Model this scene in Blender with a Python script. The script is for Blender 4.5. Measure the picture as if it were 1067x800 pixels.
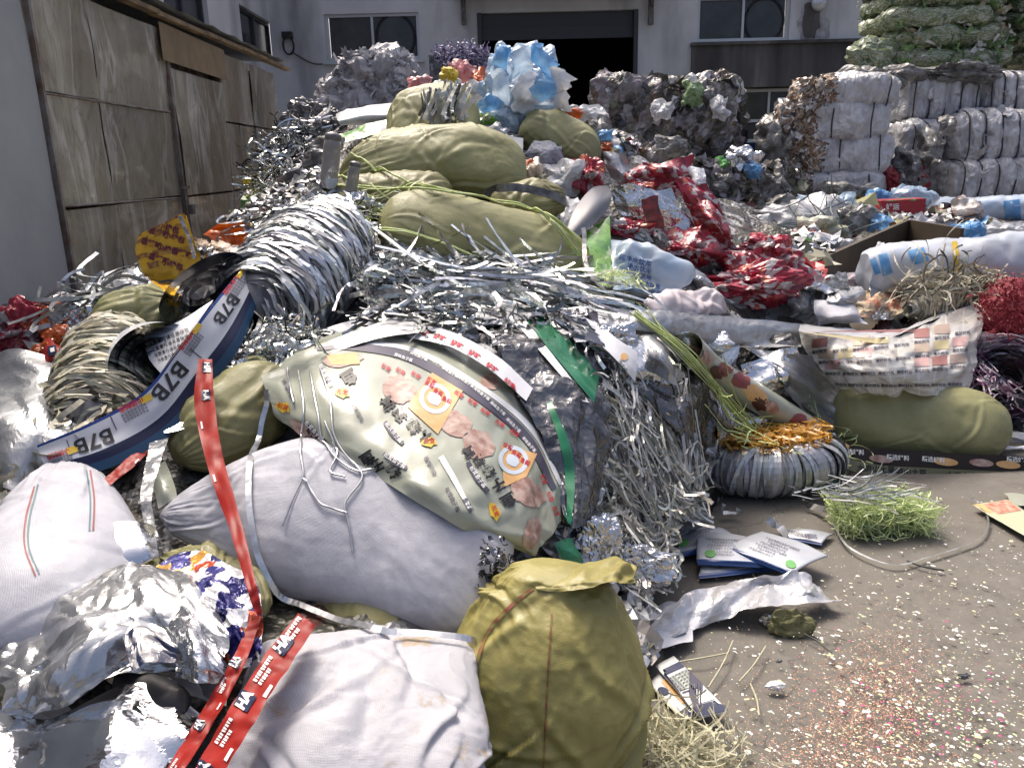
import bpy, math, random
import numpy as np
from mathutils import Matrix, Vector
from mathutils.bvhtree import BVHTree

# ------------------------------------------------------------------ camera, sky, sun, exposure
for o in list(bpy.data.objects): bpy.data.objects.remove(o)
SC = bpy.context.scene
COL = SC.collection
IW, IH, FPX = 1067.0, 800.0, 830.0          # photograph size and focal length in its pixels
CAM_Z, PITCH, ROLL = 1.6, math.radians(15.5), math.radians(-1.4)
cd = bpy.data.cameras.new('camera'); cam = bpy.data.objects.new('camera', cd); COL.objects.link(cam)
MW = Matrix.Rotation(math.pi/2 - PITCH, 4, 'X') @ Matrix.Rotation(ROLL, 4, 'Z')
cam.matrix_world = Matrix.Translation((0, 0, CAM_Z)) @ MW
cd.sensor_width = 36.0; cd.lens = 36.0*FPX/IW; cd.clip_start = 0.05; cd.clip_end = 500
SC.camera = cam

SUN_AZ, SUN_EL = math.radians(-28), math.radians(62)     # azimuth from +Y towards +X
w = bpy.data.worlds.new('World'); SC.world = w; w.use_nodes = True
wn = w.node_tree.nodes; wl = w.node_tree.links
sky = wn.new('ShaderNodeTexSky'); sky.sky_type = 'NISHITA'; sky.sun_disc = False
sky.sun_elevation = SUN_EL; sky.sun_rotation = SUN_AZ
sky.air_density = 0.65; sky.dust_density = 8.0; sky.ozone_density = 0.3
wl.new(sky.outputs[0], wn['Background'].inputs[0]); wn['Background'].inputs[1].default_value = 0.15
sd = bpy.data.lights.new('sun', 'SUN'); sun = bpy.data.objects.new('sun', sd); COL.objects.link(sun)
sd.energy = 1.5; sd.angle = math.radians(16.0); sd.color = (1.0, 0.94, 0.83)
sdir = Vector((math.sin(SUN_AZ)*math.cos(SUN_EL), math.cos(SUN_AZ)*math.cos(SUN_EL), math.sin(SUN_EL)))
sun.location = (-4, 6, 12); sun.rotation_euler = sdir.to_track_quat('Z', 'Y').to_euler()
SC.view_settings.view_transform = 'Standard'; SC.view_settings.look = 'None'
SC.view_settings.exposure = 0.78; SC.view_settings.gamma = 1.0
SC.render.engine = 'CYCLES'

# ------------------------------------------------------------------ pixels to places
CW = np.array([[MW[i][j] for j in range(3)] for i in range(3)])
CP = np.array([0, 0, CAM_Z])
def ray(px, py):
    d = CW @ np.array([(px-IW/2)/FPX, (IH/2-py)/FPX, -1.0])
    return d/np.linalg.norm(d)
def D(px, py, Y):
    d = ray(px, py); return CP + d*(Y/d[1])
def G(px, py, z=0.0):
    d = ray(px, py); return CP + d*((z-CAM_Z)/d[2])
def proj(P):
    q = (np.asarray(P)-CP) @ CW
    return np.stack([IW/2 + FPX*q[..., 0]/-q[..., 2], IH/2 - FPX*q[..., 1]/-q[..., 2]], -1)

# ------------------------------------------------------------------ noise
_r = np.random.RandomState(5)
_perm = np.tile(_r.permutation(256), 3)
_g = _r.normal(size=(256, 3)); _g /= np.linalg.norm(_g, axis=1)[:, None]
def gn(p, seed=0):
    p = np.asarray(p, float) + seed*17.13
    i = np.floor(p).astype(int); f = p - i; i &= 255
    u = f*f*f*(f*(f*6-15)+10)
    out = 0
    for a in (0, 1):
        for b in (0, 1):
            for c in (0, 1):
                h = _perm[_perm[_perm[i[..., 0]+a]+i[..., 1]+b]+i[..., 2]+c]
                gr = _g[h]
                d = (gr*(f-np.array([a, b, c]))).sum(-1)
                out = out + d*(u[..., 0] if a else 1-u[..., 0])*(u[..., 1] if b else 1-u[..., 1])*(u[..., 2] if c else 1-u[..., 2])
    return out*1.6
def fbm(p, seed=0, oct=3):
    a, s, o = 1.0, 0, 0
    for k in range(oct): s = s + a*gn(np.asarray(p)*2**k, seed+k); a *= .5
    return s
def ridge(p, seed=0, oct=2):
    a, s = 1.0, 0
    for k in range(oct): s = s + a*(1-2*np.abs(gn(np.asarray(p)*2.1**k, seed+k))); a *= .5
    return s
def tri(x): return np.abs((x % 2.0)-1.0)*2-1
def folds3(q, seed, f=5., oct=3, st=(1, 1, 1)):
    rs = np.random.RandomState(seed+77); out = 0; a = 1.0
    wq = q*np.array(st); wq = wq+.12*np.stack([gn(q*3.5, seed+31), gn(q*3.5, seed+32), gn(q*3.5, seed+33)], -1)
    for o in range(oct):
        for k in range(3): out = out+a*tri((wq @ (rs.normal(size=3)*.6))*f+rs.uniform(0, 9))/3
        f *= 2.0; a *= .55
    return out
def crumple(x, y, seed, scale=8.0, oct=3):
    """sum of warped folds: piecewise flat facets with sharp creases"""
    rs = np.random.RandomState(seed)
    q = np.stack([x, y, 0*x], -1)
    out = 0; amp = 1.0; f = scale
    for o in range(oct):
        wx = gn(q*f*.35, seed+o*3); wy = gn(q*f*.35+9.1, seed+o*3+1)
        for k in range(3):
            th = rs.uniform(0, math.pi); ph = rs.uniform(0, 9)
            out = out + amp*tri((x*math.cos(th)+y*math.sin(th))*f*rs.uniform(.35, .7) + ph + 1.1*wx + 1.1*wy*(k-1))/3
        amp *= .5; f *= 2.0
    return out

# ------------------------------------------------------------------ node materials
MATS = {}
def mat(name, base, rough=.5, metal=0.0, base2=None, nscale=6.0, contrast=(.35, .65), bump=0.0, bscale=30.0, bdet=4,
        facet=0.0, fscale=25.0, stretch=(1, 1, 1), transl=0.0, transp=0.0, spec=.5, coat=0.0, pattern=None, attr=None, uv=False, var=0.0, weave=0.0, tint=False):
    if name in MATS: return MATS[name]
    m = bpy.data.materials.new(name); m.use_nodes = True; MATS[name] = m
    nt = m.node_tree; N = nt.nodes; Lk = nt.links.new
    b = N['Principled BSDF']; out = N['Material Output']
    b.inputs['Roughness'].default_value = rough; b.inputs['Metallic'].default_value = metal
    b.inputs['Specular IOR Level'].default_value = spec
    if coat: b.inputs['Coat Weight'].default_value = coat; b.inputs['Coat Roughness'].default_value = .12
    tc = N.new('ShaderNodeTexCoord'); mp = N.new('ShaderNodeMapping'); mp.inputs['Scale'].default_value = stretch
    Lk(tc.outputs['UV' if uv else 'Object'], mp.inputs[0]); vec = mp.outputs[0]
    base = tuple(base)+(1,)
    def noise(sc, det=4, rgh=.6):
        n = N.new('ShaderNodeTexNoise'); n.inputs['Scale'].default_value = sc; n.inputs['Detail'].default_value = det
        n.inputs['Roughness'].default_value = rgh; Lk(vec, n.inputs['Vector']); return n
    def mix(fac, a, c, mode='MIX'):
        x = N.new('ShaderNodeMix'); x.data_type = 'RGBA'; x.blend_type = mode
        for s, v in ((x.inputs[0], fac), (x.inputs[6], a), (x.inputs[7], c)):
            if hasattr(v, 'is_output'): Lk(v, s)
            else: s.default_value = v
        return x.outputs[2]
    def ramp(src, stops, interp='LINEAR'):
        r = N.new('ShaderNodeValToRGB'); r.color_ramp.interpolation = interp
        e = r.color_ramp.elements
        while len(e) < len(stops): e.new(.5)
        for el, (p, c) in zip(e, stops): el.position = p; el.color = (tuple(c)+(1,)) if len(c) == 3 else c
        Lk(src, r.inputs[0]); return r.outputs[0]
    col = base
    if base2 is not None:
        f = ramp(noise(nscale).outputs[0], [(contrast[0], (0, 0, 0)), (contrast[1], (1, 1, 1))])
        col = mix(f, base, tuple(base2)+(1,))
    if attr:
        a = N.new('ShaderNodeAttribute'); a.attribute_name = attr; col = a.outputs['Color']
    if tint:
        a = N.new('ShaderNodeAttribute'); a.attribute_name = 'tint'; col = mix(1.0, col, a.outputs['Color'], 'MULTIPLY')
    ctx = dict(N=N, Lk=Lk, vec=vec, tc=tc, mix=mix, ramp=ramp, noise=noise, b=b)
    if pattern: col = pattern(ctx, col)
    if var:
        oi = N.new('ShaderNodeObjectInfo'); hs = N.new('ShaderNodeHueSaturation')
        mr = N.new('ShaderNodeMapRange'); mr.inputs[3].default_value = 1-var; mr.inputs[4].default_value = 1+var
        Lk(oi.outputs['Random'], mr.inputs[0]); Lk(mr.outputs[0], hs.inputs['Value'])
        if hasattr(col, 'is_output'): Lk(col, hs.inputs['Color'])
        else: hs.inputs['Color'].default_value = col
        col = hs.outputs[0]
    if hasattr(col, 'is_output'): Lk(col, b.inputs['Base Color'])
    else: b.inputs['Base Color'].default_value = col
    nrm = None
    if facet:
        v = N.new('ShaderNodeTexVoronoi'); v.inputs['Scale'].default_value = fscale
        nw = noise(fscale*.5, 2); mx = N.new('ShaderNodeVectorMath'); mx.operation = 'MULTIPLY_ADD'
        Lk(nw.outputs['Color'], mx.inputs[0]); mx.inputs[1].default_value = (2.5/fscale,)*3; Lk(vec, mx.inputs[2]); Lk(mx.outputs[0], v.inputs['Vector'])
        bp = N.new('ShaderNodeBump'); bp.inputs['Strength'].default_value = facet; bp.inputs['Distance'].default_value = .5/fscale
        Lk(v.outputs['Distance'], bp.inputs['Height']); nrm = bp.outputs[0]
    if bump:
        bp = N.new('ShaderNodeBump'); bp.inputs['Strength'].default_value = bump; bp.inputs['Distance'].default_value = .25/bscale
        Lk(noise(bscale, bdet).outputs[0], bp.inputs['Height'])
        if nrm: Lk(nrm, bp.inputs['Normal'])
        nrm = bp.outputs[0]
    if weave:
        hs_ = []
        for dr in ('X', 'Y'):
            wv_ = N.new('ShaderNodeTexWave'); wv_.bands_direction = dr; wv_.inputs['Scale'].default_value = 105; wv_.inputs['Distortion'].default_value = .6; Lk(tc.outputs['UV'], wv_.inputs['Vector']); hs_.append(wv_.outputs['Fac'])
        ma = N.new('ShaderNodeMath'); ma.operation = 'ADD'; Lk(hs_[0], ma.inputs[0]); Lk(hs_[1], ma.inputs[1])
        bp = N.new('ShaderNodeBump'); bp.inputs['Strength'].default_value = weave; bp.inputs['Distance'].default_value = .0006; Lk(ma.outputs[0], bp.inputs['Height'])
        if nrm: Lk(nrm, bp.inputs['Normal'])
        nrm = bp.outputs[0]
    if nrm: Lk(nrm, b.inputs['Normal'])
    sh = b.outputs[0]
    if transl:
        t = N.new('ShaderNodeBsdfTranslucent'); ms = N.new('ShaderNodeMixShader'); ms.inputs[0].default_value = transl
        if hasattr(col, 'is_output'): Lk(col, t.inputs[0])
        else: t.inputs[0].default_value = col
        Lk(sh, ms.inputs[1]); Lk(t.outputs[0], ms.inputs[2]); sh = ms.outputs[0]
    if transp:
        t = N.new('ShaderNodeBsdfTransparent'); ms = N.new('ShaderNodeMixShader')
        lw = N.new('ShaderNodeLayerWeight'); lw.inputs[0].default_value = .35
        if nrm: Lk(nrm, lw.inputs['Normal'])
        mr = N.new('ShaderNodeMapRange'); mr.inputs[3].default_value = 1-transp; mr.inputs[4].default_value = min(1, 1.35-transp)
        Lk(lw.outputs['Facing'], mr.inputs[0]); Lk(mr.outputs[0], ms.inputs[0])
        Lk(t.outputs[0], ms.inputs[1]); Lk(sh, ms.inputs[2]); sh = ms.outputs[0]
    Lk(sh, out.inputs[0])
    return m

# ------------------------------------------------------------------ objects
LOC = {}
GEO = {}          # object name -> (verts, faces) in world space for rays
def setp(o, label=None, cat=None, group=None, kind=None):
    if label: o['label'] = label
    if cat: o['category'] = cat
    if group: o['group'] = group
    if kind: o['kind'] = kind
def thing(name, label, cat, loc, group=None):
    o = bpy.data.objects.new(name, None); COL.objects.link(o); o.empty_display_size = .1
    o.location = tuple(loc); LOC[o.name] = np.array(loc, float); setp(o, label, cat, group); return o
def mesh(name, V, F, m, parent=None, smooth=True, uv=None, colors=None, label=None, cat=None, group=None, kind=None, keep=True):
    V = np.asarray(V, float)
    if parent is not None: org = LOC[parent.name]
    else: org = np.array([V[:, 0].mean(), V[:, 1].mean(), V[:, 2].min()])
    me = bpy.data.meshes.new(name)
    Fl = F if isinstance(F, list) else [F]
    nl = sum(f.size for f in Fl); npoly = sum(len(f) for f in Fl)
    me.vertices.add(len(V)); me.vertices.foreach_set('co', (V-org).astype(np.float32).ravel())
    me.loops.add(nl); li = np.concatenate([f.ravel() for f in Fl]).astype(np.int32); me.loops.foreach_set('vertex_index', li)
    me.polygons.add(npoly)
    ct = np.concatenate([np.full(len(f), f.shape[1]) for f in Fl]); st = np.concatenate([[0], np.cumsum(ct)[:-1]])
    me.polygons.foreach_set('loop_start', st.astype(np.int32)); me.polygons.foreach_set('loop_total', ct.astype(np.int32))
    me.polygons.foreach_set('use_smooth', np.full(npoly, bool(smooth)))
    if uv is not None:
        l = me.uv_layers.new(name='UVMap'); l.data.foreach_set('uv', np.asarray(uv, np.float32)[li].ravel())
    if colors is not None:
        ca = me.color_attributes.new('tint', 'FLOAT_COLOR', 'POINT'); ca.data.foreach_set('color', np.asarray(colors, np.float32).ravel())
    me.update(calc_edges=True); me.validate()
    if m is not None: me.materials.append(m)
    o = bpy.data.objects.new(name, me); COL.objects.link(o)
    if parent is not None: o.parent = parent
    else: o.location = tuple(org)
    LOC[o.name] = org
    if keep: GEO[o.name] = (V, Fl)
    setp(o, label, cat, group, kind)
    return o
def gridF(nu, nv, wrapv=False):
    i = np.arange(nu-1)[:, None]; j = np.arange(nv if wrapv else nv-1)[None, :]
    j2 = (j+1) % nv
    return np.stack([i*nv+j, (i+1)*nv+j, (i+1)*nv+j2, i*nv+j2], -1).reshape(-1, 4)
def joinm(parts):
    V, F3, F4, n = [], [], [], 0
    for v, f in parts:
        for g in (f if isinstance(f, list) else [f]):
            (F4 if g.shape[1] == 4 else F3).append(g+n)
        V.append(v); n += len(v)
    Fs = []
    if F3: Fs.append(np.concatenate(F3))
    if F4: Fs.append(np.concatenate(F4))
    return np.concatenate(V), Fs
_BOXF = np.array([[0, 1, 3, 2], [4, 6, 7, 5], [0, 4, 5, 1], [2, 3, 7, 6], [0, 2, 6, 4], [1, 5, 7, 3]])
def box(lo, hi):
    lo, hi = np.minimum(lo, hi), np.maximum(lo, hi)
    V = np.array([[(lo, hi)[i][0], (lo, hi)[j][1], (lo, hi)[k][2]] for i in (0, 1) for j in (0, 1) for k in (0, 1)], float)
    return V, _BOXF
def obox(c, ax, ay, az, d):
    V, F = box((-.5*d[0], -.5*d[1], -.5*d[2]), (.5*d[0], .5*d[1], .5*d[2]))
    return V @ np.array([ax, ay, az]) + c, F
def unit(v): v = np.asarray(v, float); return v/(np.linalg.norm(v)+1e-9)
def tube(path, r, k=6):
    path = np.asarray(path, float); n = len(path)
    t = np.gradient(path, axis=0); t /= np.linalg.norm(t, axis=1)[:, None]+1e-9
    ref = np.where(np.abs(t[:, 2:3]) > .9, np.array([[1., 0, 0]]), np.array([[0, 0, 1.]]))
    s = np.cross(t, ref); s /= np.linalg.norm(s, axis=1)[:, None]+1e-9; u = np.cross(s, t)
    a = np.linspace(0, 2*math.pi, k, endpoint=False)
    rr = np.broadcast_to(np.asarray(r, float), (n,))
    V = path[:, None]+rr[:, None, None]*(np.cos(a)[None, :, None]*s[:, None]+np.sin(a)[None, :, None]*u[:, None])
    return V.reshape(-1, 3), gridF(n, k, True)
def spline(P, n):
    P = np.asarray(P, float)
    if len(P) == 2: t = np.linspace(0, 1, n)[:, None]; return P[0]*(1-t)+P[1]*t
    Q = np.vstack([2*P[0]-P[1], P, 2*P[-1]-P[-2]])
    t = np.linspace(0, len(P)-1-1e-6, n); i = t.astype(int); f = (t-i)[:, None]
    a, b, c, d = Q[i], Q[i+1], Q[i+2], Q[i+3]
    return .5*((2*b)+(c-a)*f+(2*a-5*b+4*c-d)*f*f+(3*b-a-3*c+d)*f**3)

# ------------------------------------------------------------------ the heap as a height field
HP = [(50,790,1.5),(250,790,1.42),(420,790,1.42),(60,700,1.68),(250,680,1.75),(400,690,1.72),(60,560,2.12),(200,560,2.2),(350,560,2.12),(480,600,2.0),
 (20,420,2.75),(110,400,2.85),(200,430,2.7),(300,420,2.65),(430,440,2.55),(540,520,2.4),(540,420,2.75),
 (60,330,3.3),(190,330,3.1),(140,310,4.0),(60,312,4.0),(180,262,3.6),(240,245,4.0),(300,300,3.3),(400,320,3.2),(480,320,3.4),(560,320,3.4),
 (300,200,4.2),(350,190,4.3),(420,200,4.5),(510,250,4.0),(600,300,4.0),(455,160,4.8),(540,210,4.6),(590,150,5.4),(455,110,5.6),(380,140,5.6),(340,120,6.4),
 (545,100,5.9),(620,260,4.4),(665,290,4.3),(680,220,4.9),(612,185,5.1),(700,180,5.8),(790,285,4.9),(740,240,5.3),
 (620,340,3.45),(720,345,3.7),(830,350,4.25),(700,380,3.3),(650,400,3.15),(640,470,2.85),(720,450,3.3),(760,410,3.95),(840,420,4.35),
 (830,240,6.4),(930,250,6.9),(1000,270,6.3),(1060,300,5.4),(930,310,5.2),(870,320,4.7),(1050,340,4.8),(930,375,4.45),(1050,400,4.6),
 (880,210,8.0),(1000,215,8.4),(780,215,8.0),(700,170,8.6),(1067,225,8.0)]
hp = [D(*q) for q in HP]
for q in [(690,620),(720,600),(760,560),(860,540),(900,500),(1000,490),(1060,490),(760,640),(700,760),(850,620),(1000,560),(1060,700),(860,760),(640,790),(1064,480),(800,500),(840,500),(760,520),(790,540),(735,545),(860,478),(730,570)]:
    p = G(*q); hp.append(np.array([p[0], p[1], -.06]))
for q in [(-3.5,2,.5),(-3.5,4,.6),(-3,8,.4),(-2.1,9,.9),(-2.3,6,.8),(-1.2,8.2,1.7),(.3,8.2,1.6),(1.2,9.5,1.2),(4.5,9.5,.7),(-3,12,-.1),(0,12,-.1),(3,13,-.1),(7,12,0),(6,5,.3),(6,7.5,.7),(4.2,3.2,-.1),(5,2,-.1),(1,1,-.1),(-.5,1,.3),(-2,1,.3)]:
    hp.append(np.array(q, float))
hp = np.array(hp)
_d = np.linalg.norm(hp[:, None, :2]-hp[None, :, :2], axis=2)
_n = len(hp); _A = np.zeros((_n+1, _n+1)); _A[:_n, :_n] = -_d - .04*np.eye(_n); _A[_n, :_n] = 1; _A[:_n, _n] = 1
_wt = np.linalg.solve(_A, np.concatenate([hp[:, 2], [0]]))
GX, GY = np.arange(-4, 7.01, .05), np.arange(.8, 13.51, .05)
_X, _Y = np.meshgrid(GX, GY, indexing='ij')
_Z = np.full(_X.shape, _wt[_n])
for k in range(_n): _Z -= _wt[k]*np.hypot(_X-hp[k, 0], _Y-hp[k, 1])
_Z = np.maximum(_Z, -.08)
def H(x, y):
    a = np.clip((np.asarray(x)+4)/.05, 0, len(GX)-1.001); b = np.clip((np.asarray(y)-.8)/.05, 0, len(GY)-1.001)
    i, j = a.astype(int), b.astype(int); f, g = a-i, b-j
    return _Z[i, j]*(1-f)*(1-g)+_Z[i+1, j]*f*(1-g)+_Z[i, j+1]*(1-f)*g+_Z[i+1, j+1]*f*g
def on(px, py):
    d = ray(px, py); ys = np.arange(.9, 13.4, .01); p = CP+d[None]*(ys/d[1])[:, None]
    hit = np.nonzero(p[:, 2] < np.maximum(H(p[:, 0], p[:, 1]), 0))[0]
    return p[hit[0]] if len(hit) else CP+d*(6.0/d[1])
def hn(p):
    e = .12; x, y = p[0], p[1]
    return unit([H(x-e, y)-H(x+e, y), H(x, y-e)-H(x, y+e), 2*e])
def pt(q):
    if isinstance(q, np.ndarray): return q
    p = on(q[0], q[1])
    if len(q) > 2: p = p + unit(CP-p)*q[2]
    return p
def depth(p): return float(-(((p-CP) @ CW)[2]))
def mpp(p): return depth(p)/FPX            # metres per photograph pixel at a place

# ------------------------------------------------------------------ builders
class Sheet:
    def __init__(s, rows, seed=0, low=.0, lowf=3., cr=.0, crf=8., oct=3, rag=0.0, face=True, sharp=1.0):
        s.C = np.array([[pt(q) for q in r] for r in rows]); s.seed = seed
        s.low, s.lowf, s.cr, s.crf, s.oct, s.rag = low, lowf, cr, crf, oct, rag
        s.W = np.linalg.norm(np.diff(s.C, axis=0), axis=2).sum(0).mean(); s.L = np.linalg.norm(np.diff(s.C, axis=1), axis=2).sum(1).mean()
        s.sg = 1
        n = s.nrm(np.array([.5]), np.array([.5]))[0]
        if np.dot(n, CP-s.base(np.array([.5]), np.array([.5]))[0]) < 0: s.sg = -1
    def base(s, u, v):
        def cr(C, t):      # along axis 0 of C for every sample
            n = C.shape[0]
            if n == 2: return C[0][None]*(1-t)[:, None, None]+C[1][None]*t[:, None, None]
            Q = np.concatenate([2*C[:1]-C[1:2], C, 2*C[-1:]-C[-2:-1]])
            x = np.clip(t, 0, 1)*(n-1)*(1-1e-7); i = x.astype(int); f = (x-i)[:, None, None]
            a, b, c, d = Q[i], Q[i+1], Q[i+2], Q[i+3]
            return .5*((2*b)+(c-a)*f+(2*a-5*b+4*c-d)*f*f+(3*b-a-3*c+d)*f**3)
        R = cr(s.C, v)                      # (N, cols, 3)
        n = R.shape[1]
        if n == 2: return R[:, 0]*(1-u)[:, None]+R[:, 1]*u[:, None]
        Q = np.concatenate([2*R[:, :1]-R[:, 1:2], R, 2*R[:, -1:]-R[:, -2:-1]], 1)
        x = np.clip(u, 0, 1)*(n-1)*(1-1e-7); i = x.astype(int); f = (x-i)[:, None]; k = np.arange(len(u))
        a, b, c, d = Q[k, i], Q[k, i+1], Q[k, i+2], Q[k, i+3]
        return .5*((2*b)+(c-a)*f+(2*a-5*b+4*c-d)*f*f+(3*b-a-3*c+d)*f**3)
    def nrm(s, u, v):
        e = .02
        a = s.base(np.clip(u+e, 0, 1), v)-s.base(np.clip(u-e, 0, 1), v); b = s.base(u, np.clip(v+e, 0, 1))-s.base(u, np.clip(v-e, 0, 1))
        n = np.cross(a, b); return n/(np.linalg.norm(n, axis=1)[:, None]+1e-12)*s.sg
    def ev(s, u, v, off=0):
        x, y = u*s.L, v*s.W
        h = off
        if s.low: h = h + s.low*fbm(np.stack([x*s.lowf, y*s.lowf, 0*x], -1), s.seed, 2)
        if s.cr: h = h + s.cr*crumple(x, y, s.seed, s.crf, s.oct)
        p = s.base(u, v)
        if s.rag:
            q = np.stack([x*9, y*9, 0*x+s.seed], -1)
            e = np.minimum(np.minimum(u, 1-u), np.minimum(v, 1-v)); k = np.clip(1-e/.15, 0, 1)[:, None]
            p = p + s.rag*k*np.stack([gn(q, 1), gn(q, 2), .5*gn(q, 3)], -1)
        h = np.asarray(h, float)
        return p + s.nrm(u, v)*(h[:, None] if h.ndim else h)
    def grid(s, nu, nv, jit=.35):
        rs = np.random.RandomState(s.seed+7)
        u, v = np.meshgrid(np.linspace(0, 1, nu), np.linspace(0, 1, nv), indexing='ij')
        ju, jv = rs.uniform(-jit, jit, u.shape)/(nu-1), rs.uniform(-jit, jit, u.shape)/(nv-1)
        ju[0] = ju[-1] = 0; jv[:, 0] = jv[:, -1] = 0
        return (u+ju).ravel(), (v+jv).ravel()
def sheet(name, rows, m, res=None, parent=None, smooth=False, jit=.35, cell=.012, label=None, cat=None, group=None, kind=None, thick=0, **kw):
    S = Sheet(rows, **kw)
    if res is None: res = (int(np.clip(S.L/cell, 6, 150)), int(np.clip(S.W/cell, 6, 150)))
    u, v = S.grid(res[0], res[1], jit)
    V = S.ev(u, v); F = gridF(res[0], res[1]); uvm = np.stack([u*S.L, v*S.W], -1)
    if not smooth:        # split quads on random diagonals for irregular facets
        rs = np.random.RandomState(S.seed+3); k = rs.rand(len(F)) < .5
        F = np.concatenate([F[k][:, [0, 1, 2]], F[k][:, [0, 2, 3]], F[~k][:, [0, 1, 3]], F[~k][:, [1, 2, 3]]])
    o = mesh(name, V, F, m, parent, smooth, uv=uvm, label=label, cat=cat, group=group, kind=kind)
    if thick:
        md = o.modifiers.new('thickness', 'SOLIDIFY'); md.thickness = thick; md.offset = 0
    return o

def sack(name, A, B, wpx, m, thick=.6, ends=('pinch', 'pinch'), seed=1, res=(110, 120), lump=.022, wr=.007, bow=0., bow2=0., nrm=None, p=.85,
         lift=.25, fold=1.0, label=None, cat='sack', group=None, parent=None, asym=0.0, tw=0.0, diag=0.0):
    A, B = pt(A), pt(B); c = (A+B)/2; L = np.linalg.norm(B-A); ax = (B-A)/L
    wd = wpx*mpp(c); t = thick*wd
    if nrm is None: nrm = unit(hn(c)*.6+unit(CP-c)*.5)
    nrm = unit(nrm - ax*np.dot(nrm, ax)); sd_ = np.cross(ax, nrm)
    off = unit(CP-c)*t*lift
    if np.dot(sd_, CW[:, 1]+.3*CW[:, 0]) < 0: bow2 = -bow2       # positive bow2 bends up (or right) in the photo
    ns, nt = res
    s = (1-np.cos(np.linspace(0, math.pi, ns)))/2; s = .6*s+.4*np.linspace(0, 1, ns)
    th = np.linspace(0, 2*math.pi, nt, endpoint=False)
    def prof(x, kind):
        if kind == 'pinch': e = .38; y = np.clip(x/e, 0, 1); W = .06+.94*(1-(1-y)**1.9)**.8; return W, np.clip(.05+.95*(1-(1-y)**2.1)**.72, 0, 1)
        if kind == 'cone': y = np.clip(x/.40, 0, 1); return .05+.95*(1-(1-y)**1.5), .05+.95*(1-(1-y)**1.9)**.8
        if kind == 'taper': y = np.clip(x/.62, 0, 1); return .05+.95*(1-(1-y)**1.35), .05+.95*(1-(1-y)**1.8)**.8
        if kind == 'neck': y = np.clip(x/.62, 0, 1); return .36+.64*(1-(1-y)**2.2)**.85, .26+.74*(1-(1-y)**2.2)**.8
        if kind == 'flat': y = np.clip(x/.42, 0, 1); return .90+.10*y, .03+.97*(1-(1-y)**2.2)**.65
        if kind == 'soft': y = np.clip(x/.3, 0, 1); r = (1-(1-y)**2)**.5; return .35+.65*r, .03+.97*r
        y = np.clip(x/.32, 0, 1); r = np.sqrt(np.clip(1-(1-y)**2.4, 0, 1)); return .02+.98*r, .02+.98*r
    W0, T0 = prof(s, ends[0]); W1, T1 = prof(1-s, ends[1])
    W, T = np.minimum(W0, W1)*(1+asym*(s-.5)), np.minimum(T0, T1)*(1+asym*(s-.5))
    S_, TH = np.meshgrid(s, th, indexing='ij'); c_, s_ = np.cos(TH+tw*S_), np.sin(TH+tw*S_)
    px = np.sign(c_)*np.abs(c_)**p*W[:, None]*wd/2; py = np.sign(s_)*np.abs(s_)**p*T[:, None]*t/2
    x = S_*L
    bowv = 4*S_*(1-S_)
    e0 = np.exp(-S_/.16)*(ends[0] in ('pinch', 'taper', 'cone'))+np.exp(-(1-S_)/.16)*(ends[1] == 'pinch')
    sc = 1/max(wd, .2)
    q = np.stack([x, px, py], -1)
    d = lump*.75*fbm(q*np.array([2.6, 3.0, 3.0])*sc*.5, seed, 2)
    rr = np.hypot(px, py)+1e-6
    qa = np.stack([x*2.2, px/rr*5+diag*x*6, py/rr*5], -1)
    d = d + fold*wr*1.9*e0*ridge(np.stack([x*1.5, px/rr*7, py/rr*7], -1), seed+5, 2)
    qw = q + .10*np.stack([gn(q*4, seed+21), gn(q*4, seed+22), gn(q*4, seed+23)], -1)
    d = d + wr*.22*ridge(qw*np.array([2.6, 7., 7.]), seed+2, 3)*(.15+.9*np.clip(.5+gn(q*3, seed+8), 0, 1))
    rc = np.random.RandomState(seed+900); arc = TH*.25*(wd+t)      # long tension creases, each a soft valley with a lip
    for _ in range(26):
        x0, a0, an = rc.uniform(.05, .95)*L, rc.uniform(0, 2*math.pi)*.25*(wd+t), rc.normal(0, .75); ln, wv_ = rc.uniform(.06, .22), rc.uniform(.006, .016)
        per = 2*math.pi*.25*(wd+t); da = (arc-a0+per/2) % per-per/2; al = (x-x0)*math.cos(an)+da*math.sin(an); ac = -(x-x0)*math.sin(an)+da*math.cos(an)+.015*np.sin(al*18+x0*40)
        d = d + wr*rc.uniform(.4, 1.1)*np.exp(-(al/ln)**2)*(np.exp(-(ac/wv_)**2)-.9*np.exp(-((ac-1.7*wv_)/wv_)**2))
    d = d + wr*.55*folds3(q, seed, 8., 3, (.55, 1.2, 1.2))*(.3+.9*np.clip(.5+1.2*gn(q*2.2, seed+15), 0, 1))
    d = d + wr*.16*ridge(qw*np.array([16., 20., 20.]), seed+12, 2)
    env = np.clip(np.minimum(S_, 1-S_)/.04, 0, 1)
    d = d*env*np.clip(T[:, None]*3, .1, 1)
    rad = sd_*(px/rr)[..., None]+nrm*(py/rr)[..., None]
    P = A+ax*x[..., None]+sd_*(px+bow2*wd*bowv)[..., None]+nrm*(py+bow*wd*bowv)[..., None]+off+rad*d[..., None]
    V = P.reshape(-1, 3); F = gridF(ns, nt, True)
    V = np.vstack([V, P[0].mean(0), P[-1].mean(0)])
    j = np.arange(nt); k = (j+1) % nt
    caps = np.concatenate([np.stack([np.full(nt, ns*nt), j, k], -1), np.stack([np.full(nt, ns*nt+1), (ns-1)*nt+k, (ns-1)*nt+j], -1)])
    uvm = np.vstack([np.stack([x.ravel(), (TH*wd*.4).ravel()], -1), [[0, 0], [L, 0]]])
    return mesh(name, V, [F, caps], m, parent, True, uv=uvm, label=label, cat=None if parent else cat, group=group)

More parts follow.
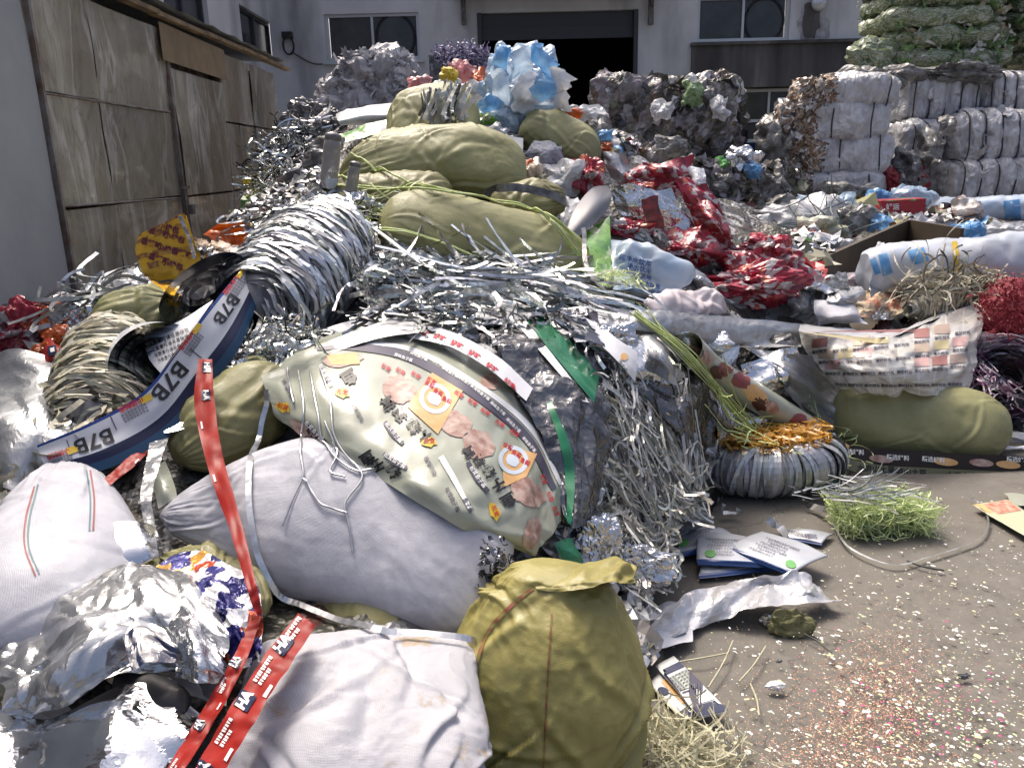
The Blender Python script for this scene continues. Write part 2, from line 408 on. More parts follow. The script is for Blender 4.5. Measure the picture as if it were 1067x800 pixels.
_ico = {}
def ico(sub):
    if sub not in _ico:
        import bmesh
        bm = bmesh.new(); bmesh.ops.create_icosphere(bm, subdivisions=sub, radius=1)
        _ico[sub] = (np.array([v.co[:] for v in bm.verts]), np.array([[v.index for v in f.verts] for f in bm.faces])); bm.free()
    return _ico[sub]
def wad(name, c, rpx, m, seed=1, sub=4, amp=.3, freq=2.2, flat=.75, nrm=None, rot=0., smooth=False, lift=.3, fine=.06, spike=0., label=None, cat='wrapper', group=None, parent=None, kind=None, boxy=0.):
    """crumpled lump: rpx = (half width, half height) in photo pixels"""
    c = pt(c); k = mpp(c)
    a, b = rpx[0]*k, rpx[1]*k
    if nrm is None: nrm = unit(CP-c)
    R = CW[:, 0]*math.cos(rot)-CW[:, 1]*math.sin(rot); U = CW[:, 0]*math.sin(rot)+CW[:, 1]*math.cos(rot)
    Nn = np.cross(R, U)
    V, F = ico(sub)
    if boxy: V = V/((np.abs(V)**(2+boxy)).sum(1)**(1/(2+boxy)))[:, None]
    rs = np.random.RandomState(seed*7+1)
    K = rs.normal(size=(11, 3)); K /= np.linalg.norm(K, axis=1)[:, None]; dk = rs.uniform(.70, 1.12, 11)
    r = (np.clip(V @ K.T/dk, 0, None)**7).sum(1)**(-1/7); r = np.clip(r, .6, 1.3)
    T = rs.normal(size=(5, 3)); T /= np.linalg.norm(T, axis=1)[:, None]
    for t_, h_ in zip(T, rs.uniform(.05, .42+spike, 5)): r = r+h_*np.exp(-(1-V @ t_)/rs.uniform(.02, .07))
    q = V*freq; wq = q+.55*np.stack([gn(q*.9, seed+1), gn(q*.9, seed+2), gn(q*.9, seed+3)], -1); f_, a_ = .55, amp*.30
    for o_ in range(3):
        for k_ in range(3):
            dv_ = unit(rs.normal(size=3)); r = r+a_*tri(wq @ dv_*f_*2+rs.uniform(0, 9))/1.6
        f_ *= 2.1; a_ *= .52
    r = r+fine*.35*ridge(q*2.4, seed+4, 2)
    P = V*r[:, None]
    d = min(a, b)*flat*(1 if flat < 2 else 1)
    P = R*P[:, :1]*a+U*P[:, 1:2]*b+Nn*P[:, 2:]*max(d, (a+b)/2*flat)
    P = P + c + nrm*lift*d
    uvm = np.stack([V[:, 0]*a, V[:, 1]*b], -1)
    return mesh(name, P, F, m, parent, smooth, uv=uvm, label=label, cat=None if parent else cat, group=group, kind=kind)

def ribbons(paths, width, seed=0, twist=1.0, normals=None, vary=.3):
    """paths (n, m, 3) -> strip geometry"""
    P = np.asarray(paths, float); n, m_, _ = P.shape
    rs = np.random.RandomState(seed)
    t = np.gradient(P, axis=1); t /= np.linalg.norm(t, axis=2)[..., None]+1e-9
    if normals is None:
        r = rs.normal(size=(n, 1, 3))
        s = np.cross(t, r)
    else:
        s = np.cross(t, np.broadcast_to(normals, P.shape))
    s /= np.linalg.norm(s, axis=2)[..., None]+1e-9
    u = np.cross(t, s)
    a = (rs.uniform(-1, 1, (n, 1))*twist+np.cumsum(rs.normal(0, .25*twist, (n, m_)), 1))[..., None]
    s = s*np.cos(a)+u*np.sin(a)
    wv = width*rs.uniform(1-vary, 1+vary, (n, 1, 1))/2
    V = np.stack([P-s*wv, P+s*wv], 2).reshape(-1, 3)
    b = (np.arange(n)*m_*2)[:, None]; i = (np.arange(m_-1)*2)[None]
    F = np.stack([b+i, b+i+1, b+i+3, b+i+2], -1).reshape(-1, 4)
    return V, F
def curls(n, m_, start, dirs, length, curl, seed=0, grav=0.0):
    """smooth random walks from start points"""
    rs = np.random.RandomState(seed)
    P = np.zeros((n, m_, 3)); P[:, 0] = start
    d = dirs/np.linalg.norm(dirs, axis=1)[:, None]; st = length/(m_-1); st = st[:, None] if np.ndim(st) else st
    ax = rs.normal(size=(n, 3))*curl
    for k in range(1, m_):
        ax = ax*.85+rs.normal(size=(n, 3))*curl*.5
        d = d+np.cross(ax, d)*.35; d[:, 2] -= grav; d /= np.linalg.norm(d, axis=1)[:, None]
        P[:, k] = P[:, k-1]+d*st
    return P
def coil(c, ax, r, L, n, m_=36, seed=0, rj=.06, tilt=.15, squash=1.0, prof=None, up=None):
    """n loops round an axis"""
    rs = np.random.RandomState(seed); ax = unit(ax)
    e1 = unit(np.cross(ax, [0, 0, 1.] if abs(ax[2]) < .9 else [1., 0, 0])); e2 = np.cross(e1, ax)
    if e2[2] < 0: e2 = -e2
    x = np.sort(rs.uniform(-.5, .5, n))
    pr = prof(x) if prof else np.sqrt(np.clip(1-(2*np.abs(x))**4, .15, 1))
    a = np.linspace(0, 2*math.pi*rs.uniform(.9, 1.05), m_)[None]+rs.uniform(0, 6.3, (n, 1))
    R = r*(pr*rs.uniform(1-rj, 1+rj, n))[:, None]*(1+.04*np.sin(a*2+rs.uniform(0, 6, (n, 1)))+.045*np.sin(a*3+rs.uniform(0, 6, (n, 1)))+.03*np.sin(a*7+rs.uniform(0, 6, (n, 1))))
    xx = (x*L)[:, None]+tilt*r*np.sin(a+rs.uniform(-.5, .5, (n, 1)))*rs.uniform(.3, 1, (n, 1))+.10*r*np.sin(a*2+rs.uniform(0, 6, (n, 1)))*rs.uniform(0, 1, (n, 1))+.05*r*np.sin(a*4+rs.uniform(0, 6, (n, 1)))
    P = c+ax*xx[..., None]+e1*(R*np.cos(a))[..., None]+e2*(R*squash*np.sin(a))[..., None]
    N_ = e1*np.cos(a)[..., None]+e2*np.sin(a)[..., None]
    return P, N_
def strips(name, paths, width, m, parent=None, normals=None, twist=.4, seed=0, label=None, cat=None, group=None, kind=None, vary=.3, keep=True, light=False):
    V, F = ribbons(paths, width, seed, twist, normals, vary)
    n, m_ = np.asarray(paths).shape[:2]; rs = np.random.RandomState(seed+5); k = rs.choice([1., .8, .55, .3, .12], n, p=[.3, .25, .2, .15, .10])*rs.uniform(.85, 1.1, n)
    if light: k = rs.choice([1.05, .9, .75, .5], n, p=[.4, .3, .2, .1])
    c = np.stack([k*rs.uniform(.92, 1.05, n), k, k*rs.uniform(.9, 1.06, n), np.ones(n)], -1).repeat(m_*2, 0)
    return mesh(name, V, F, m, parent, False, colors=c, label=label, cat=cat, group=group, kind=kind, keep=keep)

def bale(name, c, ex, ey, ez, dims, m, seed=1, straps=4, sm=None, n=26, pinch=.06, wr=.03, lump=.04, label=None, group=None, cat='bale', vert=9.0, k=7, side=None, cut=-.3):
    """rounded pressed block: ex the long axis the wires divide"""
    g = np.linspace(-1, 1, n); a, b = np.meshgrid(g, g, indexing='ij'); o = np.ones_like(a)
    fs = [np.stack(q, -1).reshape(-1, 3) for q in ((a, b, o), (a, -b, -o), (o, a, b), (-o, -a, b), (a, o, -b), (a, -o, b))]
    V = np.concatenate(fs); F = np.concatenate([gridF(n, n)+i*n*n for i in range(6)])
    V = V/((np.abs(V)**k).sum(1)**(1/k))[:, None]
    P = V*np.array(dims)/2
    xs = (np.arange(straps)+.5)/max(straps, 1)*2-1
    for x in xs: P[:, 1:] *= (1-pinch*np.exp(-((V[:, 0]-x)/(.35/max(straps, 1)))**2))[:, None]
    q = P*np.array([vert, 3.2, 3.2])
    d = wr*ridge(q+.7*fbm(P*4, seed+3, 2)[:, None], seed, 3)*.6+lump*fbm(P*2.6, seed+1, 2)
    P = P+(V/np.linalg.norm(V, axis=1)[:, None])*d[:, None]
    R = np.array([ex, ey, ez])
    root = thing(name, label, cat, np.array(c)-np.array(ez)*dims[2]/2, group)
    if side is None: mesh('pressed_block', P @ R+c, F, m, root, False)
    else:
        cx = V[F].mean(1)[:, 0] < cut+.12*gn(V[F].mean(1)*np.array([0, 4, 9.]), seed+6); P2 = P.copy(); P2 += .03*np.stack([gn(P*14, seed+7), gn(P*14, seed+8), gn(P*14, seed+9)], -1)
        mesh('pressed_block', P @ R+c, F[~cx], m, root, False); mesh('brown_cut_end', P2 @ R+c, F[cx], side, root, False)
    if sm is not None:
        for x in xs:
            th = np.linspace(0, 2*math.pi, 41); cc, ss = np.cos(th), np.sin(th)
            kk = (np.abs(cc)**k+np.abs(ss)**k)**(-1/k)
            path = np.stack([np.full(41, x*dims[0]/2), cc*kk*dims[1]/2*(1-pinch*.5)*1.012, ss*kk*dims[2]/2*(1-pinch*.5)*1.012], -1)
            path[:, 0] += .01*np.sin(th*3+seed)
            Vt, Ft = tube(path @ R+c, .009, 4); mesh('binding_wire', Vt, Ft, sm, root, True)
    return root

_tx = {}
def text2d(body, bold=0.0):
    key = (body, bold)
    if key not in _tx:
        cu = bpy.data.curves.new('lettering', 'FONT'); cu.body = body; cu.size = 1; cu.offset = bold; cu.align_x = 'CENTER'; cu.align_y = 'CENTER'; cu.resolution_u = 2
        o = bpy.data.objects.new('lettering', cu); COL.objects.link(o)
        dg = bpy.context.evaluated_depsgraph_get(); me = o.evaluated_get(dg).to_mesh(); me.calc_loop_triangles()
        V = np.array([v.co[:2] for v in me.vertices]).reshape(-1, 2); T = np.array([t.vertices[:] for t in me.loop_triangles]).reshape(-1, 3)
        o.evaluated_get(dg).to_mesh_clear(); bpy.data.objects.remove(o); bpy.data.curves.remove(cu)
        _tx[key] = (V, T)
    return _tx[key]
_bvh = {}
def bvh(names):
    key = tuple(names)
    if key not in _bvh:
        V, Fs = joinm([GEO[n] for n in names])
        _bvh[key] = BVHTree.FromPolygons(V.tolist(), [tuple(f) for g in Fs for f in g.tolist()])
    return _bvh[key]
def cast(pix, names, off=.0015, fall=True):
    t = bvh(names); o = Vector(CP); res = []
    for x, y in pix:
        d = ray(x, y); h, n, i, ds = t.ray_cast(o, Vector(d))
        if h is None:
            if not fall: res.append(None); continue
            h, n, i, ds = t.find_nearest(o+Vector(d)*res_d(res))
        if n.dot(Vector(d)) > 0: n = -n
        res.append(np.array(h+n*off))
    return res if not fall else np.array(res)
def res_d(res): return float(np.linalg.norm(res[-1]-CP)) if len(res) else 2.5
def decal(name, pix, F, m, on_, off=.002, parent=None, smooth=True, **kw):
    """a flat print, given in photograph pixels, laid on a real surface"""
    V = cast(pix, [o.name for o in (on_ if isinstance(on_, (list, tuple)) else [on_])], off)
    return mesh(name, V, F, m, parent, smooth, keep=False, **kw)
def dquad(p00, p10, p11, p01, nu=8, nv=8):
    u, v = np.meshgrid(np.linspace(0, 1, nu), np.linspace(0, 1, nv), indexing='ij'); u, v = u.ravel()[:, None], v.ravel()[:, None]
    p00, p10, p11, p01 = map(np.array, (p00, p10, p11, p01))
    return p00*(1-u)*(1-v)+p10*u*(1-v)+p11*u*v+p01*(1-u)*v, gridF(nu, nv)
def dband(path, wd, n=40, nv=3):
    P = spline(np.array([(x, y, 0) for x, y in path], float), n)[:, :2]
    t = np.gradient(P, axis=0); t /= np.linalg.norm(t, axis=1)[:, None]; s = np.stack([-t[:, 1], t[:, 0]], -1)
    wv = np.broadcast_to(np.asarray(wd, float), (n,)) if np.ndim(wd) == 0 else np.interp(np.linspace(0, 1, n), np.linspace(0, 1, len(wd)), wd)
    k = np.linspace(-.5, .5, nv)
    return (P[:, None]+s[:, None]*k[None, :, None]*wv[:, None, None]).reshape(-1, 2), gridF(n, nv)
def dellipse(c, a, b, rot=0, k=20, rings=4, wob=0, seed=0, inner=0.0):
    th = np.linspace(0, 2*math.pi, k, endpoint=False); rs = np.random.RandomState(seed); wv = 1+wob*rs.uniform(-1, 1, k)
    r = np.linspace(inner, 1, rings+1)
    if inner == 0: r[0] = .02
    X = np.cos(th)*wv*a; Y = np.sin(th)*wv*b; cr, sr = math.cos(rot), math.sin(rot)
    Q = np.stack([X*cr-Y*sr, X*sr+Y*cr], -1)
    V = (np.array(c)+r[:, None, None]*Q[None]).reshape(-1, 2)
    return V, gridF(rings+1, k, True)
def dtext(body, c, size, rot, bold=.012, sx=1.0):
    V, T = text2d(body, bold); V = V*np.array([sx, -1.0])*size
    cr, sr = math.cos(rot), math.sin(rot)
    return np.stack([V[:, 0]*cr-V[:, 1]*sr, V[:, 0]*sr+V[:, 1]*cr], -1)+np.array(c), T
def drape(path, names, n=60, off=.006, sag=0.0, maxd=None):
    """a line given in photo pixels, laid over what it lies on"""
    P = spline(np.array([(x, y, 0) for x, y in path], float), n)[:, :2]
    r = cast(P, names, off, True)
    k = np.array([.25, .5, .25])
    for it in range(3):
        for c in range(3): r[1:-1, c] = np.convolve(r[:, c], k, 'same')[1:-1]
    return r

def patch(name, tl, tr, br, bl, m, e=.0, d=.05, n=4, seed=1, jt=.06, Y=None, **kw):
    """loose sheet given by four photo corners, domed by d metres off the heap; e lifts its edge"""
    rs = np.random.RandomState(seed); c = [np.array(q[:2], float) for q in (tl, tr, br, bl)]; rows = []
    lf = [q[2] if len(q) > 2 else e for q in (tl, tr, br, bl)]
    sz = np.linalg.norm(c[2]-c[0])
    for j in range(n):
        r = []
        for i in range(n):
            u, v = i/(n-1), j/(n-1); wv = ((1-u)*(1-v), u*(1-v), u*v, (1-u)*v)
            q = sum(k*x for k, x in zip(wv, c)); inn = 0 < i < n-1 and 0 < j < n-1
            q = q+rs.uniform(-jt, jt, 2)*sz*(.6 if inn else .8)*(0 if (i in (0, n-1) and j in (0, n-1)) else 1)
            lq = sum(k*x for k, x in zip(wv, lf))+d*16*u*(1-u)*v*(1-v)*rs.uniform(.6, 1.2)+(rs.uniform(-.4, .4)*d)
            if Y: r.append(D(q[0], q[1], Y-lq)); continue
            r.append((q[0], q[1], sum(k*x for k, x in zip(wv, lf))+d*16*u*(1-u)*v*(1-v)*rs.uniform(.6, 1.2)+(rs.uniform(-.4, .4)*d)))
        rows.append(r)
    return sheet(name, rows, m, seed=seed, **kw)
def tangle(name, c, r, n, m, length=.5, ang=None, spread=3.2, curl=.6, width=.012, thick=.08, mm=14, seed=1, lift=.02, twist=.6, rot=0., grav=.0, parent=None, kind='stuff', label=None, cat=None, group=None, up=.1, hug=True, vary=.35, base=None, press=.4, clip=None, light=False):
    """loose strips lying in an ellipse of the photo; ang = their direction there (radians, y up)"""
    rs = np.random.RandomState(seed)
    cp = base if base is not None else on(*c)
    k = mpp(cp)
    if base is None:
        er = unit(on(c[0]+6, c[1])-on(c[0]-6, c[1])); eu = on(c[0], c[1]-8)-on(c[0], c[1]+8); eu = unit(eu-er*np.dot(eu, er))
        if np.linalg.norm(on(c[0], c[1]-8)-on(c[0], c[1]+8)) > 30*k*1.6: eu = unit(CW[:, 1]*.6+np.array([0, .5, .4]))
    else: er, eu = CW[:, 0], CW[:, 1]
    nn = np.cross(er, eu); nn = nn if np.dot(nn, CP-cp) > 0 else -nn
    a = rs.uniform(0, 2*math.pi, n); rr = np.sqrt(rs.uniform(0, 1, n))
    X, Y = r[0]*rr*np.cos(a), r[1]*rr*np.sin(a); cr, sr = math.cos(rot), math.sin(rot); X, Y = X*cr-Y*sr, X*sr+Y*cr
    dome = thick*(1-rr**2)
    st = cp+er*(X*k)[:, None]+eu*(Y*k)[:, None]+nn*(lift+dome*rs.uniform(.2, 1, n))[:, None]
    th = rs.uniform(0, 2*math.pi, n) if ang is None else ang+rs.normal(0, spread, n)*.5+math.pi*(rs.rand(n) < .5)
    dv = er*np.cos(th)[:, None]+eu*np.sin(th)[:, None]+nn*(rs.normal(0, up, n))[:, None]
    ln = length*rs.uniform(.5, 1.3, n)
    st = st-unit_rows(dv)*(ln*.5)[:, None]
    P = curls(n, mm, st, dv, ln, curl, seed+1, grav)
    if hug:
        hh = np.maximum(H(P[..., 0], P[..., 1]), 0); dz = P[..., 2]-hh; P[..., 2] = hh+np.where(dz > lift, lift+(dz-lift)*press, dz)
        P[..., 2] = np.maximum(P[..., 2], np.maximum(H(P[..., 0], P[..., 1]), 0)+.008+.5*lift*rs.rand(n, 1))
    if clip:
        q = proj(P); P = P[(q[..., 0] > clip[0]).all(1) & (q[..., 0] < clip[2]).all(1) & (q[..., 1] > clip[1]).all(1) & (q[..., 1] < clip[3]).all(1)]
    return strips(name, P, width, m, parent, None, twist, seed, label, cat, group, kind, vary, keep=False, light=light)
def unit_rows(v): return v/np.linalg.norm(v, axis=1)[:, None]
def band(name, path, wpx, m, lift=.03, n=40, nv=5, seed=1, wob=.006, tw=None, parent=None, Y=None, **kw):
    """flat strip of film along a photo path; wpx its width in photo pixels"""
    wq = np.interp(np.linspace(0, 1, n), np.linspace(0, 1, len(wpx)), wpx)*(1+.22*gn(np.stack([np.linspace(0, 9, n), 0*np.arange(n), 0*np.arange(n)], -1), seed)) if np.ndim(wpx) else wpx
    P2, _ = dband([q[:2] for q in path], wq, n, nv)
    lf = np.interp(np.linspace(0, 1, n), np.linspace(0, 1, len(path)), [q[2] if len(q) > 2 else lift for q in path]).repeat(nv)
    V = np.array([pt((x, y, l)) for (x, y), l in zip(P2, lf)])
    Vg = V.reshape(n, nv, 3); kk = np.array([.25, .5, .25])
    for it in range(4):
        for c in range(3):
            for j in range(nv): Vg[1:-1, j, c] = np.convolve(Vg[:, j, c], kk, 'same')[1:-1]
    V = Vg.reshape(-1, 3)
    V = V + unit_rows(CP-V)*(1.8*wob*gn(V*12, seed)+wob*gn(V*36, seed+1))[:, None]
    L = np.linalg.norm(np.diff(Vg[:, nv//2], axis=0), axis=1); x = np.concatenate([[0], np.cumsum(L)])
    uvm = np.stack([x.repeat(nv), np.tile(np.linspace(0, 1, nv), n)], -1)
    return mesh(name, V, gridF(n, nv), m, parent, True, uv=uvm, **kw)

def flap_geo(P0, N_, size, seed, colors=None, asp=(.35, 1.0), curl=1.0):
    """soft crumpled pieces of 5 x 5 points"""
    rs = np.random.RandomState(seed); n = len(P0)
    T_ = unit_rows(np.cross(N_, rs.normal(size=(n, 3)))); B_ = np.cross(N_, T_)
    g = np.linspace(-.5, .5, 5); a, b = np.meshgrid(g, g, indexing='ij'); a, b = a.ravel()[None], b.ravel()[None]
    s = size*rs.uniform(.4, 1.5, (n, 1)); ap = rs.uniform(*asp, (n, 1))
    a = a*s*(1+rs.normal(0, .10, (n, 25))); b = b*s*ap*(1+rs.normal(0, .10, (n, 25)))
    th = rs.uniform(0, 6.3, (n, 1)); ph = rs.uniform(0, 2, (n, 1)); u = a*np.cos(th)+b*np.sin(th); v = -a*np.sin(th)+b*np.cos(th)
    h = s*(.16*tri(u/s*2.2+ph)+.10*tri(v/s*3+ph*2))+rs.normal(0, .035, (n, 25))*s+curl*rs.uniform(-.8, .2, (n, 1))*(u*u)/s
    V = P0[:, None]+T_[:, None]*a[..., None]+B_[:, None]*b[..., None]+N_[:, None]*h[..., None]
    F = (gridF(5, 5)[None]+25*np.arange(n)[:, None, None]).reshape(-1, 4)
    C = np.repeat(np.concatenate([np.array(colors)[rs.randint(len(colors), size=n)]*rs.uniform(.75, 1.2, (n, 1)), np.ones((n, 1))], 1), 25, 0) if colors else None
    return V.reshape(-1, 3), F, C
def flaps(root, c, ex, ey, ez, dims, n, size, m, colors, seed, xr=(-1, 1), asp=(.35, 1), tilt=.35, name='loose_film'):
    """loose pieces clinging to the front, top and ends of a bale"""
    rs = np.random.RandomState(seed); f = rs.choice(3, n, p=[.62, .26, .12]); a, b = rs.uniform(*xr, n), rs.uniform(-1, 1, n)
    R = np.array([ex, ey, ez]); q = np.zeros((n, 3)); nn = np.zeros((n, 3))
    q[f == 0] = np.stack([a, -np.ones(n), b], -1)[f == 0]; nn[f == 0] = (0, -1, 0)
    q[f == 1] = np.stack([a, b, np.ones(n)], -1)[f == 1]; nn[f == 1] = (0, -.3, 1)
    q[f == 2] = np.stack([np.where(a > 0, 1, -1)*1.0, b, a], -1)[f == 2]; nn[f == 2] = np.stack([np.where(a > 0, 1, -1), 0*a, 0*a], -1)[f == 2]
    q = q/((np.abs(q)**6).sum(1)**(1/6))[:, None]
    N_ = unit_rows(unit_rows(nn+rs.normal(0, tilt, (n, 3))) @ R)
    V, F, C = flap_geo(q*np.array(dims)/2*rs.uniform(.97, 1.03, (n, 1)) @ R+c, N_, size, seed, colors, asp)
    return mesh(name, V, F, m, root, False, colors=C, kind='stuff', keep=False)
def cscrap(name, c, rpx, m, seed, label=None, cat='film', group=None, amp=1.0, parent=None):
    """loosely crumpled film: a ragged folded sheet bulging out of the litter"""
    k = mpp(c); a, b = rpx[0]*k, rpx[1]*k; r = (a+b)/2; rs = np.random.RandomState(seed); n = 5; rows = []
    for j in range(n):
        row = []
        for i in range(n):
            u, v = 2*i/(n-1)-1, 1-2*j/(n-1); sc = 1/max(1, math.hypot(u, v)*.85)*rs.uniform(.82, 1.15)
            bulge = 1-min(1, (u*u+v*v)*.7)
            row.append(c+CW[:, 0]*u*a*sc*1.08+CW[:, 1]*v*b*sc*1.08+CW[:, 2]*r*(1.0*bulge-.4+rs.uniform(-.2, .2)))
        rows.append(row)
    res = int(np.clip(r*2/.014, 14, 44))
    return sheet(name, rows, m, (res, res), parent, False, seed=seed, low=.16*r*amp, lowf=1.3/r, cr=.30*r*amp, crf=1.5/r, oct=3, rag=.22*r, label=label, cat=None if parent else cat, group=group)

# ------------------------------------------------------------------ materials of the setting
def streaks(c, col):
    N, Lk = c['N'], c['Lk']
    mp = N.new('ShaderNodeMapping'); mp.inputs['Scale'].default_value = (1.3, 1.3, .35); Lk(c['tc'].outputs['Object'], mp.inputs[0])
    n = N.new('ShaderNodeTexNoise'); n.inputs['Scale'].default_value = 1.0; n.inputs['Detail'].default_value = 7; Lk(mp.outputs[0], n.inputs['Vector'])
    f = c['ramp'](n.outputs[0], [(.50, (0, 0, 0)), (.78, (.85, .85, .85))])
    return c['mix'](f, col, (.16, .16, .17, 1))
M_wall = mat('grey_render', (.60, .605, .61), .85, base2=(.51, .515, .52), nscale=1.2, bump=.15, bscale=40, pattern=streaks)
def grime(c, col):
    N, Lk = c['N'], c['Lk']
    mp = N.new('ShaderNodeMapping'); mp.inputs['Scale'].default_value = (2.2, 2.2, .35); Lk(c['tc'].outputs['Object'], mp.inputs[0])
    n = N.new('ShaderNodeTexNoise'); n.inputs['Scale'].default_value = 1.0; n.inputs['Detail'].default_value = 8; Lk(mp.outputs[0], n.inputs['Vector'])
    return c['ramp'](n.outputs[0], [(.3, (.035, .033, .035)), (.52, (.09, .085, .082)), (.75, (.22, .21, .20))])
M_band = mat('blackened_render', (.1, .1, .1), .9, bump=.2, bscale=30, pattern=grime)
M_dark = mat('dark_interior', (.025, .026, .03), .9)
M_frame = mat('aluminium_frame', (.50, .52, .54), .4, metal=.3)
M_glass = mat('dusty_glass', (.02, .024, .028), .18, base2=(.05, .055, .06), nscale=1.5, bump=.05, bscale=3, spec=.6)
M_black = mat('black_plastic', (.015, .015, .018), .5)
M_steel = mat('weathered_steel', (.2, .2, .2), .5, metal=.6, base2=(.12, .09, .07), nscale=9)
M_shut = mat('shutter_steel', (.05, .052, .06), .5, metal=.3)
M_wire = mat('dark_wire', (.05, .05, .05), .6)
def ground_pat(c, col):
    f = c['ramp'](c['noise'](9, 8, .7).outputs[0], [(.3, (0, 0, 0)), (.7, (1, 1, 1))])
    col = c['mix'](f, (.105, .097, .084, 1), (.17, .157, .137, 1))
    g = c['ramp'](c['noise'](1.1, 5).outputs[0], [(.35, (0, 0, 0)), (.65, (1, 1, 1))])
    col = c['mix'](g, col, (.135, .122, .103, 1))
    st = c['ramp'](c['noise'](2.6, 6, .7).outputs[0], [(.52, (0, 0, 0)), (.66, (1, 1, 1))]); col = c['mix'](st, col, (.095, .086, .074, 1))
    N, Lk = c['N'], c['Lk']; nw = c['noise'](3, 4); mx = N.new('ShaderNodeVectorMath'); mx.operation = 'MULTIPLY_ADD'; Lk(nw.outputs['Color'], mx.inputs[0]); mx.inputs[1].default_value = (.5,)*3; Lk(c['vec'], mx.inputs[2])
    v = N.new('ShaderNodeTexVoronoi'); v.feature = 'DISTANCE_TO_EDGE'; v.inputs['Scale'].default_value = .9; Lk(mx.outputs[0], v.inputs['Vector']); col = c['mix'](c['ramp'](v.outputs['Distance'], [(0, (.7, .7, .7)), (.006, (0, 0, 0))]), col, (.05, .045, .04, 1))
    s = c['ramp'](c['noise'](160, 2).outputs[0], [(.60, (0, 0, 0)), (.72, (1, 1, 1))])
    return c['mix'](s, col, (.19, .175, .15, 1))
M_ground = mat('worn_concrete', (.15, .14, .13), .8, bump=.5, bscale=60, bdet=8, pattern=ground_pat)

gx = np.concatenate([np.linspace(-90, -6, 12), np.linspace(-5, 8, 66), np.linspace(9, 90, 12)]); gy = np.concatenate([np.linspace(-30, 0, 8), np.linspace(.2, 14, 80), np.linspace(15, 120, 14)])
a, b = np.meshgrid(gx, gy, indexing='ij'); q = np.stack([a, b, 0*a], -1)
z = .012*fbm(q*.9, 3, 3)-.012
mesh('ground', np.stack([a, b, z], -1).reshape(-1, 3), gridF(len(gx), len(gy)), M_ground, kind='structure', label='worn grey concrete yard littered with paper bits')

# ------------------------------------------------------------------ the building behind
BY = 18.0
def rect(x0, y0, x1, y1, Y=BY):
    xm, ym = (x0+x1)/2, (y0+y1)/2
    return D(x0, ym, Y)[0], D(xm, y1, Y)[2], D(x1, ym, Y)[0], D(xm, y0, Y)[2]      # X0 Z0 X1 Z1
bld = thing('workshop_building', 'grey rendered workshop building with open dark garage doorway behind the heap', 'building', (0, BY, 0))
XC = D(280, 20, BY)[0]; XR = D(918, 20, BY)[0]
GX0, GZ0, GX1, GZ1 = rect(499, 12, 664, 150); GZ0 = 0
wl_ = rect(339, 14, 437, 63); wr_ = rect(727, -4, 823, 47); wb = rect(755, 92, 851, 148)
TOP = 7.5
def wall_with_holes(x0, x1, z0, z1, holes, y, dpt):
    xs = sorted({x0, x1, *[h[0] for h in holes], *[h[2] for h in holes]}); zs = sorted({z0, z1, *[h[1] for h in holes], *[h[3] for h in holes]})
    ps = []
    for i in range(len(xs)-1):
        for j in range(len(zs)-1):
            cx, cz = (xs[i]+xs[i+1])/2, (zs[j]+zs[j+1])/2
            if any(h[0] < cx < h[2] and h[1] < cz < h[3] for h in holes): continue
            ps.append(box((xs[i], y, zs[j]), (xs[i+1], y+dpt, zs[j+1])))
    return joinm(ps)
bx0, bx1 = D(720, 60, BY)[0], XR
V, F = wall_with_holes(XC, bx0, 0, TOP, [(GX0, 0, GX1, GZ1), wl_], BY, .3)
front = mesh('front_wall', V, F, M_wall, bld, False)
# right bay: white wall above, sooty band, recessed lower window
bz1 = D(800, 47, BY)[2]; bz0 = D(800, 91, BY)[2]
V, F = wall_with_holes(bx0, bx1, bz1+.005, TOP, [(wr_[0], bz1+.005, wr_[2], wr_[3])], BY, .3)
ubw = mesh('upper_bay_wall', V, F, M_wall, bld, False)
decal('soot_stain', *dellipse((847, 30), 17, 26, 0, 22, 3, .22, 3), mat('soot', (.20, .20, .205), .9, base2=(.42, .42, .43), nscale=5), ubw, .004, bld); decal('soot_stain', *dellipse((845, 20), 10, 20, .1, 18, 3, .2, 5), M_band, ubw, .007, bld)
th = np.linspace(0, 2*math.pi, 24); pv = D(853, 4, BY-.05); mesh('vent_cap', *joinm([tube(np.stack([pv[0]+.0*th[:5], pv[1]-np.linspace(0, .12, 5), pv[2]+0*th[:5]], -1), [.15, .15, .14, .10, .01], 20)]), M_frame, bld)
mesh('sooty_spandrel', *box((bx0+.002, BY-.12, bz0), (bx1+.05, BY+.3, bz1)), M_band, bld, False)
mesh('spandrel_ledge', *box((bx0-.03, BY-.2, bz1), (bx1+.08, BY+.1, bz1+.06)), M_band, bld, False)
V, F = wall_with_holes(bx0, bx1, 0, bz0-.005, [wb], BY+.12, .25)
mesh('lower_bay_wall', V, F, M_band, bld, False)
mesh('end_wall', *box((bx1, BY+.3, 0), (bx1+.3, BY+9, TOP)), M_wall, bld, False)
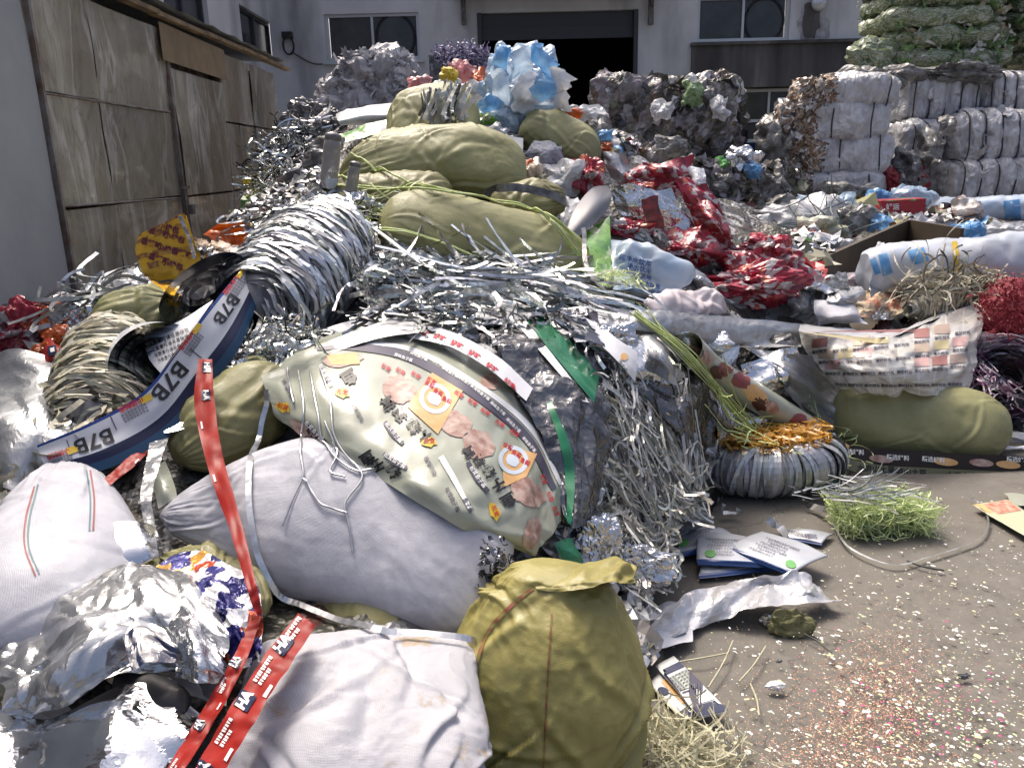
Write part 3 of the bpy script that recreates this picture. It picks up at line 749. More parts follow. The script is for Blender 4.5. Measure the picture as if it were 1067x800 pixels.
def window(r, y, nx=2, sill=True, lower=None):
    x0, z0, x1, z1 = r
    wn_ = mesh('window', *joinm([box((x0, y, z0), (x0+.06, y+.1, z1)), box((x1-.06, y, z0), (x1, y+.1, z1)), box((x0+.06, y, z1-.06), (x1-.06, y+.1, z1)), box((x0+.06, y, z0), (x1-.06, y+.1, z0+.07))]), M_frame, bld, False)
    wd = (x1-x0-.12)/nx
    for i in range(nx):
        a = x0+.06+i*wd
        mesh('pane', *box((a+.02, y+.05+.012*(i % 2), z0+.07), (a+wd-.02, y+.062+.012*(i % 2), z1-.06)), M_glass, wn_, False)
        if i: mesh('mullion', *box((a-.025, y-.004, z0+.07), (a+.025, y+.09, z1-.06)), M_frame, wn_, False)
    if sill: mesh('sill', *box((x0-.08, y-.16, z0-.07), (x1+.08, y+.1, z0-.002)), M_frame, wn_, False)
    # things seen dimly behind the dusty panes
    return wn_
window(wl_, BY+.06); window((wr_[0], bz1+.08, wr_[2], wr_[3]), BY+.06); wlo = window(wb, BY+.18, 2, False)
mesh('transom', *box((wb[0]+.06, BY+.172, wb[1]+.42), (wb[2]-.06, BY+.27, wb[1]+.48)), M_frame, wlo, False)
for r in (wl_, wr_):      # big round fan housings pressed up behind the right-hand panes
    cx, cz, rd = r[0]+(r[2]-r[0])*.74, (r[1]+r[3])/2, .40
    th = np.linspace(0, 2*math.pi, 49)
    mesh('fan_ring', *tube(np.stack([cx+rd*np.cos(th), np.full(49, BY+.115), cz+rd*np.sin(th)*1.1], -1), .03, 8), M_dark, bld)
# garage: jambs, rolled shutter, dark room
mesh('shutter', *joinm([box((GX0, BY+.1+.01*(k % 2), GZ1-.52+k*.13), (GX1, BY+.14+.01*(k % 2), GZ1-.39+k*.13)) for k in range(4)]), M_shut, bld, False)
for x in (GX0, GX1-.09): mesh('jamb', *box((x, BY-.02, 0), (x+.09, BY+.098, GZ1)), M_shut, bld, False)
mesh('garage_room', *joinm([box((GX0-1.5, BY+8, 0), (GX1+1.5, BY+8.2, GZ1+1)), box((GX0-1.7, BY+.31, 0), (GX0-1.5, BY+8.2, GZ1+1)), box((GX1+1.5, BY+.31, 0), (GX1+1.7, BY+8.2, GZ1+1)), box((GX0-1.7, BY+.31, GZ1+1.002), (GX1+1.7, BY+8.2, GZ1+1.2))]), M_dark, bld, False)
mesh('canopy', *box((GX0-.5, BY-1.0, GZ1+.42), (GX1+.5, BY-.002, GZ1+.52)), M_shut, bld, False)
for px in (483, 678):
    p = D(px, 10, BY); mesh('canopy_bracket', *joinm([box((p[0]-.05, BY-.1, p[2]-.3), (p[0]+.05, BY-.002, p[2]+.6)), obox(np.array([p[0], BY-.3, p[2]+.25]), (1, 0, 0), unit((0, -.6, .6)), unit((0, .6, .6)), (.05, .7, .05))]), M_steel, bld, False)
# left wing running towards the camera
def wing_hit(px, py): d = ray(px, py); return CP+d*(XC/d[0])
hy = [(wing_hit(252, 35)[1], wing_hit(268, 62)[2], wing_hit(285, 35)[1], wing_hit(252, 6)[2]), (wing_hit(172, 12)[1], wing_hit(195, 24)[2], wing_hit(217, 14)[1], wing_hit(195, 24)[2]+1.3)]
V, F = wall_with_holes(2.0, BY-.002, 0, TOP, [(h[0], h[1], h[2], h[3]) for h in hy], 0, .3)
V = np.stack([XC-V[:, 1], V[:, 0], V[:, 2]], -1)
mesh('wing_wall', V, F, M_wall, bld, False)
for (y0, z0, y1, z1) in hy:
    wn_ = mesh('window', *joinm([box((XC-.16, y0, z0), (XC-.08, y0+.06, z1)), box((XC-.16, y1-.06, z0), (XC-.08, y1, z1)), box((XC-.16, y0+.06, z1-.06), (XC-.08, y1-.06, z1)), box((XC-.16, y0+.06, z0), (XC-.08, y1-.06, z0+.06)), box((XC-.16, (y0+y1)/2-.03, z0+.06), (XC-.08, (y0+y1)/2+.03, z1-.06))]), M_shut, bld, False)
    for k in (0, 1): mesh('pane', *box((XC-.14, y0+.06+k*(y1-y0)/2, z0+.06), (XC-.125, (y0+(k+1)*(y1-y0)/2)-.035, z1-.06)), M_glass, wn_, False)
# black wall lamp with a coil of cable
p = D(301, 44, BY); p[1] = BY-.06
lp = thing('wall_lamp', 'small black wall lamp with coiled cable left of the window', 'lamp', p)
th = np.linspace(0, 4*math.pi, 60)
mesh('lamp_body', *obox(p+np.array([0, -.02, .12]), (1, 0, 0), (0, 1, 0), (0, 0, 1), (.2, .16, .12)), M_black, lp, False)
mesh('cable_coil', *tube(np.stack([p[0]+.11*np.cos(th), p[1]+.01*np.sin(th*1.5), p[2]-.08+.17*np.sin(th)], -1), .018, 6), M_black, lp)
q = spline([p+np.array([.05, .03, -.2]), D(325, 66, BY-.03), D(340, 67, BY-.03)], 20); mesh('cable', *tube(q, .012, 5), M_black, lp)

# ------------------------------------------------------------------ the shed on the left
def plane_hit(px, py, off=0.0):      # shed wall: X = -2.4 - .033 (Y - 5) + off
    d = ray(px, py); k = (-2.4+.033*5+off)/(d[0]+.033*d[1]); return CP+d*k
def shed_pt(Y, Z, off=0.0): return np.array([-2.4-.033*(Y-5)+off, Y, Z])
def film_pat(c, col):
    N, Lk = c['N'], c['Lk']
    mp = N.new('ShaderNodeMapping'); mp.inputs['Scale'].default_value = (2.6, 2.6, 1.0); mp.inputs['Rotation'].default_value = (.35, .2, 0); Lk(c['tc'].outputs['Object'], mp.inputs[0])
    n = N.new('ShaderNodeTexNoise'); n.inputs['Scale'].default_value = .9; n.inputs['Detail'].default_value = 6; n.inputs['Roughness'].default_value = .6; Lk(mp.outputs[0], n.inputs['Vector'])
    col = c['ramp'](n.outputs[0], [(.22, (.13, .115, .082)), (.40, (.245, .22, .16)), (.54, (.335, .305, .23)), (.66, (.46, .43, .34)), (.80, (.70, .67, .58))])
    mp2 = N.new('ShaderNodeMapping'); mp2.inputs['Scale'].default_value = (1.6, 1.6, .45); mp2.inputs['Rotation'].default_value = (-.3, .1, 0); Lk(c['tc'].outputs['Object'], mp2.inputs[0])
    n2 = N.new('ShaderNodeTexNoise'); n2.inputs['Scale'].default_value = 1.2; n2.inputs['Detail'].default_value = 4; n2.inputs['Distortion'].default_value = .8; Lk(mp2.outputs[0], n2.inputs['Vector'])
    col = c['mix'](c['ramp'](n2.outputs[0], [(.470, (0, 0, 0)), (.495, (.55, .55, .55)), (.505, (.55, .55, .55)), (.53, (0, 0, 0))]), col, (.62, .60, .54, 1))  # pale crease streaks: the film's glossy reflections put into its colour
    n3 = N.new('ShaderNodeTexNoise'); n3.inputs['Scale'].default_value = 2.6; n3.inputs['Detail'].default_value = 3; n3.inputs['Distortion'].default_value = 1.5; Lk(mp2.outputs[0], n3.inputs['Vector'])
    col = c['mix'](c['ramp'](n3.outputs[0], [(.480, (0, 0, 0)), (.498, (.35, .35, .35)), (.505, (.35, .35, .35)), (.525, (0, 0, 0))]), col, (.07, .065, .055, 1))
    f = c['ramp'](c['noise'](.8, 4).outputs[0], [(.42, (0, 0, 0)), (.62, (1, 1, 1))])
    return c['mix'](f, col, (.22, .155, .10, 1), 'MIX') if False else c['mix'](f, col, c['mix'](.5, col, (.22, .155, .10, 1)))
M_film = mat('dirty_sheet_film', (.2, .2, .18), .36, bump=.5, bscale=6, pattern=film_pat, coat=.6, var=.12)
M_board = mat('tan_board', (.26, .185, .10), .8, base2=(.19, .135, .075), nscale=5, bump=.2, bscale=20)
M_wood = mat('roof_batten', (.36, .25, .13), .75, base2=(.16, .11, .07), nscale=6)
M_rust = mat('rusty_post', (.14, .085, .055), .8, base2=(.25, .24, .23), nscale=9)
M_grey = mat('grey_panel', (.34, .355, .36), .5, base2=(.28, .295, .30), nscale=1.4, bump=.1, bscale=4)
shed = thing('storage_shed', 'long low shed clad in dirty translucent film and boards on the left', 'shed', shed_pt(5, 0))
def zt(Y): return 2.58+.01*Y
cols = [plane_hit(43, 150)[1], plane_hit(110, 150)[1], plane_hit(183, 150)[1], plane_hit(234, 150)[1]]
yl = cols+[cols[3]+(9.45-cols[3])*k/4 for k in (1, 2, 3, 4)]
zr = [0.0, plane_hit(112, 213)[2], plane_hit(112, 107)[2]]
sd_i = 0
def panel(Y0, Y1, z0, z1, m, off=0.0, low=.012, cr=.004, name='film_panel', cell=.04):
    global sd_i; sd_i += 1
    rows = [[shed_pt(Y0+(Y1-Y0)*i/3, z0+(z1-z0)*j/2, off) for i in range(4)] for j in range(3)]
    return sheet(name, rows, m, parent=shed, smooth=True, jit=0, cell=cell, seed=100+sd_i, low=low, lowf=1.6, cr=cr, crf=2.2, oct=2)
for i in range(len(yl)-1):
    Y0, Y1 = yl[i]+.005, yl[i+1]-.005
    if i == 2:   # door bay
        panel(Y0, Y1, 0, zr[1]-.01, M_film, .035, cr=.008); panel(Y0, Y1, zr[1]+.005, plane_hit(200, 78)[2]-.01, M_film, .035)
        continue
    for j in range(3):
        z1 = (zr+[0])[j+1] if j < 2 else (zt((Y0+Y1)/2)-.06)
        panel(Y0, Y1, zr[j]+.008, z1-.008, M_film, .0, low=.02 if i < 2 else .010, cr=.010)
pa, pb = plane_hit(161, 50), plane_hit(228, 60)
panel(pa[1], pb[1], plane_hit(195, 73)[2], zt(7)-.05, M_board, .05, .002, .0015, 'tan_board')
mesh('backing_wall', *joinm([obox(shed_pt(y, 1.28, -.09), unit((-.033, 1, 0)), (1, 0, 0), (0, 0, 1), (1.5, .04, 2.56)) for y in np.arange(1.2, 9.2, 1.48)]), M_rust, shed, False)
for Y in (yl[0]-.01, yl[2], yl[3]):
    mesh('post', *obox(shed_pt(Y, 1.3, -.005), unit((-.033, 1, 0)), (1, 0, 0), (0, 0, 1), (.05, .07, 2.56)), M_rust, shed, False)
mesh('roof_batten', *joinm([obox(shed_pt(y+.5, zt(y)+.02+.01*math.sin(y*5), .05), unit((-.033, 1, .012)), (1, 0, 0), (0, 0, 1), (1.02, .07, .03)) for y in np.arange(2, 9.2, .98)]), M_wood, shed, False)
ry = np.linspace(1.8, 9.6, 40); rx = np.linspace(0, -3, 30); A_, B_ = np.meshgrid(ry, rx, indexing='ij')
mesh('roof_sheet', np.stack([-2.4-.033*(A_-5)+.12+B_, A_, zt(A_)+.065+.01*np.sin(A_*20)-.06*B_], -1).reshape(-1, 3), gridF(40, 30), M_grey, shed)
mesh('end_wall', *box((-5.4, 9.43, 0), (-2.62, 9.48, 2.6)), M_rust, shed, False)
lk = plane_hit(193, 204, .06)
mesh('door_latch', *joinm([obox(lk, (0, 1, 0), (1, 0, 0), (0, 0, 1), (.06, .02, .14)), obox(lk+np.array([.02, -.03, .06]), (0, 1, 0), (1, 0, 0), (0, 0, 1), (.14, .015, .02)), obox(lk+np.array([.03, .02, -.1]), (0, 1, 0), (1, 0, 0), (0, 0, 1), (.05, .03, .07))]), M_steel, shed, False)
for (x0, y0, x1, y1) in ((44, 97, 177, 117), (44, 217, 192, 206)):
    mesh('cross_rail', *tube(spline([plane_hit(x0, y0, .03), plane_hit(x1, y1, .03)], 6), .007, 6), M_rust, shed)
gate = thing('gate_leaf', 'plain grey sheet gate leaf at the left edge beside the shed', 'gate', shed_pt(3.2, 0))
rows = [[shed_pt(1.2+(yl[0]-1.28)*i/3, .0+2.9*j/2, .06) for i in range(4)] for j in range(3)]
sheet('gate_sheet', rows, M_grey, parent=gate, smooth=True, jit=0, cell=.06, seed=3, low=.012, lowf=.8)
mesh('gate_stile', *obox(shed_pt(yl[0]-.045, 1.45, .07), unit((-.033, 1, 0)), (1, 0, 0), (0, 0, 1), (.022, .03, 2.9)), M_rust, gate, False)

# ------------------------------------------------------------------ the compacted mass of the heap
def heap_pat(c, col):
    N, Lk = c['N'], c['Lk']
    nw = c['noise'](7, 3); mx = N.new('ShaderNodeVectorMath'); mx.operation = 'MULTIPLY_ADD'; Lk(nw.outputs['Color'], mx.inputs[0]); mx.inputs[1].default_value = (.25,)*3; Lk(c['vec'], mx.inputs[2])
    v = N.new('ShaderNodeTexVoronoi'); v.inputs['Scale'].default_value = 9; Lk(mx.outputs[0], v.inputs['Vector'])
    s = N.new('ShaderNodeSeparateColor'); Lk(v.outputs['Color'], s.inputs[0])
    return c['ramp'](s.outputs[0], [(0, (.02, .02, .02)), (.18, (.11, .11, .115)), (.34, (.04, .04, .03)), (.48, (.22, .22, .23)), (.6, (.06, .06, .065)), (.72, (.09, .08, .07)), (.82, (.3, .3, .31)), (.95, (.09, .03, .025))], 'CONSTANT')  # mixed waste tones, darkened to put the shade of crevices into the colour
M_heap = mat('mixed_waste', (.2, .2, .2), .45, metal=.25, pattern=heap_pat, facet=.6, fscale=30)
hx, hy_ = np.arange(-3.9, 6.4, .03), np.arange(.85, 10.6, .03)
A_, B_ = np.meshgrid(hx, hy_, indexing='ij')
Z_ = H(A_, B_); q = np.stack([A_, B_, 0*A_], -1)
Z_ = Z_ - .08 + np.clip(Z_/.15, 0, 1)*(.07*crumple(A_, B_, 41, 3.5, 3))
BIN = [D(846, 273, 5.35), D(946, 229, 6.7), D(1003, 238, 6.0)]; BIN.append(BIN[0]+BIN[2]-BIN[1])
def in_bin(x, y, grow=0.0):
    e1, e2 = (BIN[1]-BIN[0])[:2], (BIN[2]-BIN[1])[:2]; M_ = np.linalg.inv(np.stack([e1, e2], 1)); dx, dy = x-BIN[0][0], y-BIN[0][1]
    u, v = M_[0, 0]*dx+M_[0, 1]*dy, M_[1, 0]*dx+M_[1, 1]*dy; return (u > -grow) & (u < 1+grow) & (v > -grow) & (v < 1+grow)
Z_ = np.where(in_bin(A_, B_, .03), np.minimum(Z_, min(q[2] for q in BIN)-.38), Z_)
Z_ = np.where(Z_ < .0, -.05, Z_)
F = gridF(len(hx), len(hy_)); zz = Z_.ravel()[F].max(1)
mesh('waste_heap', np.stack([A_, B_, Z_], -1).reshape(-1, 3), F[zz > -.04], M_heap, smooth=False, kind='stuff', label='dark mass of mixed packaging waste underneath the sacks and film', cat='waste')

# ------------------------------------------------------------------ materials of the things
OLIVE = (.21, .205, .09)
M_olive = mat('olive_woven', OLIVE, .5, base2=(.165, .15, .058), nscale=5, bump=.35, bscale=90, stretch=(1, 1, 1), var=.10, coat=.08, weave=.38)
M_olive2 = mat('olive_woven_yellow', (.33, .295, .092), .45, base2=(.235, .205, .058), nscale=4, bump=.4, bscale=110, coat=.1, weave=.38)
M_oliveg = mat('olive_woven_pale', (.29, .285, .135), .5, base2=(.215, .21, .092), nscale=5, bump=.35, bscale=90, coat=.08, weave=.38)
def stains(c, col):
    f = c['ramp'](c['noise'](14, 6, .7).outputs[0], [(.54, (0, 0, 0)), (.62, (1, 1, 1))]); g = c['ramp'](c['noise'](2.8, 3).outputs[0], [(.50, (0, 0, 0)), (.58, (1, 1, 1))])
    m_ = c['N'].new('ShaderNodeMath'); m_.operation = 'MULTIPLY'; c['Lk'](f, m_.inputs[0]); c['Lk'](g, m_.inputs[1])
    return c['mix'](m_.outputs[0], col, (.34, .27, .18, 1))
M_white = mat('white_woven', (.47, .475, .525), .55, base2=(.39, .395, .445), nscale=16, bump=.3, bscale=70, coat=.05, weave=.38)
M_whited = mat('white_woven_stained', (.43, .43, .46), .6, base2=(.36, .36, .40), nscale=7, bump=.3, bscale=60, pattern=stains, weave=.38)
M_foil = mat('crumpled_foil', (.70, .71, .73), .20, metal=1.0, base2=(.54, .55, .57), nscale=9, facet=.22, fscale=42, bump=.12, bscale=60)
M_foil_s = mat('smooth_foil', (.72, .73, .75), .10, metal=1.0, bump=.05, bscale=9)
M_foil_m = mat('matt_silver', (.46, .475, .49), .40, metal=.7, base2=(.36, .37, .39), nscale=5, bump=.1, bscale=20, facet=.12, fscale=14)
M_strip = mat('foil_strip', (.78, .79, .81), .24, metal=.9, base2=(.5, .51, .53), nscale=22, contrast=(.4, .6), tint=True)
M_strand = mat('silver_strand', (.70, .71, .73), .28, metal=.8, base2=(.45, .46, .48), nscale=22)
M_nest = mat('pale_strip', (.66, .65, .62), .34, metal=.45, base2=(.48, .47, .44), nscale=20, tint=True)
M_sfilm = mat('silver_film', (.52, .53, .54), .22, metal=.85, base2=(.40, .41, .42), nscale=7, facet=.05, fscale=16)
M_coil = mat('coil_strip', (.74, .75, .78), .34, metal=.6, base2=(.58, .59, .62), nscale=12, tint=True)
M_stripd = mat('dark_foil_strip', (.42, .42, .45), .25, metal=.9, base2=(.12, .12, .13), nscale=16, contrast=(.4, .6), tint=True)
M_stripw = mat('white_strip', (.66, .67, .69), .35, base2=(.45, .46, .49), nscale=20, metal=.2, tint=True)
M_stripb = mat('beige_strip', (.66, .61, .49), .45, base2=(.48, .44, .33), nscale=14, spec=.4, tint=True)
M_stripo = mat('amber_strip', (.58, .30, .04), .3, base2=(.34, .17, .03), nscale=20, transl=.2)
M_stripg = mat('green_strip', (.50, .62, .24), .4, base2=(.66, .72, .46), nscale=30, transl=.3)
M_straw = mat('pale_straw', (.60, .58, .42), .6, base2=(.45, .42, .28), nscale=20, transl=.15)
M_clear = mat('clear_film', (.75, .77, .80), .12, transp=.72, bump=.25, bscale=14, spec=.9)
M_cleard = mat('smoky_film', (.30, .31, .33), .10, transp=.45, facet=.35, fscale=22, spec=1.0, coat=.6)
M_lam = mat('metallised_film', (.20, .205, .215), .15, metal=.7, facet=.35, fscale=20, base2=(.08, .08, .09), nscale=6)
M_paper = mat('white_film', (.66, .67, .70), .35, base2=(.56, .57, .61), nscale=6, bump=.08, bscale=20)
M_navy = mat('navy_film', (.012, .018, .055), .3, coat=.3)
M_blue = mat('blue_film', (.02, .06, .20), .3, coat=.3)
M_redf = mat('red_film', (.30, .015, .010), .45, base2=(.21, .011, .008), nscale=8, spec=.25, bump=.1, bscale=30)
M_print_b = mat('black_print', (.012, .012, .014), .45)
M_print_w = mat('white_print', (.75, .75, .75), .45)
M_print_r = mat('red_print', (.45, .02, .03), .45)
M_print_y = mat('yellow_print', (.62, .42, .03), .45)
M_print_o = mat('orange_print', (.60, .33, .12), .45, base2=(.66, .42, .2), nscale=20)
M_print_p = mat('mushroom_print', (.28, .15, .12), .45, base2=(.48, .36, .31), nscale=28, contrast=(.38, .62))
M_print_s = mat('slate_print', (.06, .055, .085), .4)
M_print_i = mat('ice_print', (.55, .62, .70), .4)
M_print_g = mat('green_print', (.01, .16, .07), .35, coat=.3)
M_print_lg = mat('leaf_green_print', (.10, .33, .08), .45)
M_sage = mat('sage_film', (.36, .38, .31), .28, base2=(.31, .33, .27), nscale=4, coat=.35, bump=.08, bscale=12)
def blotch(c, col, stops, sc=22, warp=.05):
    N, Lk = c['N'], c['Lk']
    nw = c['noise'](sc*.7, 3); mx = N.new('ShaderNodeVectorMath'); mx.operation = 'MULTIPLY_ADD'; Lk(nw.outputs['Color'], mx.inputs[0]); mx.inputs[1].default_value = (warp,)*3; Lk(c['vec'], mx.inputs[2])
    v = N.new('ShaderNodeTexVoronoi'); v.inputs['Scale'].default_value = sc; Lk(mx.outputs[0], v.inputs['Vector'])
    s = N.new('ShaderNodeSeparateColor'); Lk(v.outputs['Color'], s.inputs[0])
    return c['ramp'](s.outputs[0], stops, 'CONSTANT')
M_multi = mat('many_coloured_foil', (.5, .5, .5), .22, metal=.35, facet=.4, fscale=35, pattern=lambda c, k: blotch(c, k, [(0, (.02, .02, .12)), (.3, (.75, .75, .78)), (.62, (.06, .06, .25)), (.72, (.8, .8, .82)), (.86, (.55, .10, .05)), (.92, (.65, .33, .06))], 26, .06))
def check_pat(c, col):
    N, Lk = c['N'], c['Lk']
    nw = c['noise'](10, 2); mx = N.new('ShaderNodeVectorMath'); mx.operation = 'MULTIPLY_ADD'; Lk(nw.outputs['Color'], mx.inputs[0]); mx.inputs[1].default_value = (.05,)*3; Lk(c['vec'], mx.inputs[2])
    v = N.new('ShaderNodeTexVoronoi'); v.inputs['Scale'].default_value = 30; v.inputs['Randomness'].default_value = .55; v.distance = 'MANHATTAN'; Lk(mx.outputs[0], v.inputs['Vector'])
    s = N.new('ShaderNodeSeparateColor'); Lk(v.outputs['Color'], s.inputs[0])
    k = c['ramp'](s.outputs[0], [(0, (.36, .012, .035)), (.44, (.50, .46, .46)), (.62, (.20, .008, .02)), (.86, (.46, .42, .42)), (.95, (.42, .10, .05))], 'CONSTANT')
    f = c['ramp'](c['noise'](7, 3).outputs[0], [(.46, (0, 0, 0)), (.58, (1, 1, 1))])
    return c['mix'](f, k, c['mix'](.5, k, (.12, .015, .025, 1)))
M_redcheck = mat('red_white_check', (.5, .5, .5), .3, metal=.12, pattern=check_pat, coat=.4, uv=True, bump=.1, bscale=30)
def yellow_pat(c, col):
    N, Lk = c['N'], c['Lk']
    k = N.new('ShaderNodeTexBrick'); k.inputs['Scale'].default_value = 13; k.inputs['Color1'].default_value = (.16, .03, .05, 1); k.inputs['Color2'].default_value = (.74, .42, .02, 1); k.inputs['Mortar'].default_value = (.74, .42, .02, 1)
    k.inputs['Mortar Size'].default_value = .13; k.inputs['Bias'].default_value = .1; k.inputs['Brick Width'].default_value = .9; k.inputs['Row Height'].default_value = .5
    nw = c['noise'](20, 3); mx = N.new('ShaderNodeVectorMath'); mx.operation = 'MULTIPLY_ADD'; Lk(nw.outputs['Color'], mx.inputs[0]); mx.inputs[1].default_value = (.03,)*3; Lk(c['vec'], mx.inputs[2]); Lk(mx.outputs[0], k.inputs['Vector'])
    f = c['ramp'](c['noise'](45, 3).outputs[0], [(.5, (0, 0, 0)), (.56, (1, 1, 1))])
    return c['mix'](f, k.outputs[0], c['mix'](.6, k.outputs[0], (.62, .38, .04, 1)))
M_yellow = mat('yellow_printed_film', (.62, .36, .02), .25, pattern=yellow_pat, coat=.5, uv=True)
M_orange = mat('orange_film', (.60, .12, .012), .3, base2=(.42, .07, .008), nscale=12, coat=.4, transl=.15)
M_cream = mat('cream_film', (.62, .47, .34), .35, base2=(.70, .60, .5), nscale=14, coat=.3)
M_bluebag = mat('pale_blue_film', (.42, .57, .74), .22, base2=(.60, .70, .80), nscale=8, transl=.35, bump=.2, bscale=25, coat=.3)
M_bluep = mat('bright_blue_film', (.10, .33, .66), .25, base2=(.28, .50, .74), nscale=8, transl=.3, coat=.3)
M_pwhite = mat('milky_film', (.68, .69, .71), .3, base2=(.58, .59, .62), nscale=6, transl=.25, bump=.15, bscale=18, coat=.15)
M_pink = mat('pink_film', (.66, .24, .24), .3, base2=(.6, .38, .38), nscale=10, transl=.2, coat=.2)
M_greenb = mat('green_leaf_print', (.10, .26, .03), .25, coat=.5, pattern=lambda c, k: blotch(c, k, [(0, (.07, .22, .02)), (.4, (.13, .32, .03)), (.8, (.20, .38, .06)), (.93, (.45, .52, .3))], 14, .12))
M_darkp = mat('dark_crumple', (.05, .05, .055), .35, base2=(.16, .16, .17), nscale=14, contrast=(.4, .6), coat=.4)
M_greyp = mat('dirty_grey_film', (.30, .30, .30), .4, base2=(.10, .095, .085), nscale=9, contrast=(.35, .6), coat=.2, transl=.1)
M_brownbin = mat('brown_painted_steel', (.075, .055, .035), .6, base2=(.05, .038, .026), nscale=5)
M_twine = mat('green_twine', (.40, .50, .14), .55, base2=(.52, .58, .30), nscale=30)
OS = 'olive woven sacks on the heap'

# ------------------------------------------------------------------ foreground sacks
s_olive_back = sack('woven_sack', (182, 478, -.02), (300, 392, -.02), 85, M_olive, seed=11, thick=.7, label='olive sack squeezed behind the red strip under the printed film', group=OS)
s_olive_low = sack('woven_sack', (270, 560, -.16), (440, 676, -.14), 105, M_olive, seed=12, thick=.5, ends=('soft', 'pinch'), label='olive sack lying beneath the big lavender white sack', group=OS)
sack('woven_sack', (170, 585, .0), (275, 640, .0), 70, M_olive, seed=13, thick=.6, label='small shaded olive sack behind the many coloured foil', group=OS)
s_lav = sack('woven_sack', (172, 536, .02), (524, 606, .05), 182, M_white, thick=.5, ends=('cone', 'soft'), seed=21, res=(190, 200), bow2=.20, lump=.02, wr=.0065, fold=.45, lift=.2, p=.9,
     label='big lavender white sack bulging out under the printed film', cat='sack')
s_stripe = sack('woven_sack', (76, 476, .05), (36, 680, .06), 172, M_white, thick=.5, ends=('taper', 'round'), seed=22, res=(150, 150), lump=.018, wr=.005, lift=.2, label='white sack with red and teal stripes at the left edge')
s_bot = sack('woven_sack', D(392, 664, 1.80), D(352, 880, 1.28), 265, M_whited, thick=.34, ends=('flat', 'flat'), seed=23, res=(200, 220), lump=.035, wr=.016, lift=.05, fold=.7, nrm=np.array([0, -.45, 1.]),
     label='stained white sack at the bottom edge beside the front olive sack')
A = G(551, 842)+np.array([0, .08, .0]); B = D(588, 590, A[1]+.10)
fr = thing('woven_sack', 'large yellowish olive sack standing upright on the ground at the front', 'sack', (A[0], A[1], 0), OS)
s_front = sack('bag_body', A, B, 206, M_olive2, thick=.85, ends=('round', 'neck'), seed=31, res=(190, 200), nrm=unit(CP-A-np.array([0, 0, .8])), lift=0, p=.95, lump=.03, wr=.018, fold=1.0, parent=fr, asym=-.08)
# gathered mouth of the front sack
rs = np.random.RandomState(4)
Yt = B[1]
sheet('gathered_mouth', [[D(548, 604, Yt+.02), D(577, 590, Yt+.05), (lambda p: p)(D(614, 584, Yt+.06)), D(644, 582, Yt+.06), D(660, 592, Yt+.04)], [D(552, 606, Yt-.03), D(582, 595, Yt-.02), D(614, 588, Yt-.01), D(642, 586, Yt-.01), D(662, 596, Yt+.0)],
   [D(558, 612, Yt-.09), D(587, 606, Yt-.10), D(614, 600, Yt-.10), D(640, 596, Yt-.08), D(660, 602, Yt-.04)], [D(560, 616, Yt-.10), D(588, 616, Yt-.12), D(614, 611, Yt-.13), D(640, 608, Yt-.11), D(660, 607, Yt-.06)]], M_olive2, (80, 50), parent=fr, smooth=True, jit=0, seed=5, low=.012, lowf=14, cr=.014, crf=18, oct=2, rag=.006)
M_stitch = mat('red_brown_stitch', (.22, .06, .03), .7, base2=(.205, .18, .05), nscale=60, contrast=(.4, .6))
decal('stitched_seam', *dband([(556, 612), (532, 632), (506, 664), (488, 728), (476, 775)], 4, 60), M_stitch, s_front, .0025, fr)
decal('stitched_seam', *dband([(575, 640), (571, 700), (566, 800)], 2, 60), M_stitch, s_front, .002, fr)
M_teal = mat('teal_weave', (.10, .19, .22), .6); M_reds = mat('red_weave', (.28, .08, .08), .6)
for pth, m_ in (([(40, 505), (31, 540), (30, 570), (41, 598)], M_teal), ([(36, 507), (27, 540), (26, 570), (37, 600)], M_reds), ([(90, 490), (94, 520), (93, 553)], M_teal), ([(94, 490), (98, 520), (97, 553)], M_reds)):
    decal('woven_stripe', *dband(pth, 2.0, 40), m_, s_stripe, .002, s_stripe)
# tied end of the lavender sack
tangle('knot', None, (12, 20), 60, M_stripd, .06, None, curl=1.6, width=.008, thick=.02, lift=.0, seed=2, hug=False, base=pt((516, 588, .20)), parent=s_lav, kind=None)

# ------------------------------------------------------------------ printed sage film bundle
film_rows = [[(276, 388, .10), (345, 352, .06), (430, 343, .06), (522, 388, .06), (580, 455, .06), (590, 540, .05)],
        [(274, 394, .16), (342, 366, .17), (430, 366, .20), (508, 412, .22), (560, 474, .20), (583, 545, .16)],
        [(277, 404, .19), (338, 402, .26), (415, 415, .28), (482, 462, .29), (538, 520, .26), (573, 560, .20)],
        [(281, 420, .19), (332, 436, .26), (398, 464, .28), (458, 506, .28), (513, 546, .25), (563, 570, .19)],
        [(288, 436, .12), (328, 462, .18), (388, 494, .22), (443, 528, .22), (503, 562, .18), (555, 578, .13)]]
fb = thing('printed_film_bundle', 'pale sage printed film bundle with mushroom pictures and dark lettering', 'film', on(430, 450))
film = sheet('film', film_rows, M_sage, (150, 90), parent=fb, smooth=True, jit=0, seed=8, low=.012, lowf=4, cr=.018, crf=4.2, oct=3)
rowsF = [[(q[0], q[1], q[2]-.03) for q in film_rows[0]], [(q[0]+3, q[1]-7, q[2]-.05) for q in film_rows[0]], [(q[0]+8, q[1]-14, .02) for q in film_rows[0]]]
sheet('film_layer', rowsF, M_paper, parent=fb, smooth=True, jit=0, seed=9, low=.006, cr=.004, crf=5)
def fd(name, g, m_, off=.003): return decal(name, g[0], g[1], m_, film, off, fb)
fd('dark_border', dband([(330, 364), (370, 362), (426, 373), (492, 409), (547, 455), (577, 510)], [3, 8, 9, 10, 10, 6], 70, 4), M_print_s)
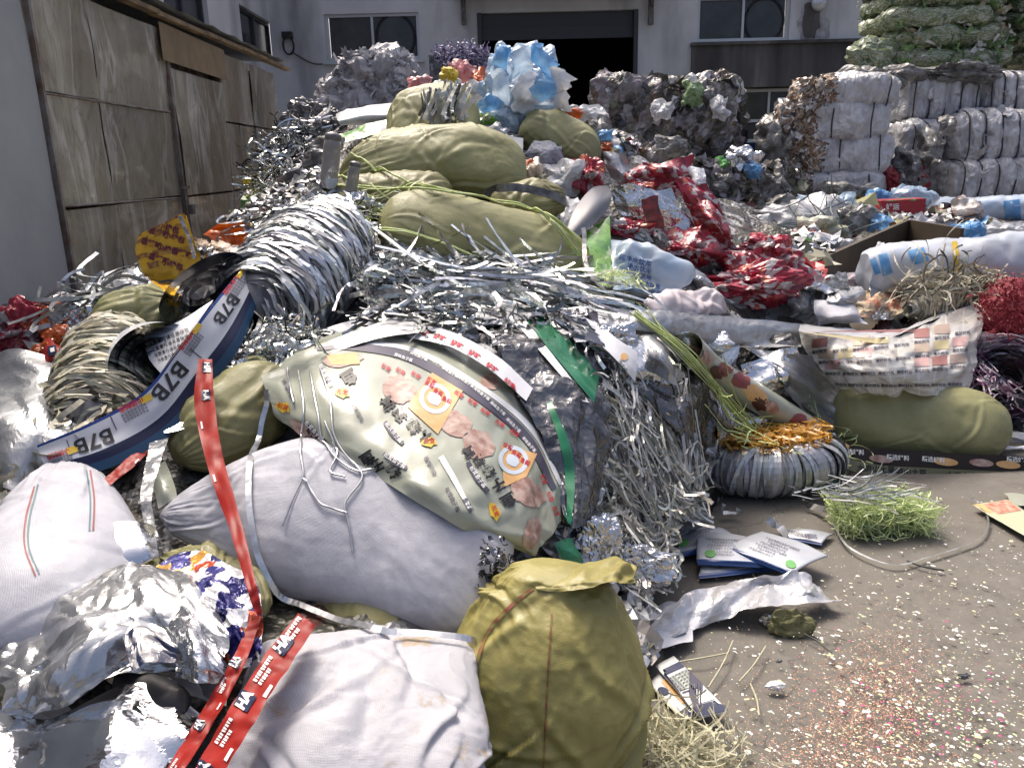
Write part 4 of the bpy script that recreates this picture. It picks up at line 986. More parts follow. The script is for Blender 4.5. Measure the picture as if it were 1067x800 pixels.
fd('pale_border', dband([(350, 357), (426, 364), (498, 402), (554, 448), (584, 505)], [2, 5, 5, 6, 4], 70, 3), M_paper, .0025)
R1 = math.radians(150)
for (c, a, b, r, s) in (((416, 407), 15, 13, .3, 1), ((472, 441), 17, 11, .5, 2), ((498, 463), 15, 12, .4, 3), ((549, 513), 16, 11, .4, 4), ((554, 555), 8, 14, .3, 5), ((357, 376), 17, 6, -.1, 6), ((322, 452), 20, 5, .6, 7), ((510, 398), 8, 7, .3, 8)):
    fd('mushroom_picture', dellipse(c, a*1.2, b*1.2, r, 18, 5, .16, s), M_print_p, .0028)
for qd in (((450, 389), (482, 408), (456, 453), (424, 424)), ((522, 464), (559, 473), (548, 497), (524, 508)), ((340, 371), (372, 368), (375, 380), (345, 381))):
    fd('orange_picture', dquad(*qd, 12, 12), M_print_o, .0034)
for c, r in (((453, 416), 17), ((534, 480), 16)):
    fd('bowl_ring', dellipse(c, r, r*.92, .5, 26, 2, 0, 0, .72), M_print_i, .0044)
    fd('bowl_centre', dellipse(c, r*.42, r*.45, .5, 9, 2, .25, 3), M_print_i, .0046)
    for k in range(3): fd('red_lettering', dtext('鱼酱', (c[0]-6+k*9, c[1]-14+k*8), 5.5, .5, .02), M_print_r, .005)
for ch, c, sz in (('茸', (403, 420), 13), ('松', (416, 432), 13), ('酱', (430, 444), 13), ('子', (443, 455), 12), ('茸', (487, 471), 11), ('松', (498, 480), 11), ('酱', (508, 491), 12), ('子', (518, 505), 13), ('鱼', (528, 521), 14),
        ('鱼', (363, 393), 15), ('鱼', (383, 477), 14), ('子', (394, 484), 12), ('酱', (410, 490), 13), ('子', (324, 452), 13), ('酱', (334, 461), 13)):
    fd('lettering', dtext(ch, c, sz*1.12, R1, .04), M_print_b, .0046)
for p0, p1, w_ in (((401, 440), (420, 463), 6.5), ((487, 482), (508, 513), 6.5), ((400, 473), (424, 488), 6), ((322, 441), (336, 456), 5), ((336, 384), (344, 400), 5)):
    fd('dark_tablet', dband([p0, ((p0[0]+p1[0])/2-1, (p0[1]+p1[1])/2+1), p1], [w_*.7, w_, w_*.7], 12, 3), M_print_s, .0042)
    fd('tablet_lettering', dtext('松茸鱼子酱', ((p0[0]+p1[0])/2-.5, (p0[1]+p1[1])/2+.5), 5.2, math.atan2(p1[1]-p0[1], p1[0]-p0[0]), .01), M_print_w, .0056)
for c, r in (((447, 461), 0), ((515, 533), 1.2), ((357, 410), .2), ((296, 424), .4)):
    fd('yellow_blossom', dellipse(c, 10 if r > 1 else 8, 5, r, 14, 3, .25, 5), M_print_y, .004)
    fd('blossom_lettering', dtext('松茸', c, 6, r, .01), M_print_r, .0052)
fd('white_stripe', dband([(459, 476), (473, 500), (489, 530)], [6, 6, 4], 24, 3), M_print_w, .0036)
for c, b_ in (((448, 486), '酱香四溢'), ((471, 521), '松茸鱼子酱'), ((487, 527), '鱼子酱'), ((372, 430), '真鲜滋味'), ((300, 406), '美味鲜香')):
    fd('small_lettering', dtext(b_, c, 5.5, math.radians(62), .012), M_print_s, .0042)
for k, (x, y) in enumerate(((417, 388), (433, 392), (449, 398), (492, 420), (505, 430), (520, 442), (535, 452), (565, 500), (572, 518), (578, 533), (402, 384), (478, 412))):
    fd('red_lettering', dtext('松茸', (x, y), 5.5, .6 if x < 560 else 1.2, .02), M_print_r, .0044)
for k in range(9):
    t = k/8; x, y = 420+t*130, 376+t*t*80+t*10
    fd('border_lettering', dtext('美味鱼子酱', (x, y-2+(-4 if 0 < t < .3 else 0)), 4, .35+t*.5, .01), M_print_w, .0056)
# light grey flap and the white red-lettered edge above it
sheet('loose_film', [[(285, 392, .12), (330, 360, .16), (390, 338, .18), (436, 326, .16)], [(278, 398, .14), (330, 372, .19), (395, 352, .21), (442, 345, .19)]], M_foil_m, (40, 14), smooth=True, jit=0, seed=14, low=.006, cr=.004, crf=6, label='pale grey film flap folded over the top of the printed bundle', cat='film')
rb = sheet('loose_film', [[(428, 335, .14), (470, 345, .17), (520, 372, .19), (555, 405, .17)], [(424, 350, .16), (465, 360, .2), (512, 387, .22), (548, 418, .19)]], M_paper, (40, 12), smooth=True, jit=0, seed=15, low=.005, cr=.004, crf=7, label='white film edge with red lettering above the sage bundle', cat='film')
for k in range(6): decal('red_lettering', *dtext('好吃', (440+k*18, 348+k*k*1.5+k*3), 7, .3+k*.08, .03), M_print_r, rb, .003, rb)

# ------------------------------------------------------------------ foil and film in the lower left corner
sheet('mirror_foil', [[(0, 628, .12), (50, 588, .17), (105, 556, .2), (160, 551, .17)], [(0, 650, .15), (50, 610, .19), (110, 580, .21), (165, 575, .19)], [(0, 672, .1), (60, 640, .14), (115, 612, .16), (168, 592, .12)]], M_foil_s, (60, 40), smooth=False, seed=33, low=.012, lowf=5, cr=.05, crf=5, oct=2, label='smooth mirror foil sheet across the striped white sack', cat='foil')
sheet('crumpled_foil', [[(-10, 650, .12), (70, 612, .18), (150, 596, .22), (218, 618, .18)], [(-10, 690, .16), (75, 652, .24), (152, 632, .26), (232, 660, .22)], [(0, 722, .16), (75, 688, .22), (155, 662, .25), (234, 690, .2)], [(20, 752, .1), (72, 738, .16), (140, 700, .2), (225, 705, .14)]], M_sfilm, (120, 90), seed=34, low=.03, lowf=4, cr=.028, crf=9, oct=3, rag=.02, label='big heap of finely crumpled silver foil in the lower left', cat='foil')
sheet('crumpled_wrapper', [[(140, 592, .2), (198, 574, .24), (268, 602, .2)], [(165, 606, .22), (218, 606, .28), (274, 640, .22)], [(210, 636, .2), (245, 650, .24), (272, 676, .18)], [(236, 690, .12), (250, 696, .16), (268, 690, .12)]], M_multi, (90, 80), seed=35, low=.03, lowf=5, cr=.025, crf=10, rag=.02, label='crumpled foil wrapper printed navy white and orange', cat='wrapper')
sheet('crumpled_foil', [[(175, 630, .24), (200, 640, .26), (232, 668, .24)], [(178, 665, .25), (205, 672, .3), (234, 700, .24)], [(185, 705, .2), (210, 712, .22), (228, 712, .18)]], M_foil, (50, 50), seed=36, low=.02, lowf=6, cr=.02, crf=13, label='small tarnished foil crumple hanging below the many coloured wrapper', cat='foil')
sheet('mirror_foil', [[(-10, 735, .1), (60, 745, .15), (140, 722, .16), (212, 738, .1)], [(-10, 765, .14), (60, 772, .2), (130, 768, .19), (205, 762, .12)], [(-10, 815, .1), (60, 815, .16), (130, 815, .14), (188, 812, .08)]], M_foil_s, (50, 36), smooth=False, seed=37, low=.02, lowf=4, cr=.06, crf=5, oct=2, label='creased mirror foil sheet along the bottom left edge', cat='foil')
sheet('navy_scrap', [[(128, 662, .3), (150, 652, .31), (185, 672, .3)], [(138, 700, .29), (155, 690, .3), (182, 690, .28)]], M_navy, (24, 16), seed=38, cr=.01, crf=14, label='small navy print scrap in the crumpled foil', cat='wrapper')
bt = thing('plastic_bottle', 'black bottle with pale cap showing under the crumpled foil', 'bottle', on(150, 715))
A, B = pt((128, 705, .10)), pt((158, 722, .12)); ax = unit(B-A); pts = [A+ax*t for t in np.linspace(0, .24, 16)]
mesh('bottle_body', *tube(pts, [.001, .035, .04]+[.042]*10+[.038, .02, .001], 20), M_black, bt)
mesh('cap', *tube([A+ax*t for t in np.linspace(-.05, .004, 6)], [.001, .022, .024, .024, .024, .02], 14), M_cream, bt)
for k in range(2): sheet('loose_film', [[(168+k*24, 650, .05), (192+k*34, 660, .06), (218+k*20, 700, .05)], [(160+k*24, 712, .08), (188+k*26, 722, .09), (222+k*14, 735, .06)]], (M_clear, M_darkp)[k], (20, 20), seed=39+k, smooth=True, low=.01, cr=.006, label=('clear film fold beside the black bottle', 'dark film fold left of the red strips')[k], cat='film')

# red packaging strips
RED = 'red printed packaging strips'
def redstrip(path, wpx, lbl, seed, boxes):
    o = band('packaging_strip', path, wpx, M_redf, n=60, nv=7, seed=seed, wob=.008, label=lbl, cat='packaging', group=RED)
    P = spline(np.array([(q[0], q[1], 0) for q in path], float), 101)[:, :2]
    for t, kind in boxes:
        i = int(t*100); c = P[i]; tv = P[min(i+2, 100)]-P[max(i-2, 0)]; an = math.atan2(tv[1], tv[0]); e = unit(tv); s = np.array([-e[1], e[0]])
        wq = wpx if np.ndim(wpx) == 0 else wpx[len(wpx)//2]
        if kind == 'n':
            L_ = wq*.55; c2 = c-s*wq*.16
            decal('navy_patch', *dquad(c2-e*L_*.6-s*wq*.3, c2+e*L_*.6-s*wq*.3, c2+e*L_*.6+s*wq*.3, c2-e*L_*.6+s*wq*.3, 5, 5), M_navy, o, .003, o)
            decal('white_lettering', *dtext('HA', c2, wq*.5, an, .05), M_print_w, o, .0046, o)
        elif kind == 't':
            for k in (-.24, -.02):      # two lines of tiny lettering
                for j in range(-4, 5 if k < -.1 else 2): decal('white_lettering', *dquad(*[c+s*wq*(k+y)+e*wq*(j*.12+x) for x, y in ((-.045, -.07), (.045, -.07), (.045-.03*(j % 2), .07), (-.045+.03*(j % 3 == 0), .07))], 2, 2), M_print_w, o, .003, o)
        else: decal('white_lettering', *dquad(c+s*wq*.3-e*wq*.25, c+s*wq*.3+e*wq*.25, c+s*wq*.42+e*wq*.25, c+s*wq*.42-e*wq*.25, 3, 2), M_print_w, o, .003, o)
    return o
redstrip([(214, 374, .34), (213, 420, .34), (224, 480, .34), (246, 550, .36), (262, 610, .34), (270, 640, .28)], [15, 21, 19, 15, 11, 7], 'red printed strip hanging down across the lavender sack', 51, ((.04, 'n'), (.17, 'n'), (.28, 'b'), (.45, 'b')))
redstrip([(170, 822, .12), (214, 750, .17), (248, 690, .22), (268, 640, .22)], [17, 17, 16, 10], 'narrow red printed strip next to the bottom left foil', 52, ((.1, 't'), (.3, 'n'), (.42, 'b'), (.52, 't'), (.66, 'n')))
redstrip([(206, 822, .14), (246, 755, .2), (284, 695, .24), (320, 645, .22)], [27, 29, 29, 22], 'wide red printed strip against the stained white sack', 53, ((.08, 'n'), (.2, 'b'), (.28, 't'), (.45, 'n'), (.55, 'b'), (.63, 't'), (.8, 'n'), (.9, 't')))
redstrip([(108, 505, .2), (140, 478, .18), (162, 455, .12)], [9, 11, 9], 'short red strip poking out under the blue lettered film', 54, ((.5, 'b'),))
band('clear_strip', [(170, 440, .16), (160, 480, .2), (152, 520, .22), (160, 560, .18)], [22, 14, 12, 10], M_cleard, n=40, seed=55, label='twisted clear strip beside the tip of the lavender sack', cat='film')
band('clear_strip', [(165, 440, .2), (205, 420, .18), (208, 400, .16)], [26, 40, 20], M_foil, n=30, seed=56, label='foil lined flap under the blue lettered film', cat='foil')
patch('film_scrap', (155, 490), (172, 480), (185, 520), (165, 530), M_sage, .1, .03, seed=57, label='small sage film scrap at the lavender sack tip', cat='film', smooth=True)

# long bright wires and clear straps looping over the sacks
names = [s_lav.name, film.name, s_bot.name, s_olive_low.name, s_olive_back.name, 'waste_heap']
def wire(name, path, r, m_, lbl, n=70, off=.012, cat='strip', group=None, nm=None, flat=None):
    P = drape(path, nm or names, n, off)
    if flat: V, F = ribbons(P[None], flat, 3, .15, unit_rows(CP-P)[None]); return mesh(name, V, F, m_, None, False, label=lbl, cat=cat, group=group)
    return mesh(name, *tube(P, r, 5), m_, label=lbl, cat=cat, group=group)
wire('foil_strand', [(282, 408), (268, 450), (262, 500), (264, 540), (275, 585), (300, 622), (340, 648), (400, 662), (470, 670), (500, 674)], .004, M_strand, 'long silvery strand looping round the lavender sack', flat=.013, off=.02)
ST = 'silvery strands trailing over the printed film'
for k, pth in enumerate(([(312, 388), (318, 430), (314, 470), (316, 495), (304, 525), (295, 548)], [(324, 388), (332, 430), (338, 460), (350, 478), (372, 492), (392, 488)], [(334, 386), (345, 420), (350, 455), (370, 484), (378, 500), (360, 525), (365, 550), (368, 576)], [(318, 500), (335, 525), (362, 535)], [(300, 385), (302, 400), (308, 420)], [(340, 440), (352, 470), (345, 492), (360, 498)])):
    wire('foil_strand', pth, .0035, M_strand, ['thin silver strand dangling left over the lavender sack', 'silver strand curling below the film lettering', 'crinkled strand ending lowest on the lavender sack', 'fine strand branching across the lavender sack', 'short strand at the left tip of the printed film', 'looped strand at the lower film edge'][k], group=ST, off=.008)
tangle('foil_strand_tuft', (320, 390), (30, 8), 60, M_strip, .14, -.9, spread=.8, width=.006, thick=.05, lift=.2, seed=61, curl=.5, label='tuft of silver strands over the left end of the printed film', cat='strips', hug=False)

# ------------------------------------------------------------------ left side
sack('woven_sack', (100, 350, -.02), (185, 318, -.02), 62, M_oliveg, seed=71, thick=.8, ends=('round', 'pinch'), label='pale olive sack behind the beige strip coil', group=OS)
def coilthing(name, lbl, p0, p1, rpx, n, m_, width, seed, lift=.08, core=None, extra=None, squash=1., tilt=.15, rj=.06, cat='coil', group=None, mm=36):
    a, b = pt(p0), pt(p1); c = (a+b)/2; k = mpp(c); nn = hn(c); c = c+unit(nn+unit(CP-c))*lift; L = np.linalg.norm(b-a)
    root = thing(name, lbl, cat, c-np.array([0, 0, rpx*k]), group)
    P, N_ = coil(c, b-a, rpx*k, L, n, mm, seed, rj, tilt, squash)
    strips('wound_strip', P, width, m_, root, N_, .35, seed, kind='stuff', keep=False, light=True)
    if core is not None:
        ax = unit(b-a); pr = np.linspace(-.5, .5, 16); rr = rpx*k*.74*np.sqrt(np.clip(1-(2*np.abs(pr))**4, .1, 1))
        mesh('core', *tube([c+ax*L*t for t in pr], rr, 24), core, root)
    return root, c, k
r_, c_, k_ = coilthing('strip_coil', 'big coil of beige packing strip left of the blue lettered film', (92, 470), (128, 356), 50, 230, M_stripb, .012, 72, lift=.03, core=M_darkp, squash=.8, tilt=.5, rj=.09)
tangle('loose_ends', (90, 455), (35, 30), 70, M_stripb, .22, 1.0, spread=1.6, width=.016, thick=.08, lift=.1, seed=73, parent=r_)
sheet('silver_bag', [[(-12, 372, .1), (25, 366, .18), (62, 372, .14), (92, 392, .06)], [(-14, 410, .16), (28, 400, .24), (66, 410, .2), (88, 430, .1)], [(-14, 450, .16), (25, 446, .24), (58, 456, .2), (76, 470, .1)], [(-14, 505, .1), (14, 510, .14), (36, 505, .12), (52, 496, .06)]], M_foil_m, (46, 46), seed=74, low=.03, lowf=4, cr=.07, crf=5.5, oct=2, label='large pale silver bag creased in flat planes at the left edge', cat='bag', smooth=False)
patch('silver_bag', (24, 355), (78, 362), (92, 398), (60, 400), M_foil_m, .08, .06, seed=75, cr=.015, crf=7, label='small silver flap between the silver bag and orange wrappers', cat='bag')
tangle('strip_bundle', (16, 505), (26, 55), 90, M_stripb, .3, 1.2, spread=.9, width=.014, thick=.1, lift=.04, seed=76, label='pale strips hanging behind the striped white sack', cat='strips')
WR = 'crumpled snack wrappers by the shed'
for k, (a, lbl) in enumerate((((14, 318, 22, 26), 'red and white wrapper bunch at the left edge below the gate'), ((22, 345, 26, 24), 'red and silver wrapper bunch under the topmost red one'), ((44, 312, 16, 14), 'pointed red and white wrapper standing by the shed post'))):
    wad('crumpled_wrapper', (a[0], a[1], .06), a[2:], M_redcheck, 80+k, 5, .5, 2.8, .7, label=lbl, group=WR, fine=.12)
patch('crumpled_wrapper', (2, 305), (48, 308), (46, 322), (0, 316), M_paper, .1, .03, seed=84, cr=.01, label='white strip of film over the red wrappers', group=WR, cat='wrapper')
for k, (a, lbl) in enumerate((((55, 332, 13, 15), 'orange wrapper crumple in the left pile'), ((60, 352, 11, 14), 'darker orange wrapper below the first one'), ((48, 368, 12, 10), 'small orange wrapper touching the silver flap'))):
    wad('crumpled_wrapper', (a[0], a[1], .09), a[2:], M_orange, 85+k, 4, .5, 3, .7, label=lbl, group=WR, fine=.1)
o = patch('crumpled_wrapper', (48, 352, .16), (64, 360, .18), (66, 376, .16), (42, 376, .14), M_redf, .14, .02, seed=88, cr=.006, crf=9, label='red wrapper with a dark square emblem', group=WR, cat='wrapper')
decal('emblem', *dquad((50, 362), (58, 360), (60, 370), (51, 371), 4, 4), M_navy, o, .004, o); decal('emblem_centre', *dquad((53, 364), (57, 363), (58, 367), (54, 368), 3, 3), M_print_w, o, .006, o)
for k, (a, lbl) in enumerate((((33, 335, 12, 16), 'upright silver wrapper between red and orange ones'), ((76, 332, 18, 14), 'crumpled foil beside the pale olive sack'), ((88, 350, 14, 14), 'silver foil lump against the beige strip coil'), ((72, 356, 9, 11), 'small tarnished foil lump near the emblem wrapper'))):
    wad('crumpled_foil', (a[0], a[1], .06), a[2:], M_foil, 90+k, 4, .5, 3, .6, label=lbl, cat='foil', fine=.14)
tangle('strip_bundle', (100, 314), (40, 8), 50, M_stripw, .4, .05, spread=.5, width=.014, thick=.08, lift=.06, seed=95, label='white and green striped film strips along the shed foot', cat='strips')
patch('crumpled_wrapper', (96, 310), (126, 312), (124, 318), (92, 316), M_print_lg, .08, .03, seed=96, cr=.01, label='thin green film strip along the shed foot', group=WR, cat='wrapper')
wad('carrier_bag', (138, 302, .1), (18, 13), M_pwhite, 97, 4, .4, 2.4, .7, label='white carrier bag below the yellow package', cat='bag')
sheet('carrier_bag', [[(136, 268, .14), (146, 272, .16), (150, 290, .14)], [(142, 276, .15), (149, 284, .17), (152, 304, .14)]], M_pwhite, (14, 14), seed=98, cr=.008, crf=10, label='narrow white film point beside the yellow package', cat='bag')
# yellow and orange packages
yb = thing('printed_package', 'yellow printed film package with brown lettering in front of the shed', 'package', on(180, 300))
ysh = sheet('package_front', [[D(145, 244, 3.35), D(167, 234, 3.35), D(188, 223, 3.35), D(195, 225, 3.35)], [D(141, 262, 3.35), D(164, 255, 3.35), D(193, 249, 3.35), D(204, 255, 3.35)], [D(148, 283, 3.35), D(169, 283, 3.35), D(193, 279, 3.35), D(209, 270, 3.35)], [D(152, 297, 3.35), D(171, 303, 3.35), D(188, 303, 3.35), D(200, 292, 3.35)]], M_yellow, (60, 60), parent=yb, smooth=True, jit=0, seed=99, low=.015, cr=.012, crf=7)
sheet('silver_edge', [[D(185, 225, 3.33), D(190, 225, 3.33)], [D(195, 248, 3.33), D(199, 247, 3.33)], [D(201, 270, 3.33), D(205, 268, 3.33)]], M_foil, (8, 24), parent=yb, seed=100, cr=.004, crf=14)
for k, (x, y) in enumerate(((166, 243), (176, 238), (158, 254), (175, 260), (190, 264), (182, 248), (166, 270), (180, 276))):
    decal('brown_lettering', *dtext('小馋包' if k % 2 else '香辣味', (x, y), 7.5, .3, .04), mat('brown_print', (.14, .02, .05), .4), ysh, .004, yb)
patch('printed_package', (156, 292), (188, 298), (186, 318), (164, 322), M_yellow, .1, .05, seed=101, cr=.01, crf=9, smooth=True, label='smaller yellow package crushed below the big yellow one', cat='package')
patch('printed_package', (148, 312), (166, 318), (160, 330), (150, 326), M_print_y, .06, .02, seed=102, cr=.008, crf=9, label='tiny yellow scrap on the pale olive sack', cat='package')
sheet('orange_bag', [[D(208, 244, 3.9), D(232, 232, 3.9), D(256, 228, 3.9)], [D(216, 246, 3.9), D(240, 242, 3.9), D(262, 246, 3.9)], [D(226, 252, 3.9), D(246, 256, 3.9), D(270, 262, 3.9)]], M_orange, (60, 40), seed=103, low=.03, lowf=8, cr=.035, crf=13, rag=.02, label='bright orange film bag by the shed wall', cat='bag')
for k, (q, m_, lbl) in enumerate((((196, 246, 214, 258), M_cream, 'cream and orange film between the yellow package and orange bag'), ((220, 250, 238, 264), M_cream, 'peach coloured film below the orange bag'), ((240, 258, 262, 270), M_cream, 'cream film scrap above the blue film loop'), ((204, 252, 222, 266), M_foil, 'foil scrap among the cream film'))):
    patch('film_scrap', (q[0], q[1]), (q[2], q[1]+3), (q[2]+4, q[3]), (q[0]+2, q[3]+2), m_, .16, .04, seed=104+k, cr=.012, crf=10, label=lbl, cat='film')
patch('film_scrap', (252, 184), (266, 180), (274, 202), (262, 238), mat('mustard_film', (.42, .36, .05), .4, transl=.2), .12, .05, seed=109, cr=.01, crf=9, label='mustard yellow film at the left of the dark strip tangle', cat='film')

# ------------------------------------------------------------------ blue and white lettered film: a long band with two rolls
def bluewhite(c, col):
    N, Lk = c['N'], c['Lk']; s = N.new('ShaderNodeSeparateXYZ'); Lk(c['tc'].outputs['UV'], s.inputs[0])
    return c['ramp'](s.outputs[1], [(0, (.02, .05, .22)), (.06, (.50, .52, .57)), (.60, (.012, .016, .05)), (.80, (.015, .05, .11))], 'CONSTANT')
M_bw = mat('blue_white_film', (.5, .5, .5), .5, pattern=bluewhite, uv=True, spec=.3)
M_bw2 = mat('white_film_back', (.50, .52, .57), .35, coat=.2)
bf = thing('lettered_film_roll', 'unrolling blue and white lettered film band with dark rolled ends', 'film', on(160, 420))
top = [(38, 464, .28), (95, 440, .33), (150, 408, .36), (186, 362, .38), (222, 316, .38), (262, 268, .32)]
bot = [(52, 500, .14), (118, 486, .16), (178, 452, .18), (220, 402, .18), (254, 354, .18), (272, 300, .16)]
rows = []
for t in (0, .2, .4, .6, .8, 1): rows.append([tuple(np.array(a)*(1-t)+np.array(b)*t) for a, b in zip(top, bot)])
S_ = Sheet(rows, seed=110, low=.006, lowf=5); u, v = S_.grid(90, 24, 0)
bband = mesh('band', S_.ev(u, v), gridF(90, 24), M_bw, bf, True, uv=np.stack([u, v], -1))
def bd(name, g, m_, off=.003): return decal(name, g[0], g[1], m_, bband, off, bf)
for body, c, sz, an in (('B7B', (98, 459), 22, 180-20), ('B7B', (176, 397), 24, 180-50), ('B7B', (235, 322), 18, 180-55)):
    bd('model_lettering', dtext(body, c, sz, math.radians(an), .02, 1.2), M_print_b)
for c, an, s in (((138, 425), -27, 1), ((197, 356), -55, .9), ((243, 298), -57, .9), ((62, 476), -20, .9)):
    a = math.radians(an); e = np.array([math.cos(a), math.sin(a)]); s_ = np.array([-e[1], e[0]])
    bd('red_lettering', dtext('中国制造', np.array(c)-s_*4*s, 7*s, a+math.pi, .03), M_print_r)
    for k in range(3): bd('blue_lettering', dtext('产品名称规格型号', np.array(c)+s_*(2+k*3.4)*s, 3.6*s, a+math.pi, .01), M_print_s)
    q = np.array(c)+e*17*s-s_*2; bd('yellow_patch', dquad(q-e*6-s_*3.5, q+e*6-s_*3.5, q+e*6+s_*3.5, q-e*6+s_*3.5, 5, 4), M_print_y)
for c, an in (((118, 440), -24), ((203, 368), -52), ((72, 465), -20)):
    a = math.radians(an+90); bd('fold_line', dband([(c[0]-7*math.cos(a), c[1]-7*math.sin(a)), (c[0]+9*math.cos(a), c[1]+9*math.sin(a))], 1.2, 8), M_print_s)
# first roll: spiral with its end to the camera
def spiral(c, ax, r0, r1, turns, L, m_, name, parent, sq=1.0, n=220, e1=None, tail=None):
    ax = unit(ax); e1 = unit(np.cross(ax, [0, 0, 1.])) if e1 is None else unit(e1-ax*np.dot(e1, ax)); e2 = np.cross(ax, e1)
    th = np.linspace(0, turns*2*math.pi, n); r = np.linspace(r0, r1, n)*(1+.05*np.sin(th*.37)+.03*np.sin(th*2.0))
    P = c+e1*(r*np.cos(th))[:, None]+e2*(r*sq*np.sin(th))[:, None]
    V = np.stack([P-ax*L/2, P-ax*L/6, P+ax*L/6, P+ax*(L/2)+ax*.006*np.sin(th*1.7)[:, None]], 1).reshape(-1, 3)
    return mesh(name, V, gridF(n, 4), m_, parent, True)
k1 = mpp(on(160, 375)); c1 = pt((162, 376, .14)); axv = unit(CP-c1+np.array([.55, 0, -.2]))
spiral(c1, axv, 8*k1, 40*k1, 7, .16, M_navy, 'dark_roll', bf, .85, 300)
spiral(c1-axv*.004, axv, 40*k1, 44*k1, 1.0, .17, M_bw2, 'outer_turn', bf, .85, 60)
k2 = mpp(on(212, 305)); c2 = pt((213, 302, .16)); ax2 = unit(CP-c2+np.array([.25, 0, .9]))
e1 = CW[:, 0]*math.cos(math.radians(38))+CW[:, 1]*math.sin(math.radians(38))
spiral(c2, ax2, 46*k2, 51*k2, 1.0, .15, M_navy, 'loop', bf, .46, 90, e1)
spiral(c2-ax2*.01, ax2, 12*k2, 36*k2, 2.5, .13, M_navy, 'inner_turns', bf, .5, 120, e1)
sh_ = sheet('loose_tail', [[(150, 345, .26), (185, 335, .3), (222, 312, .3)], [(154, 372, .26), (182, 372, .3), (196, 352, .32)], [(176, 398, .26), (184, 390, .3), (190, 380, .31)]], M_bw2, (30, 30), parent=bf, smooth=True, jit=0, seed=112, low=.004)
for k in range(4): decal('small_lettering', *dtext('注意事项请妥善保管', (176+k*1.5, 352+k*6), 5-.4*k, math.radians(-22), .012), M_print_b, sh_, .003, bf)

# ------------------------------------------------------------------ silver strip coils and nests in the middle
r_, c_, k_ = coilthing('strip_coil', 'fat coil of silver foil strip in the middle of the heap', (262, 338), (352, 248), 58, 330, M_coil, .015, 120, lift=.03, core=M_darkp, squash=.85, tilt=.36, rj=.09)
tangle('foil_strip_nest', (275, 376), (62, 24), 420, M_strip, .20, None, curl=.8, width=.015, light=True, thick=.12, lift=.03, seed=121, label='crinkled nest of silver strips below the fat silver coil', cat='strips')
tangle('foil_strip_nest', (425, 300), (50, 50), 330, M_strip, .32, .9, spread=1.4, curl=.55, width=.015, light=True, thick=.12, lift=.03, seed=122, label='curling silver strips right of the fat silver coil', cat='strips')
tangle('foil_strip_nest', (345, 235), (80, 26), 300, M_strip, .26, .3, spread=1.8, curl=.6, width=.013, thick=.1, lift=.04, seed=123, label='silver strip nest on top of the fat silver coil', cat='strips')
tangle('foil_strip_nest', (300, 185), (52, 50), 460, M_strip, .30, 2.2, spread=2.2, curl=.6, width=.010, thick=.20, lift=.04, seed=124, press=.7, label='dark tangle of foil strips standing beside the shed end', cat='strips')
tangle('foil_strip_nest', (308, 150), (34, 32), 200, M_strip, .3, 1.7, spread=1.6, curl=.5, width=.011, thick=.2, lift=.05, seed=125, press=.7, label='silver loops at the top of the dark strip tangle', cat='strips')
tangle('foil_strip_nest', (510, 300), (95, 30), 200, M_strip, .8, -.38, spread=.45, curl=.22, width=.016, light=True, thick=.08, lift=.05, seed=126, label='long silver strips sliding right past the lower green sack', cat='strips')
tangle('foil_strip_nest', (440, 345), (60, 16), 100, M_strip, .3, -.35, spread=1.0, curl=.6, width=.012, thick=.05, lift=.06, seed=127, label='short silver strips above the printed film edge', cat='strips')
tangle('foil_strip_nest', (560, 345), (45, 30), 100, M_strip, .3, -.9, spread=.8, curl=.5, width=.014, thick=.05, lift=.07, seed=128, label='silver strips falling behind the green striped film', cat='strips')
for k, (q, lbl, m_) in enumerate(((((470, 312), (560, 318), (586, 338), (500, 336)), 'bright white film sheet right of the silver strips', M_paper), (((500, 300), (580, 310), (600, 326), (520, 322)), 'second pale film sheet tucked under the lower green sack', M_foil_m), (((440, 300), (492, 305), (500, 332), (455, 335)), 'grey foil sheet under the sliding silver strips', M_foil_s), (((380, 296), (400, 290), (412, 330), (392, 340)), 'dark plastic piece beside the fat silver coil', M_darkp))):
    patch('loose_film', *q, m_, .07, .03, seed=130+k, cr=.012, crf=6, oct=2, label=lbl, cat='film')
for k, (a, lbl) in enumerate((((345, 170, 9, 26), 'clear plastic bottle sleeve with dark cap standing in the tangle'), ((368, 188, 6, 16), 'narrow clear sleeve right of the capped one'))):
    a0, a1 = D(a[0]-3, a[1]+a[3], 4.15), D(a[0]+2, a[1]-a[3], 4.15); kk = mpp(a0)
    bt = thing('plastic_bottle', lbl, 'bottle', a0)
    mesh('bottle_body', *tube(spline([a0, a1], 14), np.array([.5, .9, 1, 1, 1, 1, 1, 1, 1, 1, 1, 1, .95, .7])*a[2]*kk, 18), mat('grey_bottle', (.30, .29, .28), .2, transp=.25, coat=.5), bt)
    mesh('cap', *tube(spline([a1-(a1-a0)*.04, a1+(a1-a0)*.12], 5), np.array([.9, .98, .98, .9, .3])*a[2]*kk, 16), M_darkp, bt)
    if k == 0: decal('label', *dquad((340, 186), (352, 186), (350, 214), (339, 214), 5, 5), M_print_i, [o for o in bt.children][0], .004, bt)
wad('crumpled_foil', D(372, 210, 4.1), (9, 12), M_foil, 136, 4, .5, 3, .7, label='small foil lump below the narrow clear sleeve', cat='foil', fine=.14)

